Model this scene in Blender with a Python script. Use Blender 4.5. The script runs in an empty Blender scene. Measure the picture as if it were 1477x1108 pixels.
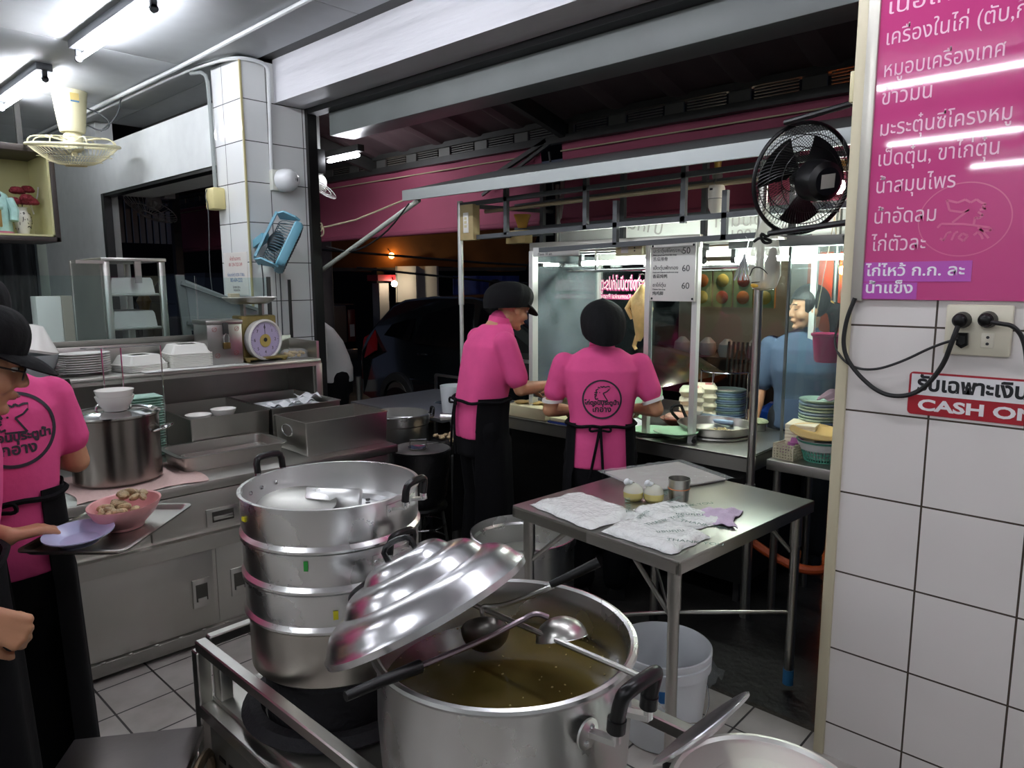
import bpy, bmesh, math, random
from mathutils import Vector as V, Matrix, noise
from mathutils.bvhtree import BVHTree
PI = math.pi; R = math.radians
random.seed(7)
sc = bpy.context.scene; C = sc.collection

# ------------------------------------------------------------------ camera
cd = bpy.data.cameras.new('camera'); cam = bpy.data.objects.new('camera', cd); C.objects.link(cam)
cd.sensor_fit = 'HORIZONTAL'; cd.sensor_width = 36; cd.lens = 24.96; cd.clip_start = .02
az, pt, rl = R(42.96), R(8.223), R(-.259)   # the street direction (+X) lies 43 deg to the right of the view, which looks 8.2 deg down
fh = V((math.cos(az), math.sin(az), 0)); r0 = V((math.sin(az), -math.cos(az), 0)); up = V((0, 0, 1))
fw = fh*math.cos(pt) - up*math.sin(pt); u0 = up*math.cos(pt) + fh*math.sin(pt)
rt = r0*math.cos(rl) + u0*math.sin(rl); uu = u0*math.cos(rl) - r0*math.sin(rl)
cam.matrix_world = Matrix(((rt.x, uu.x, -fw.x, 0), (rt.y, uu.y, -fw.y, 0), (rt.z, uu.z, -fw.z, 1.6), (0, 0, 0, 1)))
sc.camera = cam

# ------------------------------------------------------------------ world and exposure
wd = bpy.data.worlds.new('night'); sc.world = wd; wd.use_nodes = True
wd.node_tree.nodes['Background'].inputs[0].default_value = (.10, .12, .2, 1)
wd.node_tree.nodes['Background'].inputs[1].default_value = .12
sc.view_settings.view_transform = 'Standard'; sc.view_settings.look = 'None'
sc.view_settings.gamma = 1; sc.view_settings.exposure = 1.5; sc.view_settings.use_curve_mapping = False
sc.cycles.use_denoising = True
sc.cycles.max_bounces = 8; sc.cycles.diffuse_bounces = 3; sc.cycles.glossy_bounces = 4
sc.cycles.transmission_bounces = 6; sc.cycles.transparent_max_bounces = 12
sc.cycles.caustics_reflective = False; sc.cycles.caustics_refractive = False
sc.cycles.sample_clamp_indirect = 4.0
TUBE_POWER = 36.0

# ------------------------------------------------------------------ materials
MATS = {}
def lin(c):
    return tuple((x/12.92 if x <= .04045 else ((x+.055)/1.055)**2.4) for x in c)
def hexc(h):
    return lin(tuple(int(h[i:i+2], 16)/255 for i in (0, 2, 4)))
def mat(name, col, rough=.5, metal=0., bump=0., bs=60., var=0., vs=8., emit=0., trans=0., alpha=1., spec=.5, rvar=0., coat=0., stretch=None):
    """principled material with optional noise in colour, roughness and bump"""
    if name in MATS: return MATS[name]
    m = bpy.data.materials.new(name); m.use_nodes = True; nt = m.node_tree; b = nt.nodes['Principled BSDF']
    if isinstance(col, str): col = hexc(col)
    c4 = (*col, 1)
    b.inputs['Base Color'].default_value = c4; b.inputs['Roughness'].default_value = rough
    b.inputs['Metallic'].default_value = metal; b.inputs['Specular IOR Level'].default_value = spec
    if coat: b.inputs['Coat Weight'].default_value = coat; b.inputs['Coat Roughness'].default_value = .08
    if emit: b.inputs['Emission Color'].default_value = c4; b.inputs['Emission Strength'].default_value = emit
    if trans: b.inputs['Transmission Weight'].default_value = trans
    if alpha < 1: b.inputs['Alpha'].default_value = alpha
    if bump or var or rvar:
        tc = nt.nodes.new('ShaderNodeTexCoord'); src = tc.outputs['Object']
        if stretch:
            mp = nt.nodes.new('ShaderNodeMapping'); mp.inputs['Scale'].default_value = stretch
            nt.links.new(src, mp.inputs[0]); src = mp.outputs[0]
    if var or rvar:
        n = nt.nodes.new('ShaderNodeTexNoise'); n.inputs['Scale'].default_value = vs; n.inputs['Detail'].default_value = 6
        nt.links.new(src, n.inputs['Vector'])
        if var:
            rp = nt.nodes.new('ShaderNodeValToRGB'); rp.color_ramp.elements[0].position = .3; rp.color_ramp.elements[1].position = .7
            rp.color_ramp.elements[0].color = (*[max(0, x*(1-var)) for x in col], 1)
            rp.color_ramp.elements[1].color = (*[min(1, x*(1+var*.6)) for x in col], 1)
            nt.links.new(n.outputs['Fac'], rp.inputs[0]); nt.links.new(rp.outputs[0], b.inputs['Base Color'])
        if rvar:
            mr = nt.nodes.new('ShaderNodeMapRange'); mr.inputs['To Min'].default_value = max(.03, rough-rvar); mr.inputs['To Max'].default_value = rough+rvar
            nt.links.new(n.outputs['Fac'], mr.inputs['Value']); nt.links.new(mr.outputs[0], b.inputs['Roughness'])
    if bump:
        n2 = nt.nodes.new('ShaderNodeTexNoise'); n2.inputs['Scale'].default_value = bs; n2.inputs['Detail'].default_value = 5
        nt.links.new(src, n2.inputs['Vector'])
        bp = nt.nodes.new('ShaderNodeBump'); bp.inputs['Strength'].default_value = bump; bp.inputs['Distance'].default_value = .01
        nt.links.new(n2.outputs['Fac'], bp.inputs['Height']); nt.links.new(bp.outputs[0], b.inputs['Normal'])
    MATS[name] = m; return m

def tile_mat(name, col, grout, w, h, off, axes, rough=.15, mortar=.004, var=.05, dirt=0.):
    """square tiles laid by object coordinates; axes: 'xy' floor, 'wall' picks the horizontal axis by the face's normal"""
    m = bpy.data.materials.new(name); m.use_nodes = True; nt = m.node_tree; b = nt.nodes['Principled BSDF']; L = nt.links.new
    tc = nt.nodes.new('ShaderNodeTexCoord'); sp = nt.nodes.new('ShaderNodeSeparateXYZ'); L(tc.outputs['Object'], sp.inputs[0])
    cb = nt.nodes.new('ShaderNodeCombineXYZ')
    def add(sock, v):
        a = nt.nodes.new('ShaderNodeMath'); a.operation = 'ADD'; L(sock, a.inputs[0]); a.inputs[1].default_value = v; return a.outputs[0]
    if axes == 'xy':
        L(add(sp.outputs[0], -off[0]), cb.inputs[0]); L(add(sp.outputs[1], -off[1]), cb.inputs[1])
    else:
        g = nt.nodes.new('ShaderNodeNewGeometry'); sn = nt.nodes.new('ShaderNodeSeparateXYZ'); L(g.outputs['Normal'], sn.inputs[0])
        ab = nt.nodes.new('ShaderNodeMath'); ab.operation = 'ABSOLUTE'; L(sn.outputs[0], ab.inputs[0])
        gt = nt.nodes.new('ShaderNodeMath'); gt.operation = 'GREATER_THAN'; L(ab.outputs[0], gt.inputs[0]); gt.inputs[1].default_value = .5
        mx = nt.nodes.new('ShaderNodeMix'); L(gt.outputs[0], mx.inputs[0]); L(add(sp.outputs[0], -off[0]), mx.inputs[2]); L(add(sp.outputs[1], -off[1]), mx.inputs[3])
        L(mx.outputs[0], cb.inputs[0]); L(add(sp.outputs[2], -off[2]), cb.inputs[1])
    br = nt.nodes.new('ShaderNodeTexBrick'); br.offset = 0; br.squash = 1
    br.inputs['Scale'].default_value = 1; br.inputs['Brick Width'].default_value = w; br.inputs['Row Height'].default_value = h
    br.inputs['Mortar Size'].default_value = mortar; br.inputs['Mortar Smooth'].default_value = .1; br.inputs['Bias'].default_value = 0
    c = hexc(col); br.inputs['Color1'].default_value = (*c, 1); br.inputs['Color2'].default_value = (*[x*(1-var) for x in c], 1)
    br.inputs['Mortar'].default_value = (*hexc(grout), 1); L(cb.outputs[0], br.inputs['Vector'])
    col_out = br.outputs['Color']
    if dirt:
        n = nt.nodes.new('ShaderNodeTexNoise'); n.inputs['Scale'].default_value = 5; n.inputs['Detail'].default_value = 8; L(tc.outputs['Object'], n.inputs['Vector'])
        rp = nt.nodes.new('ShaderNodeValToRGB'); rp.color_ramp.elements[0].position = .25; rp.color_ramp.elements[1].position = .6
        rp.color_ramp.elements[0].color = (1-dirt, 1-dirt*1.05, 1-dirt*1.15, 1); rp.color_ramp.elements[1].color = (1, 1, 1, 1); L(n.outputs['Fac'], rp.inputs[0])
        mm = nt.nodes.new('ShaderNodeMix'); mm.data_type = 'RGBA'; mm.blend_type = 'MULTIPLY'; mm.inputs[0].default_value = 1
        L(br.outputs['Color'], mm.inputs[6]); L(rp.outputs[0], mm.inputs[7]); col_out = mm.outputs[2]
    L(col_out, b.inputs['Base Color'])
    bp = nt.nodes.new('ShaderNodeBump'); bp.inputs['Strength'].default_value = .5; bp.inputs['Distance'].default_value = .003; bp.invert = True
    L(br.outputs['Fac'], bp.inputs['Height']); L(bp.outputs[0], b.inputs['Normal'])
    b.inputs['Roughness'].default_value = rough
    return m

def glass(name, tint=(.9, .97, .96), rough=.02, smear=0.):
    """thin pane: mostly clear, mirror-like at grazing angles, optionally smeared white"""
    m = bpy.data.materials.new(name); m.use_nodes = True; nt = m.node_tree; L = nt.links.new
    out = nt.nodes['Material Output']; nt.nodes.remove(nt.nodes['Principled BSDF'])
    tr = nt.nodes.new('ShaderNodeBsdfTransparent'); tr.inputs[0].default_value = (*tint, 1)
    gl = nt.nodes.new('ShaderNodeBsdfGlossy'); gl.inputs['Roughness'].default_value = rough
    fr = nt.nodes.new('ShaderNodeFresnel'); fr.inputs[0].default_value = 1.45
    mx = nt.nodes.new('ShaderNodeMixShader'); L(fr.outputs[0], mx.inputs[0]); L(tr.outputs[0], mx.inputs[1]); L(gl.outputs[0], mx.inputs[2])
    last = mx.outputs[0]
    if smear:
        df = nt.nodes.new('ShaderNodeBsdfDiffuse'); df.inputs[0].default_value = (.75, .85, .9, 1)
        tl = nt.nodes.new('ShaderNodeBsdfTranslucent'); tl.inputs[0].default_value = (.75, .85, .9, 1)
        ad = nt.nodes.new('ShaderNodeMixShader'); ad.inputs[0].default_value = .5; L(df.outputs[0], ad.inputs[1]); L(tl.outputs[0], ad.inputs[2])
        tc = nt.nodes.new('ShaderNodeTexCoord'); n = nt.nodes.new('ShaderNodeTexNoise'); n.inputs['Scale'].default_value = 4; n.inputs['Detail'].default_value = 7
        L(tc.outputs['Object'], n.inputs['Vector'])
        mr = nt.nodes.new('ShaderNodeMapRange'); mr.inputs['From Min'].default_value = .35; mr.inputs['From Max'].default_value = .75; mr.inputs['To Min'].default_value = smear*.25; mr.inputs['To Max'].default_value = smear
        L(n.outputs['Fac'], mr.inputs['Value'])
        m2 = nt.nodes.new('ShaderNodeMixShader'); L(mr.outputs[0], m2.inputs[0]); L(last, m2.inputs[1]); L(ad.outputs[0], m2.inputs[2]); last = m2.outputs[0]
    L(last, out.inputs[0]); MATS[name] = m; return m

# ------------------------------------------------------------------ mesh builder
class MB:
    def __init__(s): s.bm = bmesh.new()
    def _v(s, p): return s.bm.verts.new(p)
    def _f(s, vs):
        try: return s.bm.faces.new(vs)
        except ValueError: return None
    def box(s, x0, y0, z0, x1, y1, z1, bev=0, seg=2, M=None):
        vs = [s._v((x, y, z)) for x in (x0, x1) for y in (y0, y1) for z in (z0, z1)]
        fs = [s._f([vs[i] for i in q]) for q in ((0, 1, 3, 2), (4, 6, 7, 5), (0, 4, 5, 1), (2, 3, 7, 6), (0, 2, 6, 4), (1, 5, 7, 3))]
        if bev:
            es = list({e for f in fs for e in f.edges})
            r = bmesh.ops.bevel(s.bm, geom=es, offset=bev, segments=seg, affect='EDGES', profile=.5)
            vs = list({v for f in r['faces'] for v in f.verts} | {v for v in vs if v.is_valid})
        if M: bmesh.ops.transform(s.bm, matrix=M, verts=[v for v in vs if v.is_valid])
        return s
    def cbox(s, c, d, bev=0, M=None):
        return s.box(c[0]-d[0]/2, c[1]-d[1]/2, c[2]-d[2]/2, c[0]+d[0]/2, c[1]+d[1]/2, c[2]+d[2]/2, bev, M=M)
    def bar(s, p, q, w, h=None, bev=0):
        """square bar from p to q"""
        p, q = V(p), V(q); d = q-p; h = h or w; z = d.normalized()
        x = z.cross(V((0, 0, 1))) if abs(z.z) < .95 else V((1, 0, 0)); x.normalize(); y = z.cross(x)
        M = Matrix(((x.x, y.x, z.x, p.x), (x.y, y.y, z.y, p.y), (x.z, y.z, z.z, p.z), (0, 0, 0, 1)))
        return s.box(-w/2, -h/2, 0, w/2, h/2, d.length, bev, 1, M)
    def loft(s, rings, cap0=True, cap1=True, closed=True):
        """skin a list of rings of equal length"""
        prev = None; first = None
        for rg in rings:
            vs = [s._v(p) for p in rg]
            if prev:
                n = len(vs)
                for i in range(n if closed else n-1):
                    s._f((prev[i], prev[(i+1) % n], vs[(i+1) % n], vs[i]))
            else: first = vs
            prev = vs
        if cap0: s._f(list(reversed(first)))
        if cap1: s._f(prev)
        return s
    def cyl(s, p, q, r, r2=None, n=16, cap=True):
        p, q = V(p), V(q); z = (q-p).normalized(); x = z.cross(V((0, 0, 1))) if abs(z.z) < .95 else V((1, 0, 0)); x.normalize(); y = z.cross(x)
        r2 = r if r2 is None else r2
        rg = lambda c, rr: [c + x*rr*math.cos(t*2*PI/n) + y*rr*math.sin(t*2*PI/n) for t in range(n)]
        return s.loft([rg(p, r), rg(q, r2)], cap, cap)
    def tube(s, pts, r, n=8, closed=False, smooth=0):
        """round tube along a polyline (parallel transport); smooth>0 rounds it"""
        P = [V(p) for p in pts]
        for _ in range(smooth):
            Q = [] if closed else [P[0]]
            m = len(P)
            for i in range(m if closed else m-1):
                a, b = P[i], P[(i+1) % m]; Q += [a*.75+b*.25, a*.25+b*.75]
            if not closed: Q.append(P[-1])
            P = Q
        m = len(P); T = []
        for i in range(m):
            a = P[(i-1) % m] if closed or i else P[0]; b = P[(i+1) % m] if closed or i < m-1 else P[-1]
            d = b-a; T.append(d.normalized() if d.length > 1e-9 else V((0, 0, 1)))
        x = T[0].orthogonal().normalized(); rings = []
        for i in range(m):
            x = (x - T[i]*x.dot(T[i])); x = x.normalized() if x.length > 1e-6 else T[i].orthogonal().normalized(); y = T[i].cross(x)
            rr = r[min(i, len(r)-1)] if isinstance(r, (list, tuple)) else r
            rings.append([P[i] + x*rr*math.cos(t*2*PI/n) + y*rr*math.sin(t*2*PI/n) for t in range(n)])
        if closed:
            vs = [[s._v(p) for p in rg] for rg in rings]
            # choose the twist that matches ring m-1 to ring 0
            k0 = min(range(n), key=lambda k: sum((rings[-1][t]-rings[0][(t+k) % n]).length for t in range(n)))
            for i in range(m):
                j = (i+1) % m; k = k0 if j == 0 else 0
                for t in range(n): s._f((vs[i][t], vs[i][(t+1) % n], vs[j][(t+1+k) % n], vs[j][(t+k) % n]))
            return s
        return s.loft(rings)
    def ring(s, c, rad, r, n=40, k=6, axis='z', M=None):
        pts = []
        for i in range(n):
            a, b = rad*math.cos(2*PI*i/n), rad*math.sin(2*PI*i/n)
            p = {'z': (a, b, 0), 'x': (0, a, b), 'y': (a, 0, b)}[axis]
            p = V(p) if M is None else M @ V(p)
            pts.append(V(c)+p)
        return s.tube(pts, r, k, True)
    def lathe(s, prof, c=(0, 0, 0), n=36, M=None, sx=1, sy=1, cap0=False, cap1=False):
        """revolve (r, z) points about z; r = 0 closes"""
        rows = []
        for r, z in prof:
            if r < 1e-6: rows.append([s._v((0, 0, z))])
            else: rows.append([s._v((r*sx*math.cos(2*PI*i/n), r*sy*math.sin(2*PI*i/n), z)) for i in range(n)])
        for a, b in zip(rows, rows[1:]):
            for i in range(n):
                j = (i+1) % n
                if len(a) == 1 and len(b) == 1: continue
                if len(a) == 1: s._f((a[0], b[j], b[i]))
                elif len(b) == 1: s._f((a[i], a[j], b[0]))
                else: s._f((a[i], a[j], b[j], b[i]))
        if cap0: s._f(list(reversed(rows[0])))
        if cap1: s._f(rows[-1])
        T = Matrix.Translation(V(c)) @ (M.to_4x4() if M else Matrix())
        bmesh.ops.transform(s.bm, matrix=T, verts=[v for q in rows for v in q])
        return s
    def ball(s, c, r, n=16, m=10, M=None):
        r = (r, r, r) if not isinstance(r, (tuple, list)) else r
        prof = [(math.sin(PI*i/m), -math.cos(PI*i/m)) for i in range(m+1)]; prof[0] = (0, -1); prof[-1] = (0, 1)
        S = Matrix.Diagonal((*r, 1)); S = (M.to_4x4() @ S) if M else S
        return s.lathe(prof, c, n, S)
    def prism(s, poly, d, cap=True):
        """extrude a planar polygon by vector d"""
        d = V(d); a = [V(p) for p in poly]
        return s.loft([a, [p+d for p in a]], cap, cap)
    def sheet(s, fn, nu, nv, th=0.0):
        """grid surface fn(u, v) -> point; th thickens it along -normal"""
        P = [[V(fn(i/nu, j/nv)) for j in range(nv+1)] for i in range(nu+1)]
        G = [[s._v(P[i][j]) for j in range(nv+1)] for i in range(nu+1)]
        for i in range(nu):
            for j in range(nv): s._f((G[i][j], G[i+1][j], G[i+1][j+1], G[i][j+1]))
        if th:
            H = []
            for i in range(nu+1):
                H.append([])
                for j in range(nv+1):
                    du = P[min(i+1, nu)][j]-P[max(i-1, 0)][j]; dv = P[i][min(j+1, nv)]-P[i][max(j-1, 0)]
                    nn = du.cross(dv); nn = nn.normalized() if nn.length > 1e-12 else V((0, 0, 1))
                    H[i].append(s._v(P[i][j]-nn*th))
            for i in range(nu):
                for j in range(nv): s._f((H[i][j], H[i][j+1], H[i+1][j+1], H[i+1][j]))
            for i in range(nu):
                s._f((G[i][0], H[i][0], H[i+1][0], G[i+1][0])); s._f((G[i][nv], G[i+1][nv], H[i+1][nv], H[i][nv]))
            for j in range(nv):
                s._f((G[0][j], G[0][j+1], H[0][j+1], H[0][j])); s._f((G[nu][j], H[nu][j], H[nu][j+1], G[nu][j+1]))
        return s
    def build(s, name, m, parent=None, loc=None, rz=0, sharp=32, flat=False):
        bm = s.bm
        bmesh.ops.remove_doubles(bm, verts=bm.verts, dist=1e-6)
        bmesh.ops.recalc_face_normals(bm, faces=bm.faces)
        lim = R(sharp)
        for f in bm.faces: f.smooth = not flat
        for e in bm.edges:
            if len(e.link_faces) == 2 and e.calc_face_angle(0) > lim: e.smooth = False
        me = bpy.data.meshes.new(name); bm.to_mesh(me); bm.free()
        return link(name, me, m, parent, loc, rz)

def link(name, me, m, parent=None, loc=None, rz=0):
    me.materials.clear(); me.materials.append(m)
    o = bpy.data.objects.new(name, me); C.objects.link(o)
    if parent: o.parent = parent
    if loc is not None: o.location = loc
    o.rotation_euler.z = rz
    return o
def tag(o, label, cat, group=None, kind=None):
    if label: o['label'] = label
    if cat: o['category'] = cat
    if group: o['group'] = group
    if kind: o['kind'] = kind
    return o
def thing(name, label, cat, loc=(0, 0, 0), rz=0, group=None):
    o = bpy.data.objects.new(name, None); C.objects.link(o); o.empty_display_size = .05
    o.location = loc; o.rotation_euler = (0, 0, rz); return tag(o, label, cat, group)
def kids(o): return [c for c in bpy.data.objects if c.parent == o]
def dup(root, loc=None, rz=None, label=None, group=None):
    """copy of a thing with copies of its parts and sub-parts"""
    r = root.copy(); C.objects.link(r)
    if loc is not None: r.location = loc
    if rz is not None: r.rotation_euler.z = rz
    if label: r['label'] = label
    if group: r['group'] = group
    for ch in kids(root):
        c = ch.copy(); C.objects.link(c); c.parent = r
        for g in kids(ch):
            d = g.copy(); C.objects.link(d); d.parent = c
    return r
def struct(o): o['kind'] = 'structure'; return o
def rot(ax, deg): return Matrix.Rotation(R(deg), 3, ax)

def text_mesh(s, size, M, depth=.0006, align='LEFT', bold=0., sx=1.):
    """lettering turned to a mesh; M places it (x right, y up)"""
    cu = bpy.data.curves.new('lettering', 'FONT'); cu.body = s; cu.size = size; cu.extrude = depth; cu.align_x = align; cu.offset = bold
    cu.resolution_u = 3; cu.space_character = 1.0
    o = bpy.data.objects.new('lettering', cu); C.objects.link(o)
    bpy.context.view_layer.update()
    me = bpy.data.meshes.new_from_object(o.evaluated_get(bpy.context.evaluated_depsgraph_get()))
    bpy.data.objects.remove(o); bpy.data.curves.remove(cu)
    me.transform(M @ Matrix.Diagonal((sx, 1, 1, 1))); return me
def join_meshes(ms):
    bm = bmesh.new()
    for m in ms: bm.from_mesh(m); bpy.data.meshes.remove(m)
    me = bpy.data.meshes.new('lettering'); bm.to_mesh(me); bm.free(); return me
def frame(o, x, y):
    """4x4 from origin and two axes"""
    o, x, y = V(o), V(x).normalized(), V(y).normalized(); z = x.cross(y)
    return Matrix(((x.x, y.x, z.x, o.x), (x.y, y.y, z.y, o.y), (x.z, y.z, z.z, o.z), (0, 0, 0, 1)))
def circ(r, n, z=0, c=(0, 0), sx=1, sy=1): return [V((c[0]+r*sx*math.cos(2*PI*i/n), c[1]+r*sy*math.sin(2*PI*i/n), z)) for i in range(n)]

STEEL = mat('brushed_steel', 'c2c1bb', .3, 1, .015, 200, .03, 3, rvar=.05)
STEEL_H = mat('sheet_steel', 'bebdb6', .36, 1, .01, 160, .03, 2.5, rvar=.05)
STEEL_D = mat('dull_steel', '9c9b95', .4, 1, .03, 90, .1, 5, rvar=.06)
ALU = mat('aluminium', 'dcdcda', .28, 1, .012, 70, 0, 6, rvar=.04)
ALU_P = mat('polished_aluminium', 'dededf', .25, 1, .10, 9, 0, 5, rvar=.06)
CHROME = mat('chrome', 'd8d8d8', .12, 1)
DARKST = mat('dark_painted_steel', '3c3c3a', .5, .3, var=.2)
IRON = mat('cast_iron', '17161a', .7, .3, .4, 60)
BLACKP = mat('black_plastic', '0b0b0b', .4, spec=.3)
BAKEL = mat('black_handle', '0b0b0c', .32, spec=.35)
RUBBER = mat('black_rubber', '141414', .6)
WHITEP = mat('white_plastic', 'e9e8e2', .4)
CREAMP = mat('cream_plastic', 'd9d1a8', .45)
WHITE = mat('white_paint', 'd9dddb', .6, bump=.06, bs=30, var=.05)
MEL_W = mat('white_melamine', 'eeece6', .25)
FOAM = mat('foam_box', 'efeee6', .65)
FOAM_C = mat('pulp_box', 'e9e0c4', .7, var=.06, vs=20)
PINK = mat('pink_cloth', 'e0558f', .85, bump=.25, bs=25, var=.06, vs=10, spec=.2)
BLACKC = mat('black_cloth', '09090c', .9, bump=.2, bs=30, spec=.2)
SKIN = mat('skin', 'c48f6c', .5, bump=.05, bs=120, var=.08, vs=12)
HAIR = mat('hair', '0d0b0b', .45, bump=.4, bs=80, stretch=(1, 1, .15))
GLASS = glass('window_glass')
GLASS_S = glass('smeared_glass', (.86, .95, .96), .03, .28)
PAPER = mat('paper', 'e6e6e2', .7)
INK = mat('ink', '1d1d20', .7)
EOF_MARK = 1
def bw(mb, name, m, parent, sharp=32, flat=False):
    """build a part given in world coordinates under a thing that already stands somewhere"""
    r = parent
    while r.parent: r = r.parent
    T = (Matrix.Translation(r.location) @ Matrix.Rotation(r.rotation_euler.z, 4, 'Z')).inverted()
    mb.bm.transform(T); return mb.build(name, m, parent, sharp=sharp, flat=flat)
ORD = ['topmost', 'second from the top', 'third from the top', 'fourth from the top', 'fifth from the top', 'sixth from the top', 'seventh from the top', 'eighth from the top', 'ninth from the top', 'tenth from the top', 'eleventh from the top', 'twelfth from the top'] + ['%dth from the top' % i for i in range(13, 60)]
def open_pan(x0, y0, x1, y1, z0, z1, lip=.012, taper=.0, rad=.01, th=.003):
    """open rectangular steel pan with a turned lip (world coordinates)"""
    b = MB()
    def rr(a0, b0, a1, b1, r, z, n=4):
        P = []
        for cx, cy, s in ((a1-r, b1-r, 0), (a0+r, b1-r, 1), (a0+r, b0+r, 2), (a1-r, b0+r, 3)):
            for k in range(n+1):
                t = (s+k/n)*PI/2; P.append(V((cx+r*math.cos(t), cy+r*math.sin(t), z)))
        return P
    t = taper
    R_ = [rr(x0+t, y0+t, x1-t, y1-t, rad, z0), rr(x0, y0, x1, y1, rad, z1-.004), rr(x0-lip, y0-lip, x1+lip, y1+lip, rad+lip, z1-.004),
          rr(x0-lip, y0-lip, x1+lip, y1+lip, rad+lip, z1), rr(x0+th, y0+th, x1-th, y1-th, rad, z1), rr(x0+th+t, y0+th+t, x1-th-t, y1-th-t, rad, z0+th)]
    return b.loft(R_)
def bowl_mb(r, h, th=.003, foot=.5):
    return MB().lathe([(0, .004), (r*foot, .004), (r*foot, 0), (r*foot+.003, 0), (r*foot+.004, .006), (r*.78, h*.35), (r*.94, h*.75), (r, h), (r-th, h), (r*.92-th, h*.75), (r*.75-th, h*.37), (r*.45, .01), (0, .008)], n=28)
def plate_mb(r, h=.02, sx=1, sy=1, n=36):
    return MB().lathe([(0, .003), (r*.58, .003), (r*.58, 0), (r*.62, 0), (r*.64, .004), (r*.8, h*.55), (r, h), (r, h+.003), (r*.8, h*.55+.004), (r*.62, .008), (0, .006)], n=n, sx=sx, sy=sy)
def clamshell(w, d, h):
    """closed foam or pulp take-away box: base and lid, chamfered corners"""
    def oc(a, c, z, b2=None):
        b2 = b2 or a*d/w
        return [V((x, y, z)) for x, y in ((a-c, -b2), (a, -b2+c), (a, b2-c), (a-c, b2), (-a+c, b2), (-a, b2-c), (-a, -b2+c), (-a+c, -b2))]
    w2 = w/2
    base = MB().loft([oc(w2*.8, .012, 0), oc(w2*.96, .014, h*.48), oc(w2, .014, h*.48), oc(w2, .014, h*.53)])
    lid = MB().loft([oc(w2, .014, h*.53), oc(w2, .014, h*.58), oc(w2*.96, .014, h*.58), oc(w2*.78, .014, h*.97), oc(w2*.74, .012, h), oc(w2*.3, .01, h*.985)])
    return base, lid

# ================================================================== the room shell
tile_f = tile_mat('floor_tiles', 'b4afa8', '2a2826', .2123, .217, (.782, .81), 'xy', .32, .004, .08, .35)
tile_w = tile_mat('wall_tiles', 'e3ddd8', '4a4038', .258, .2685, (2.345, .504, .119), 'wall', .12, .003, .02)
tile_p = tile_mat('pillar_tiles', 'e6e8e6', '4a4a48', .2685, .2685, (2.57, 4.93, 2.545), 'wall', .1, .003, .02)
struct(MB().box(-7, -4, -.1, 2.44, 9.6, 0).build('floor', tile_f))
street_m = mat('wet_asphalt', '1b1a19', .45, bump=.5, bs=18, var=.5, vs=3, rvar=.2)
struct(MB().box(2.44, -5, -.14, 30, 30, -.03).build('street_ground', street_m))
struct(MB().box(2.42, -4, -.1, 2.48, 4.65, -.01).build('trim_threshold', mat('cement', '3a352e', .9, bump=.5, bs=40, var=.4)))
ceil_m = mat('ceiling_board', 'c2c6c8', .55, bump=.05, bs=12, var=.04)
b = MB(); ys = [-4, -1.6, .15, 1.84, 3.52, 5.2, 6.78, 8.3, 9.6]
for y0, y1 in zip(ys, ys[1:]):
    for x0, x1 in ((-7, -4.6), (-4.6, -2.2), (-2.2, .2), (.2, 2.53)):
        b.box(x0+.003, y0+.003, 3.09, x1-.003, y1-.003, 3.11, .002)
b.box(2.53, 5.09, 3.09, 2.86, 7.5, 3.11)
struct(b.build('ceiling', ceil_m))
struct(MB().box(-7, -4, 3.112, 2.9, 9.6, 3.2).build('ceiling_slab', DARKST))
struct(MB().box(2.345, -4, 0, 2.5, .755, 3.09).build('wall_right', tile_w))
struct(MB().box(2.333, .737, 0, 2.5, .77, 3.09, .004).build('trim_corner', mat('cream_trim', 'cfc6a8', .4)))
struct(MB().box(-7.1, -4, 0, -7, 9.6, 3.1).build('wall_back', WHITE))
struct(MB().box(-7, -4.1, 0, 2.4, -4, 3.1).build('wall_rear', WHITE))
struct(MB().box(2.39, 4.665, 0, 2.86, 5.085, 3.075).build('pillar', tile_p))
struct(MB().box(2.383, 4.657, 0, 2.398, 4.671, 3.06, .003).build('trim_pillar', mat('aged_trim', 'b3a97c', .4)))
struct(MB().box(2.857, 4.63, 0, 2.93, 4.72, 2.85).build('trim_shutter_rail', mat('black_rail', '0b0b0b', .4)))
struct(MB().box(2.39, 5.085, 2.43, 2.86, 7.5, 2.85).build('wall_lintel', WHITE))
b = MB().box(2.39, 7.5, 0, 2.54, 9.6, 3.09); b.box(2.39, 5.085, 0, 2.54, 7.5, .9)
struct(b.build('wall_street', WHITE))
struct(MB().box(2.81, 5.085, 2.85, 2.86, 7.5, 3.1).build('wall_soffit', DARKST))
dk = mat('black_frame', '191a1b', .4)
struct(MB().box(2.392, 7.43, .9, 2.46, 7.51, 2.43).box(2.4, 5.085, 2.405, 2.49, 7.5, 2.431).build('window_frame', dk))
# far end of the room: pale wall with a dark curtained doorway
wf = MB().box(-7, 9.4, 0, 1.3, 9.5, 3.1); wf.box(1.3, 9.4, 2.2, 2.39, 9.5, 3.1); wf.box(2.3, 9.4, 0, 2.39, 9.5, 2.3)
struct(wf.build('wall_far', mat('greenish_paint', 'c8d2c6', .6, var=.05)))
struct(MB().box(-7, 10.6, 0, 3, 10.7, 3.1).build('wall_beyond', mat('unlit_wall', '22252a', .8)))
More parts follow.
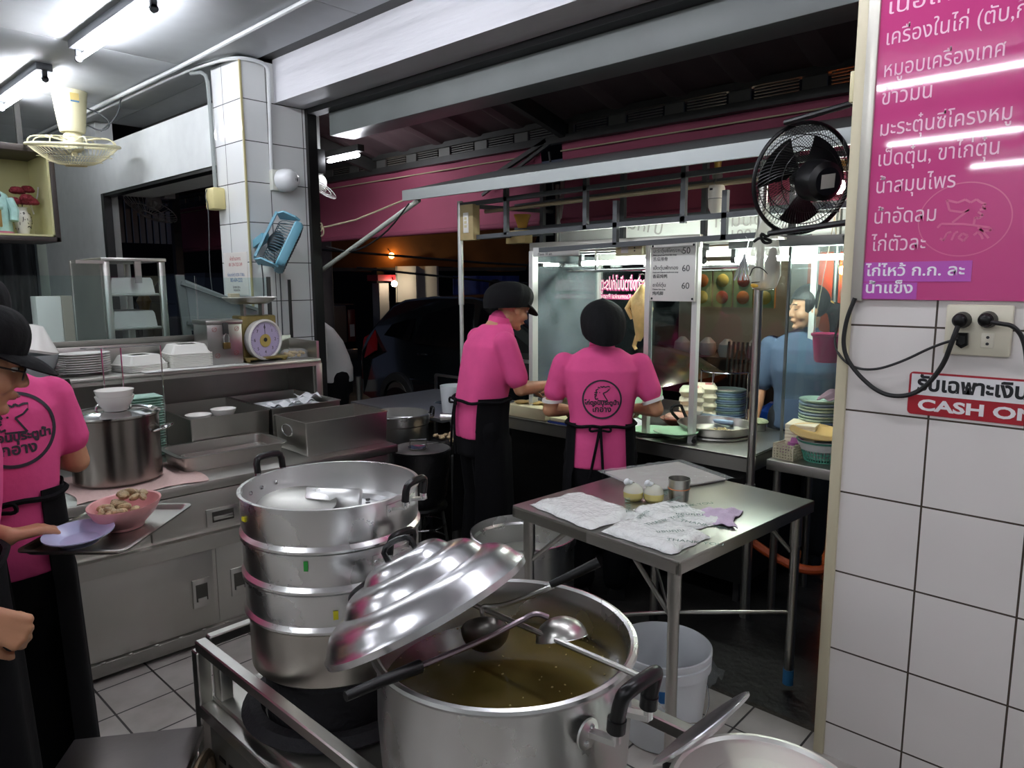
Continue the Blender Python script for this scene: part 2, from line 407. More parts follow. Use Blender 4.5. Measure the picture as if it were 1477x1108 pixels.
# concrete beam over the wide opening, cracked white paint
beam_m = mat('cracked_white_paint', 'cfcfd3', .5, bump=.5, bs=9, var=.06, vs=4, stretch=(1, .35, 3))
struct(MB().box(2.627, -4, 2.818, 2.86, 4.665, 3.3).build('beam', beam_m))
struct(MB().box(2.53, -4, 3.1, 2.627, 4.665, 3.3).build('trim_ceiling_shade', DARKST))  # dark bar standing for the shadow between ceiling and beam
struct(MB().box(2.86, -4, 2.78, 2.95, 4.665, 3.2).build('trim_gap', mat('gap_shade', '0c0c0e', .6)))  # solid bar; the dark of the soffit gap is put into its colour
shut = mat('grey_painted_steel', '6a6f6d', .45, bump=.05, bs=8, var=.12, vs=3)
struct(MB().box(2.95, -4, 2.627, 3.15, 4.5, 2.85, .006).build('beam_shutter_box', shut))

# ------------------------------------------------------------------ fluorescent lamps
lamp_on = mat('lit_tube', 'f4f6ff', .3, emit=TUBE_POWER)
fix_m = mat('lamp_body', '6b6e72', .45)
def lamp(x, y0, y1, label, group='fluorescent tubes under the ceiling', z=3.09, power=None, axis='y'):
    t = thing('fluorescent_lamp', label, 'lamp', (x, y0, z), 0 if axis == 'y' else -PI/2, group)
    L = y1-y0
    b = MB().box(-.05, 0, -.05, .05, L, 0, .004); b.build('body', fix_m, t)
    for yy in (.012, L-.012):
        MB().cyl((0, yy-.012, -.104), (0, yy+.012, -.104), .021, n=14).box(-.015, yy-.012, -.1, .015, yy+.012, -.04).build('end_cap', mat('lamp_socket', '4c4e50', .5), t)
    MB().cyl((0, .024, -.104), (0, L-.024, -.104), .0135, n=12).build('tube', lamp_on if power is None else power, t)
    return t
lamp(1.585, 3.95, 5.17, 'lit fluorescent tube at the top edge, nearer of the two over the steel counter')
lamp(1.57, 5.81, 7.04, 'lit fluorescent tube at the upper left edge, above the cream ceiling fan')
for x, y in ((-1.15, .72), (-3.6, 1.17), (-5.9, .85), (-1.15, 3.4), (-3.6, 4.2), (-1.15, -2.4), (1.58, 2.15), (1.58, .35), (1.58, -1.6), (-1.15, 5.8), (-3.6, -1.8)):  # first three mirrored in the sign; the rest are unseen tubes added as fill
    lamp(x, y, y+1.2, 'lit fluorescent tube out of view on the room ceiling', 'fluorescent tubes farther back')

# ================================================================== steel counter along the left (laid out along its own front edge, turned into place at the end)
BEFORE = set(bpy.data.objects)
cab = thing('counter_cabinet', 'long stainless steel counter cabinet with drawers and sliding doors', 'cabinet', (-1.2, .5, 0))
b = MB().box(-2.7, .03, .075, -.04, 1.17, .705); bw(b, 'body', STEEL_H, cab)
b = MB().box(-2.7, .11, .0, -.08, 1.1, .08); bw(b, 'base', BLACKP, cab)  # black block standing for the shade in the gap under the cabinet
b = MB().box(-2.7, .003, .025, -.02, .06, .08, .004)
for k in range(27): b.ball((-2.65+k*.1, .004, .083), (.012, .006, .006), 8, 5)
bw(b, 'kick_rail', STEEL_D, cab)
b = MB().box(-2.7, .0, .44, -.02, .045, .505, .004).box(-2.7, -.004, .5, -.02, .03, .51); bw(b, 'cross_rail', STEEL_H, cab)
def recess(parent, x0, x1, z0, z1, y, vert):
    h = bw(MB().box(x0, y-.006, z0, x1, y+.004, z1, .002), 'handle', STEEL, parent)
    dx = (x1-x0); dz = z1-z0
    bw(MB().box(x0+dx*.17, y-.0075, z0+dz*.22, x1-dx*.17, y-.004, z1-dz*.18), 'recess', mat('recess_shade', '55544f', .5, .8), h)  # raised darker plate; the hollow's shade is put into its colour
    if vert: q = MB().box(x0+dx*.25, y-.011, z0+dz*.2, x1-dx*.25, y-.004, z0+dz*.34, .002)
    else: q = MB().box(x0+dx*.2, y-.013, z0+dz*.34, x1-dx*.2, y-.004, z0+dz*.56, .003)
    bw(q, 'finger_lip', STEEL, h)
for x0, x1 in ((-2.68, -1.95), (-1.92, -1.275), (-1.23, -.62), (-.585, -.06)):
    d = bw(MB().box(x0, .015, .52, x1, .035, .7, .004), 'drawer', STEEL_H, cab)
    c = -.935 if x0 == -1.23 else (x0+x1)/2
    recess(d, c-.072, c+.072, .538, .617, .014, False)
for x0, x1, y, hx in ((-2.68, -1.95, .022, -2.1), (-1.93, -.99, .018, -1.047), (-.972, -.06, .026, -.875)):
    d = bw(MB().box(x0, y, .088, x1, y+.016, .44, .003), 'sliding_door', STEEL_H, cab)
    recess(d, hx-.038, hx+.038, .185, .315, y-.001, True)
top = thing('worktop', 'stainless steel worktop over the drawer cabinet at left', 'worktop', (-1.2, .5, .706))
b = MB().box(-2.7, 0, .707, .0, 1.2, .75, .006); bw(b, 'slab', STEEL_H, top)
bw(MB().box(-2.7, 1.16, .75, -.03, 1.175, 1.118), 'back_splash', STEEL_D, top)
bw(MB().box(-.03, .83, .75, -.015, 1.175, 1.118), 'end_panel', STEEL_D, top)
bw(MB().box(-.025, .8, .7, .015, .83, 1.118, .002), 'end_post', STEEL, top)
sh = thing('steel_shelf', 'stainless steel shelf raised above the back of the left worktop', 'shelf', (-1.2, 1.0, 1.12))
b = MB().box(-2.7, .8, 1.12, .01, 1.2, 1.145, .004).box(-2.7, .8, 1.105, .01, .815, 1.13); bw(b, 'board', STEEL_H, sh)
bw(MB().box(-2.7, 1.175, 1.145, .01, 1.195, 1.27, .003).box(-.005, .82, 1.145, .01, 1.18, 1.25), 'back_upstand', STEEL, sh)
gp = thing('glass_screen', 'clear glass screen standing along the back of the steel shelf', 'screen', (-1.2, 1.185, 1.27))
bw(MB().box(-2.7, 1.183, 1.3, -.56, 1.189, 1.64), 'pane', GLASS, gp)
bw(MB().box(-2.7, 1.172, 1.271, -.56, 1.198, 1.302, .002), 'bottom_channel', mat('grey_channel', '9a9a92', .4, .7), gp)
gp2 = thing('glass_screen', 'short glass screen panel in front of the tiled pillar, dark metal edge', 'screen', (-.4, 1.185, 1.27))
bw(MB().box(-.55, 1.183, 1.3, -.12, 1.189, 1.63), 'pane', GLASS, gp2)
bw(MB().box(-.125, 1.177, 1.3, -.105, 1.195, 1.635), 'edge_strip', DARKST, gp2)
bw(MB().box(-.555, 1.172, 1.271, -.1, 1.198, 1.302, .002), 'bottom_channel', MATS['grey_channel'], gp2)

# deep pans, shallow pan and what they hold
for (x0, y0, x1, y1), zt, lab in (((-.485, .075, -.012, .405), .92, 'deep empty steel pan with oval side handle, front right of the counter'),
                              ((-.88, .49, -.475, 1.05), .935, 'deep steel pan holding white bowls, behind the shallow tray'),
                              ((-.455, .5, -.045, 1.06), .935, 'deep steel pan at the back corner beside the shelf post')):
    t = thing('deep_pan', lab, 'pan', ((x0+x1)/2, (y0+y1)/2, .75), 0, 'deep steel pans on the worktop')
    bw(open_pan(x0, y0, x1, y1, .751, zt, .006, .006, .006), 'body', STEEL, t)
    if y0 < .1: bw(MB().tube([(x0-.007, .26+.055*math.cos(a)*(1 if abs(math.cos(a)) > .3 else .9), .86+.03*math.sin(a)) for a in [2*PI*i/20 for i in range(20)]], .004, 6, True), 'handle', CHROME, t)
t = thing('shallow_pan', 'shallow steel tray pan with rounded lip at the counter front', 'pan', (-.78, .33, .75))
bw(open_pan(-1.03, .175, -.55, .46, .751, .825, .02, .01, .03), 'body', STEEL, t)
t = thing('inner_tray', 'narrow steel tray lying inside the shallow tray pan', 'tray', (-.78, .28, .756))
bw(open_pan(-.98, .21, -.59, .36, .758, .798, .006, .008, .02), 'body', STEEL, t)
def proto(o): me = o.data; bpy.data.objects.remove(o); return me
def place(name, me, m, loc, label, cat, group=None, rz=0):
    o = link(name, me, m, None, loc, rz); return tag(o, label, cat, group)
me = proto(bowl_mb(.065, .048).build('rice_bowl', MEL_W))
SIDE = ('first', 'second', 'third', 'fourth')
for i in range(4): place('rice_bowl', me, MEL_W, (-.79, .63, .758+i*.042), 'white bowl, %s of the left stack in the deep pan' % ORD[3-i], 'bowl', 'bowls in the deep pan')
for i in range(4): place('rice_bowl', me, MEL_W, (-.645, .67, .762+i*.043), 'white bowl, %s of the right stack in the deep pan' % ORD[3-i], 'bowl', 'bowls in the deep pan')
tis = mat('tissue', 'e8eaec', .9)
for i, (x, y) in enumerate(((-.36, .6), (-.22, .62), (-.12, .74))):
    o = MB().sheet(lambda u, v: ((u-.5)*.12, (v-.5)*.11, .014*math.sin(u*9+i)*math.cos(v*7)), 8, 8, .002).build('paper_napkin', tis)
    o.location = (x, y, .935+.004*i); tag(o, ('crumpled white napkin at the left of the back corner pan', 'crumpled white napkin in the middle of the back corner pan', 'folded pale napkin at the right of the back corner pan')[i], 'napkin', 'napkins in the back pan')
o = MB().box(-.17, -.14, 0, .17, .2, .155, .03, 3).build('folded_towel', tis); o.location = (-.25, .7, .758); tag(o, 'white towels filling the back corner pan', 'towel')

# stock pot with lid, bowls, ladle
PX, PY = -1.265, .285
cl = MB().sheet(lambda u, v: (-1.49+.5*u+.02*math.sin(v*6), .006+.46*v+.012*math.sin(u*11), .7535+.002*math.sin(u*17+v*9)**2), 24, 16, .002).build('dish_cloth', mat('pale_pink_cloth', 'dcbcb4', .9, bump=.3, bs=60))
tag(cl, 'pale pink cloth spread under the tall stock pot', 'cloth')
t = thing('stock_pot', 'tall lidded stainless steel stock pot on a pink cloth', 'pot', (PX, PY, .7565))
MB().lathe([(0, 0), (.155, 0), (.173, .012), (.173, .28), (.178, .283), (.178, .288), (.169, .288), (.169, .015), (0, .008)], n=48).build('body', mat('stock_pot_steel', '9a938d', .22, 1, .01, 90, .05, 2, rvar=.04), t)
lid = MB().lathe([(.181, .288), (.183, .295), (.171, .299), (.156, .293), (.12, .307), (0, .313)], n=48).build('lid', CHROME, t)
MB().tube([(-.07, 0, .305), (-.06, -.01, .337), (0, -.012, .347), (.06, -.01, .337), (.07, 0, .305)], .006, 8, smooth=2).build('lid_handle', CHROME, lid)
for s in (1, -1):
    a = R(-35 if s > 0 else 145); ca, sa = math.cos(a), math.sin(a)
    f = lambda r, w, z: (ca*r-sa*w, sa*r+ca*w, z)
    MB().tube([f(.172, -.045, .215), f(.22, -.045, .23), f(.235, 0, .235), f(.22, .045, .23), f(.172, .045, .215)], .006, 8, smooth=2).build('handle', CHROME, t)
m1 = bowl_mb(.075, .062, foot=.55).build('soup_bowl', MEL_W); m1.location = (PX-.005, PY-.055, 1.068); tag(m1, 'white melamine bowl set on the stock pot lid, lower one', 'bowl', 'bowls on the pot lid')
m2 = m1.copy(); C.objects.link(m2); m2.location.z += .026; tag(m2, 'white melamine bowl on top of another, upper one above the stock pot', 'bowl', 'bowls on the pot lid')
t = thing('ladle', 'black handled ladle leaning behind the white bowls', 'ladle', (-1.36, .6, .75))
bw(MB().tube([(-1.32, .56, .98), (-1.35, .6, 1.06), (-1.365, .62, 1.17)], [.012, .014, .017], 10, smooth=1), 'handle', BLACKP, t)
bw(MB().cyl((-1.318, .557, .985), (-1.27, .52, .77), .005).ball((-1.27, .52, .775), (.035, .035, .024)), 'shaft', CHROME, t)
rg4 = lambda a, z: [V((x*a, y*a, z)) for x, y in ((-1, -1), (1, -1), (1, 1), (-1, 1))]
MINT = mat('mint_melamine', 'a8ccbc', .3)
me = proto(MB().loft([rg4(.05, 0), rg4(.07, .012), rg4(.07, .015), rg4(.05, .005)]).build('square_plate', MINT))
for i in range(24): place('square_plate', me, MINT, (-1.035, .66, .7505+i*.0125), 'square mint plate, %s of the tall stack behind the stock pot' % ORD[23-i], 'plate', 'square mint plates behind the pot', .03*random.uniform(-1, 1))
DPL = mat('dark_plate', '1f2526', .35)
me = proto(MB().lathe([(0, 0), (.09, 0), (.11, .01), (.11, .014), (.09, .006), (0, .004)], n=28).build('black_plate', DPL))
for i in range(12): place('black_plate', me, DPL, (-1.6, .72, .751+i*.024), 'dark round plate, %s of the stack left of the stock pot' % ORD[11-i], 'plate', 'dark plates')
t = thing('steel_cup', 'small dull steel pot half hidden left of the stock pot', 'pot', (-1.55, .33, .7505))
MB().lathe([(0, 0), (.07, 0), (.075, .005), (.075, .17), (.071, .17), (.071, .008), (0, .006)], n=28).build('body', STEEL_D, t)
# on the shelf: oval plates, foam boxes, paper, tin box, scale
me = proto(plate_mb(.123, .014, 1, .72).build('oval_plate', MEL_W))
for i in range(9): place('oval_plate', me, MEL_W, (-1.205, .99, 1.1455+i*.0115), 'white oval plate, %s of the shelf stack beside the foam boxes' % ORD[8-i], 'plate', 'oval plates on the shelf')
t = thing('wire_rack', 'thin wire plate rack of tall hoops in front of the shelf', 'rack', (-1.02, .78, .75))
for x in (-1.17, -1.085, -.9): bw(MB().cyl((x, .785, .751), (x, .785, 1.285), .0035, n=8), 'upright', CHROME, t)
bw(MB().tube([(-1.24, .86, 1.285), (-1.2, .79, 1.285), (-1.1, .785, 1.287), (-.9, .785, 1.285)], .0035, 6, smooth=2), 'top_wire', CHROME, t)
bw(MB().tube([(-1.17, .785, .765), (-.9, .785, .765)], .0035, 6), 'bottom_wire', CHROME, t)
_, ld = clamshell(.215, .2, .062)
def foam_stack(x, y, z, n, rz, lab, w=.2):
    ml = proto(MB().loft([[V((a*w*sx, c*w*.9*sy, zz)) for sx, sy in ((-.9, -1), (.9, -1), (1, -.9), (1, .9), (.9, 1), (-.9, 1), (-1, .9), (-1, -.9))] for a, c, zz in ((.5, .5, 0), (.5, .5, .006), (.47, .47, .006), (.37, .36, .05), (.34, .33, .053), (.2, .2, .052), (.33, .32, .049), (.36, .35, .046), (.46, .46, .003))], False, False).build('foam_lid', FOAM))
    for i in range(n):
        o = link('foam_box', ml, FOAM if i == n-1 else FOAM_C, None, (x, y, z+i*.0095), rz)
        tag(o, 'nested foam takeaway box, %s of the %s' % (ORD[n-1-i], lab), 'takeaway box', 'foam boxes on the shelf')
foam_stack(-.955, .96, 1.149, 4, .25, 'low pile by the oval plates', .21)
foam_stack(-.71, .97, 1.152, 8, -.05, 'tall pile by the tin box', .22)
for i in range(2):
    o = MB().sheet(lambda u, v: (-.92+.5*u-.06*i, .79+.3*v, 1.1465+.0025*i+.0008*math.sin(u*5+i)), 12, 6, .001).build('paper_sheet', PAPER)
    tag(o, ('bottom printed sheet under the foam box piles', 'upper white sheet under the foam box piles')[i], 'paper', 'papers under the foam boxes')
t = thing('tin_box', 'padlocked tin money box on the steel shelf beside the scale', 'box', (-.53, .98, 1.146))
TIN = mat('tin', 'a8a6a2', .3, 1, .05, 14, .06, 6)
bw(MB().box(-.625, .88, 1.147, -.43, 1.08, 1.375, .004), 'body', TIN, t)
bw(MB().box(-.63, .875, 1.37, -.425, 1.085, 1.395, .004), 'lid', TIN, t)
bw(MB().box(-.54, .868, 1.315, -.51, .88, 1.38, .002), 'hasp', DARKST, t)
pl = bw(MB().box(-.545, .862, 1.235, -.505, .878, 1.272, .004), 'padlock', mat('brass', '6d5a35', .4, .8), t)
bw(MB().tube([(-.539, .87, 1.272), (-.539, .87, 1.31), (-.525, .87, 1.322), (-.511, .87, 1.31), (-.511, .87, 1.272)], .004, 6, smooth=1), 'shackle', CHROME, pl)
for x, z in ((-.585, 1.345), (-.46, 1.345), (-.575, 1.2), (-.47, 1.21)):
    st = MB().ring((x, .8785, z), .012, .0012, 16, 4, 'y'); st.bar((x-.012, .8785, z-.01), (x+.012, .8785, z+.01), .0015)
    bw(st, 'sticker_mark', mat('sticker_red', 'a05a58', .6), t)
# scale
t = thing('kitchen_scale', 'round dial kitchen scale with a white rimmed face and steel pan', 'scale', (-.3, .98, 1.146))
BR = mat('worn_gold_paint', '8a7a48', .45, .5, var=.3, vs=20)
bw(MB().box(-.4, .95, 1.17, -.19, 1.09, 1.41, .01), 'body', BR, t)
b = MB().box(-.41, .9, 1.155, -.15, 1.08, 1.172, .006)
for x in (-.39, -.17): b.cyl((x, .915, 1.1465), (x, .915, 1.165), .015)
bw(b, 'base', BR, t)
MD = rot('Z', 14) @ rot('X', 90)
dc = V((-.285, .925, 1.27))
bw(MB().lathe([(.113, -.03), (.119, .0), (.119, .018), (.108, .024), (.102, .014)], dc, 48, MD), 'dial_rim', MEL_W, t)
df = bw(MB().lathe([(.104, .0), (.104, .012), (0, .012)], dc, 48, MD), 'dial_face', mat('lilac_face', 'c3b6d8', .3), t)
F = Matrix.Translation(dc) @ MD.to_4x4()
tk = MB()
for k in range(60):
    a = 2*PI*k/60; r0 = .092 if k % 5 else .086
    tk.bar(F @ V((r0*math.cos(a), r0*math.sin(a), .0125)), F @ V((.1*math.cos(a), .1*math.sin(a), .0125)), .0006, .0014)
inv = Matrix.Translation(-V(t.location))
ms = [text_mesh(str((8-k) % 8), .026, inv @ F @ Matrix.Translation((.072*math.cos(PI/2+2*PI*k/8), .072*math.sin(PI/2+2*PI*k/8)-.008, .0128)), .0003, 'CENTER') for k in range(8)]
tkm = tk.build('ticks', INK); tkm.data.transform(inv); ms.append(tkm.data.copy()); bpy.data.objects.remove(tkm)
link('dial_print', join_meshes(ms), INK, df)
bw(MB().bar(F @ V((0, -.02, .014)), F @ V((0, .09, .014)), .001, .004).lathe([(.012, .012), (.012, .017), (0, .017)], dc, 16, MD), 'pointer', INK, t)
bw(MB().lathe([(.0, .0), (.037, .0), (.038, .004), (.0, .004)], F @ V((0, -.005, .012)), 24, MD), 'centre_badge', mat('gold_badge', 'cbb46a', .3, .6), t)
for x in (-.375, -.265): bw(MB().box(x, .97, 1.405, x+.013, 1.02, 1.48), 'pan_support', STEEL_D, t)
bw(MB().lathe([(0, 1.478), (.1, 1.478), (.125, 1.491), (.15, 1.513), (.153, 1.515), (.148, 1.518), (.12, 1.496), (0, 1.484)], (-.325, .995, 0), 40), 'weighing_pan', STEEL, t)
tag(MB().box(-.455, .95, 1.497, -.4, .99, 1.54, .004).build('sponge', mat('beige_block', 'b9b49a', .8)), 'small beige block lying on the scale pan', 'block')
t = thing('snack_pack', 'clear plastic pack of fried snacks right of the scale', 'food pack', (-.08, .95, 1.146))
cr = MB()
for k in range(26): cr.ball((-.14+.12*random.random(), .91+.08*random.random(), 1.16+.02*random.random()), (.014, .011, .009), 7, 5, rot('Z', random.random()*180))
bw(cr, 'snacks', mat('fried_gold', 'b89a4a', .5, var=.3, vs=40), t)
bw(MB().loft([circ(.085, 20, 1.147, (-.085, .95), 1, .7), circ(.09, 20, 1.18, (-.085, .95), 1, .7), circ(.06, 20, 1.202, (-.085, .95), 1, .7)]), 'film', mat('clear_film', 'ffffff', .1, alpha=.22), t)
o = MB().lathe([(0, 0), (.022, 0), (.03, .055), (.027, .055), (.02, .004), (0, .004)], n=20).build('cup', MINT); o.location = (-.14, 1.08, 1.1455); tag(o, 'small mint cup between the scale and the snack pack', 'cup')
# tray rack behind the glass screen with two white tubs
t = thing('tray_rack', 'open stainless steel tray rack standing behind the glass screen', 'rack', (-.8, 1.75, 0))
for x, y in ((-.955, 1.48), (-.655, 1.48), (-.97, 2.15), (-.655, 2.15)): bw(MB().box(x, y, .0, x+.035, y+.03, 1.74, .002), 'post', STEEL, t)
bw(MB().box(-.965, 1.47, 1.725, -.615, 2.19, 1.745, .003).box(-1.09, 1.47, 1.71, -.95, 1.49, 1.728), 'top_frame', STEEL, t)
bw(MB().box(-.965, 1.5, .1, -.955, 2.16, 1.725), 'side_panel', STEEL_D, t)
bw(MB().box(-.79, 1.475, 1.6, -.755, 1.49, 1.725), 'bracket', STEEL, t)
for z in (1.335, 1.532): bw(MB().box(-.95, 1.49, z-.008, -.63, 2.15, z, .001), 'shelf', STEEL_D, t)
me = proto(MB().loft([[V((sx*a, sy*c, zz)) for sx, sy in ((-1, -1), (1, -1), (1, 1), (-1, 1))] for a, c, zz in ((.135, .22, 0), (.135, .22, .006), (.12, .2, .008), (.112, .19, .085), (.105, .18, .1))]).build('white_tub', MEL_W))
for z, q in ((1.335, 'lower'), (1.532, 'upper')): place('white_tub', me, MEL_W, (-.785, 1.75, z+.0005), 'upturned white tub on the %s shelf of the tray rack' % q, 'tub', 'white tubs in the rack')
# grey stand leaning behind the tin box, boxed post, food cover
t = thing('steel_stand', 'grey steel stand leaning behind the tin box under the window', 'stand', (-.3, 1.6, 0))
bw(MB().bar((-.4, 1.6, .0), (-.5, 1.6, 1.65), .05, .02).bar((-.5, 1.58, 1.6), (-.02, 1.58, 1.42), .035, .02).bar((-.48, 1.58, 1.35), (0, 1.58, 1.28), .03, .02), 'frame', mat('grey_frame', '8b8d8c', .5, .3), t)
bw(MB().loft([[V((-.46, yy, 1.62)), V((.02, yy, 1.42)), V((.02, yy, 1.2)), V((-.44, yy, 1.3))] for yy in (1.62, 1.64)]), 'panel', mat('grey_board', 'a3a6a6', .6), t)
bw(MB().box(-.45, 1.57, 0, 0, 1.65, .04), 'foot', DARKST, t)
t = thing('white_post_box', 'pale boxed post against the wall left of the tray rack', 'box', (-.95, 3.6, 0))
bw(MB().box(-.93, 3.5, 0, -.76, 3.7, 1.5, .005), 'body', WHITEP, t); bw(MB().box(-.76, 3.495, 0, -.67, 3.7, 1.502), 'side_strip', mat('tan_strip', 'a9a294', .6), t)
t = thing('glass_bowl', 'grey glass bowl under the white lid on the shelf', 'bowl', (-1.42, .98, 1.146)); MB().lathe([(0, 0), (.06, 0), (.1, .07), (.11, .115), (.106, .115), (.095, .07), (0, .006)], n=32).build('bowl', mat('grey_glass', 'a9b0b2', .15), t)
o = MB().lathe([(.0, .12), (.03, .115), (.1, .02), (.115, 0), (.11, -.012), (.0, -.01)], n=32).build('food_cover', MEL_W); o.location = (-1.42, .98, 1.29); o.rotation_euler = (0, R(14), 0)
tag(o, 'white conical lid over a grey bowl beside the oval plates', 'lid')
CA = R(-3.2)
def settle(before, origin, ang):
    """turn and move every top-level object made since «before» into place"""
    ca, sa = math.cos(ang), math.sin(ang)
    for o in set(bpy.data.objects)-before:
        if o.parent is None:
            x, y, z = o.location; o.location = (origin[0]+ca*x-sa*y, origin[1]+sa*x+ca*y, z+origin[2]); o.rotation_euler.z += ang
settle(BEFORE, (2.279, 2.948, 0), CA)

# ================================================================== stove cart with steamers and soup pot in the foreground
t = thing('stove_cart', 'low stainless steel stove cart with raised rails under the steamer and soup pot', 'cart', (.94, .8, 0))
X0, X1, Y0, Y1, ZT, ZR = .686, 1.19, .12, 1.71, .565, .72
SB = lambda p, q, w=.03: MB().bar(p, q, w, bev=.003)
for x in (X0, X1):
    bw(SB((x, Y0, ZR-.015), (x, Y1, ZR-.015), .028), 'rail', STEEL, t)
    bw(SB((x, Y0, ZT-.03), (x, Y1, ZT-.03), .035), 'tray_beam', STEEL, t)
    for y in (Y0, Y1): bw(SB((x, y, 0), (x, y, ZR-.029), .034), 'leg', STEEL, t)
    bw(SB((x, .95, ZT-.012), (x, .95, ZR-.03), .026), 'rail_post', STEEL, t)
for y in (Y0, Y1): bw(SB((X0+.02, y, ZR-.015), (X1-.02, y, ZR-.015), .028), 'rail', STEEL, t); bw(SB((X0+.02, y, ZT-.03), (X1-.02, y, ZT-.03), .035), 'tray_beam', STEEL, t)
bw(MB().box(X0+.018, Y1-.06, ZT-.012, X0+.05, Y1-.018, ZT+.09, .003), 'sleeve', STEEL, t)
bw(MB().box(X0+.015, Y0+.01, ZT-.02, X1-.015, Y1-.015, ZT, .002), 'tray', STEEL_H, t)
pp = MB(); xs = X0-.006
pp.box(xs-.004, .25, .1, xs, 1.66, ZT-.05)
bw(pp, 'side_panel', STEEL_D, t)
for k in range(12):
    for j in range(3):
        y = 1.6-.05*k-(.022 if j % 2 else 0)
        bw(MB().box(xs-.0055, y-.017, .44-.035*j, xs-.0035, y+.017, .452-.035*j, .002), 'vent_slot', BLACKP, t)
bw(SB((X0, Y0, .12), (X0, Y1, .12), .028), 'lower_rail', STEEL, t); bw(SB((X1, Y0, .12), (X1, Y1, .12), .028), 'lower_rail', STEEL, t)
SX, SY = .915, 1.45
def burner(x, y, r, lab):
    t = thing('gas_burner', lab, 'burner', (x, y, ZT))
    MB().lathe([(r, .0), (r+.01, .012), (r-.01, .03), (r-.035, .03), (r-.045, .012), (r-.045, .0)], n=48).build('drip_ring', IRON, t)
    MB().lathe([(r-.05, .0), (r-.05, .115), (r-.06, .13), (r-.075, .13), (r-.075, .0)], n=48).build('stand_ring', IRON, t)
    MB().lathe([(.0, .0), (.07, 0), (.08, .05), (.06, .06), (0, .06)], n=24).build('burner_head', IRON, t)
    return t
burner(SX, SY, .222, 'black cast iron gas burner under the stacked steamer')
burner(.925, .885, .2, 'black cast iron gas burner under the big soup pot')
def handle(parent, ang, r, z, w, h, m=BAKEL, plate=True, out=.03):
    """U handle with black grip standing outside a pot wall"""
    ca, sa = math.cos(ang), math.sin(ang)
    f = lambda rr, ww, zz: (ca*rr-sa*ww, sa*rr+ca*ww, zz)
    g = MB().tube([f(r+out, -w/2, z), f(r+out+.004, -w/2, z+h*.8), f(r+out+.006, -w*.32, z+h), f(r+out+.006, w*.32, z+h), f(r+out+.004, w/2, z+h*.8), f(r+out, w/2, z)], [.0085]*20, 10, smooth=1).build('handle', m, parent)
    for s in (-1, 1):
        MB().cyl(f(r+out, s*w/2, z-.014), f(r+out, s*w/2, z+.006), .0075, n=10).build('collar', CHROME, g)
        MB().bar(f(r-.002, s*w/2, z-.02), f(r+out+.006, s*w/2, z-.012), .014, .007).build('bracket', ALU, g)
    if plate:
        p = MB()
        n = 8
        p.loft([[V(f(math.sqrt(max(r*r-ww*ww, 0))+dd, ww, zz)) for dd, zz in ((0, z-.034), (0, z-.008), (.003, z-.008), (.003, z-.034))] for ww in [(-w*.75+1.5*w*k/n) for k in range(n+1)]])
        p.build('mounting_plate', ALU, g)
        for k in range(4):
            ww = -w*.68+1.36*w*k/3; MB().ball(f(math.sqrt(r*r-ww*ww)+.003, ww, z-.022), .0038, 8, 6).build('rivet', CHROME, g)
    return g
tiers = [(.70, .135, .2, 'bottom pot of the aluminium steamer stack, plain and dull'), (.838, .09, .205, 'second aluminium steamer tier from the bottom, with a yellow tape mark'),
         (.93, .09, .206, 'third aluminium steamer tier from the bottom, with a green tape mark'), (1.022, .1, .207, 'topmost open aluminium steamer tier with perforated plate inside')]
GT = mat('green_tape', '2f9a3e', .5); YT = mat('yellow_tape', 'd9d02a', .5)
for i, (z, h, r, lab) in enumerate(tiers):
    t = thing('steamer_tier', lab, 'steamer', (SX, SY, z), 0, 'stacked steamer tiers')
    if i == 0: pr = [(0, 0), (r-.012, 0), (r, .01), (r, h-.004), (r+.004, h), (r-.003, h), (r-.004, .012), (0, .006)]
    else: pr = [(r-.006, -.006), (r-.002, .0), (r+.005, .002), (r+.005, .007), (r-.002, .016), (r, .022), (r, h-.006), (r+.005, h-.004), (r+.005, h), (r-.003, h), (r-.004, .018), (r-.01, .008), (0, .006), (0, .003), (r-.012, .003)]
    MB().lathe(pr, n=72).build('wall', ALU if i else mat('dull_aluminium', 'b9b4ab', .3, 1, .03, 60, .08, 4), t)
    if i == 3:
        for a, q in ((-72, 0), (97, 1)): handle(t, R(a), r, h-.005, .075, .04)
        for k in range(3): MB().ball(((r-.005)*math.cos(R(100+14*k)), (r-.005)*math.sin(R(100+14*k)), h-.03), .006, 8, 6).build('rivet', CHROME, t)
        pl = MB().lathe([(.0, .02), (.2, .02), (.2, .026), (.165, .026), (.16, .02), (.15, .026), (.145, .02), (0, .022)], n=60).build('steam_plate', ALU_P, t)
        for k in range(4):
            for j in range(14+6*k):
                a = 2*PI*j/(14+6*k); rr = .035+.03*k
                if (j+k) % 2 == 0 and k in (1, 3): MB().cyl((rr*math.cos(a), rr*math.sin(a), .0225), (rr*math.cos(a), rr*math.sin(a), .0272), .006, n=8).build('steam_hole', DARKST, pl)
    if i == 2: handle(t, R(-84), r, h-.01, .07, .04)
    if i == 1: handle(t, R(-66), r, h-.008, .06, .036, plate=False)
    if i == 2: bw(MB().loft([[V((SX+(r+.0015+d)*math.cos(a), SY+(r+.0015+d)*math.sin(a), zz)) for d in (0, .001) for zz in ((.986, 1.008) if d == 0 else (1.008, .986))] for a in (R(-140), R(-137.5))]), 'tape_mark', GT, t)
    if i == 1: bw(MB().loft([[V((SX+(r+.0015+d)*math.cos(a), SY+(r+.0015+d)*math.sin(a), zz)) for d in (0, .001) for zz in ((.872, .892) if d == 0 else (.892, .872))] for a in (R(-124), R(-121))]), 'tape_mark', YT, t)
    if i == 3: MB().cbox(((r+.002)*math.cos(R(172)), (r+.002)*math.sin(R(172)), .055), (.004, .014, .01)).build('tape_mark', YT, t)
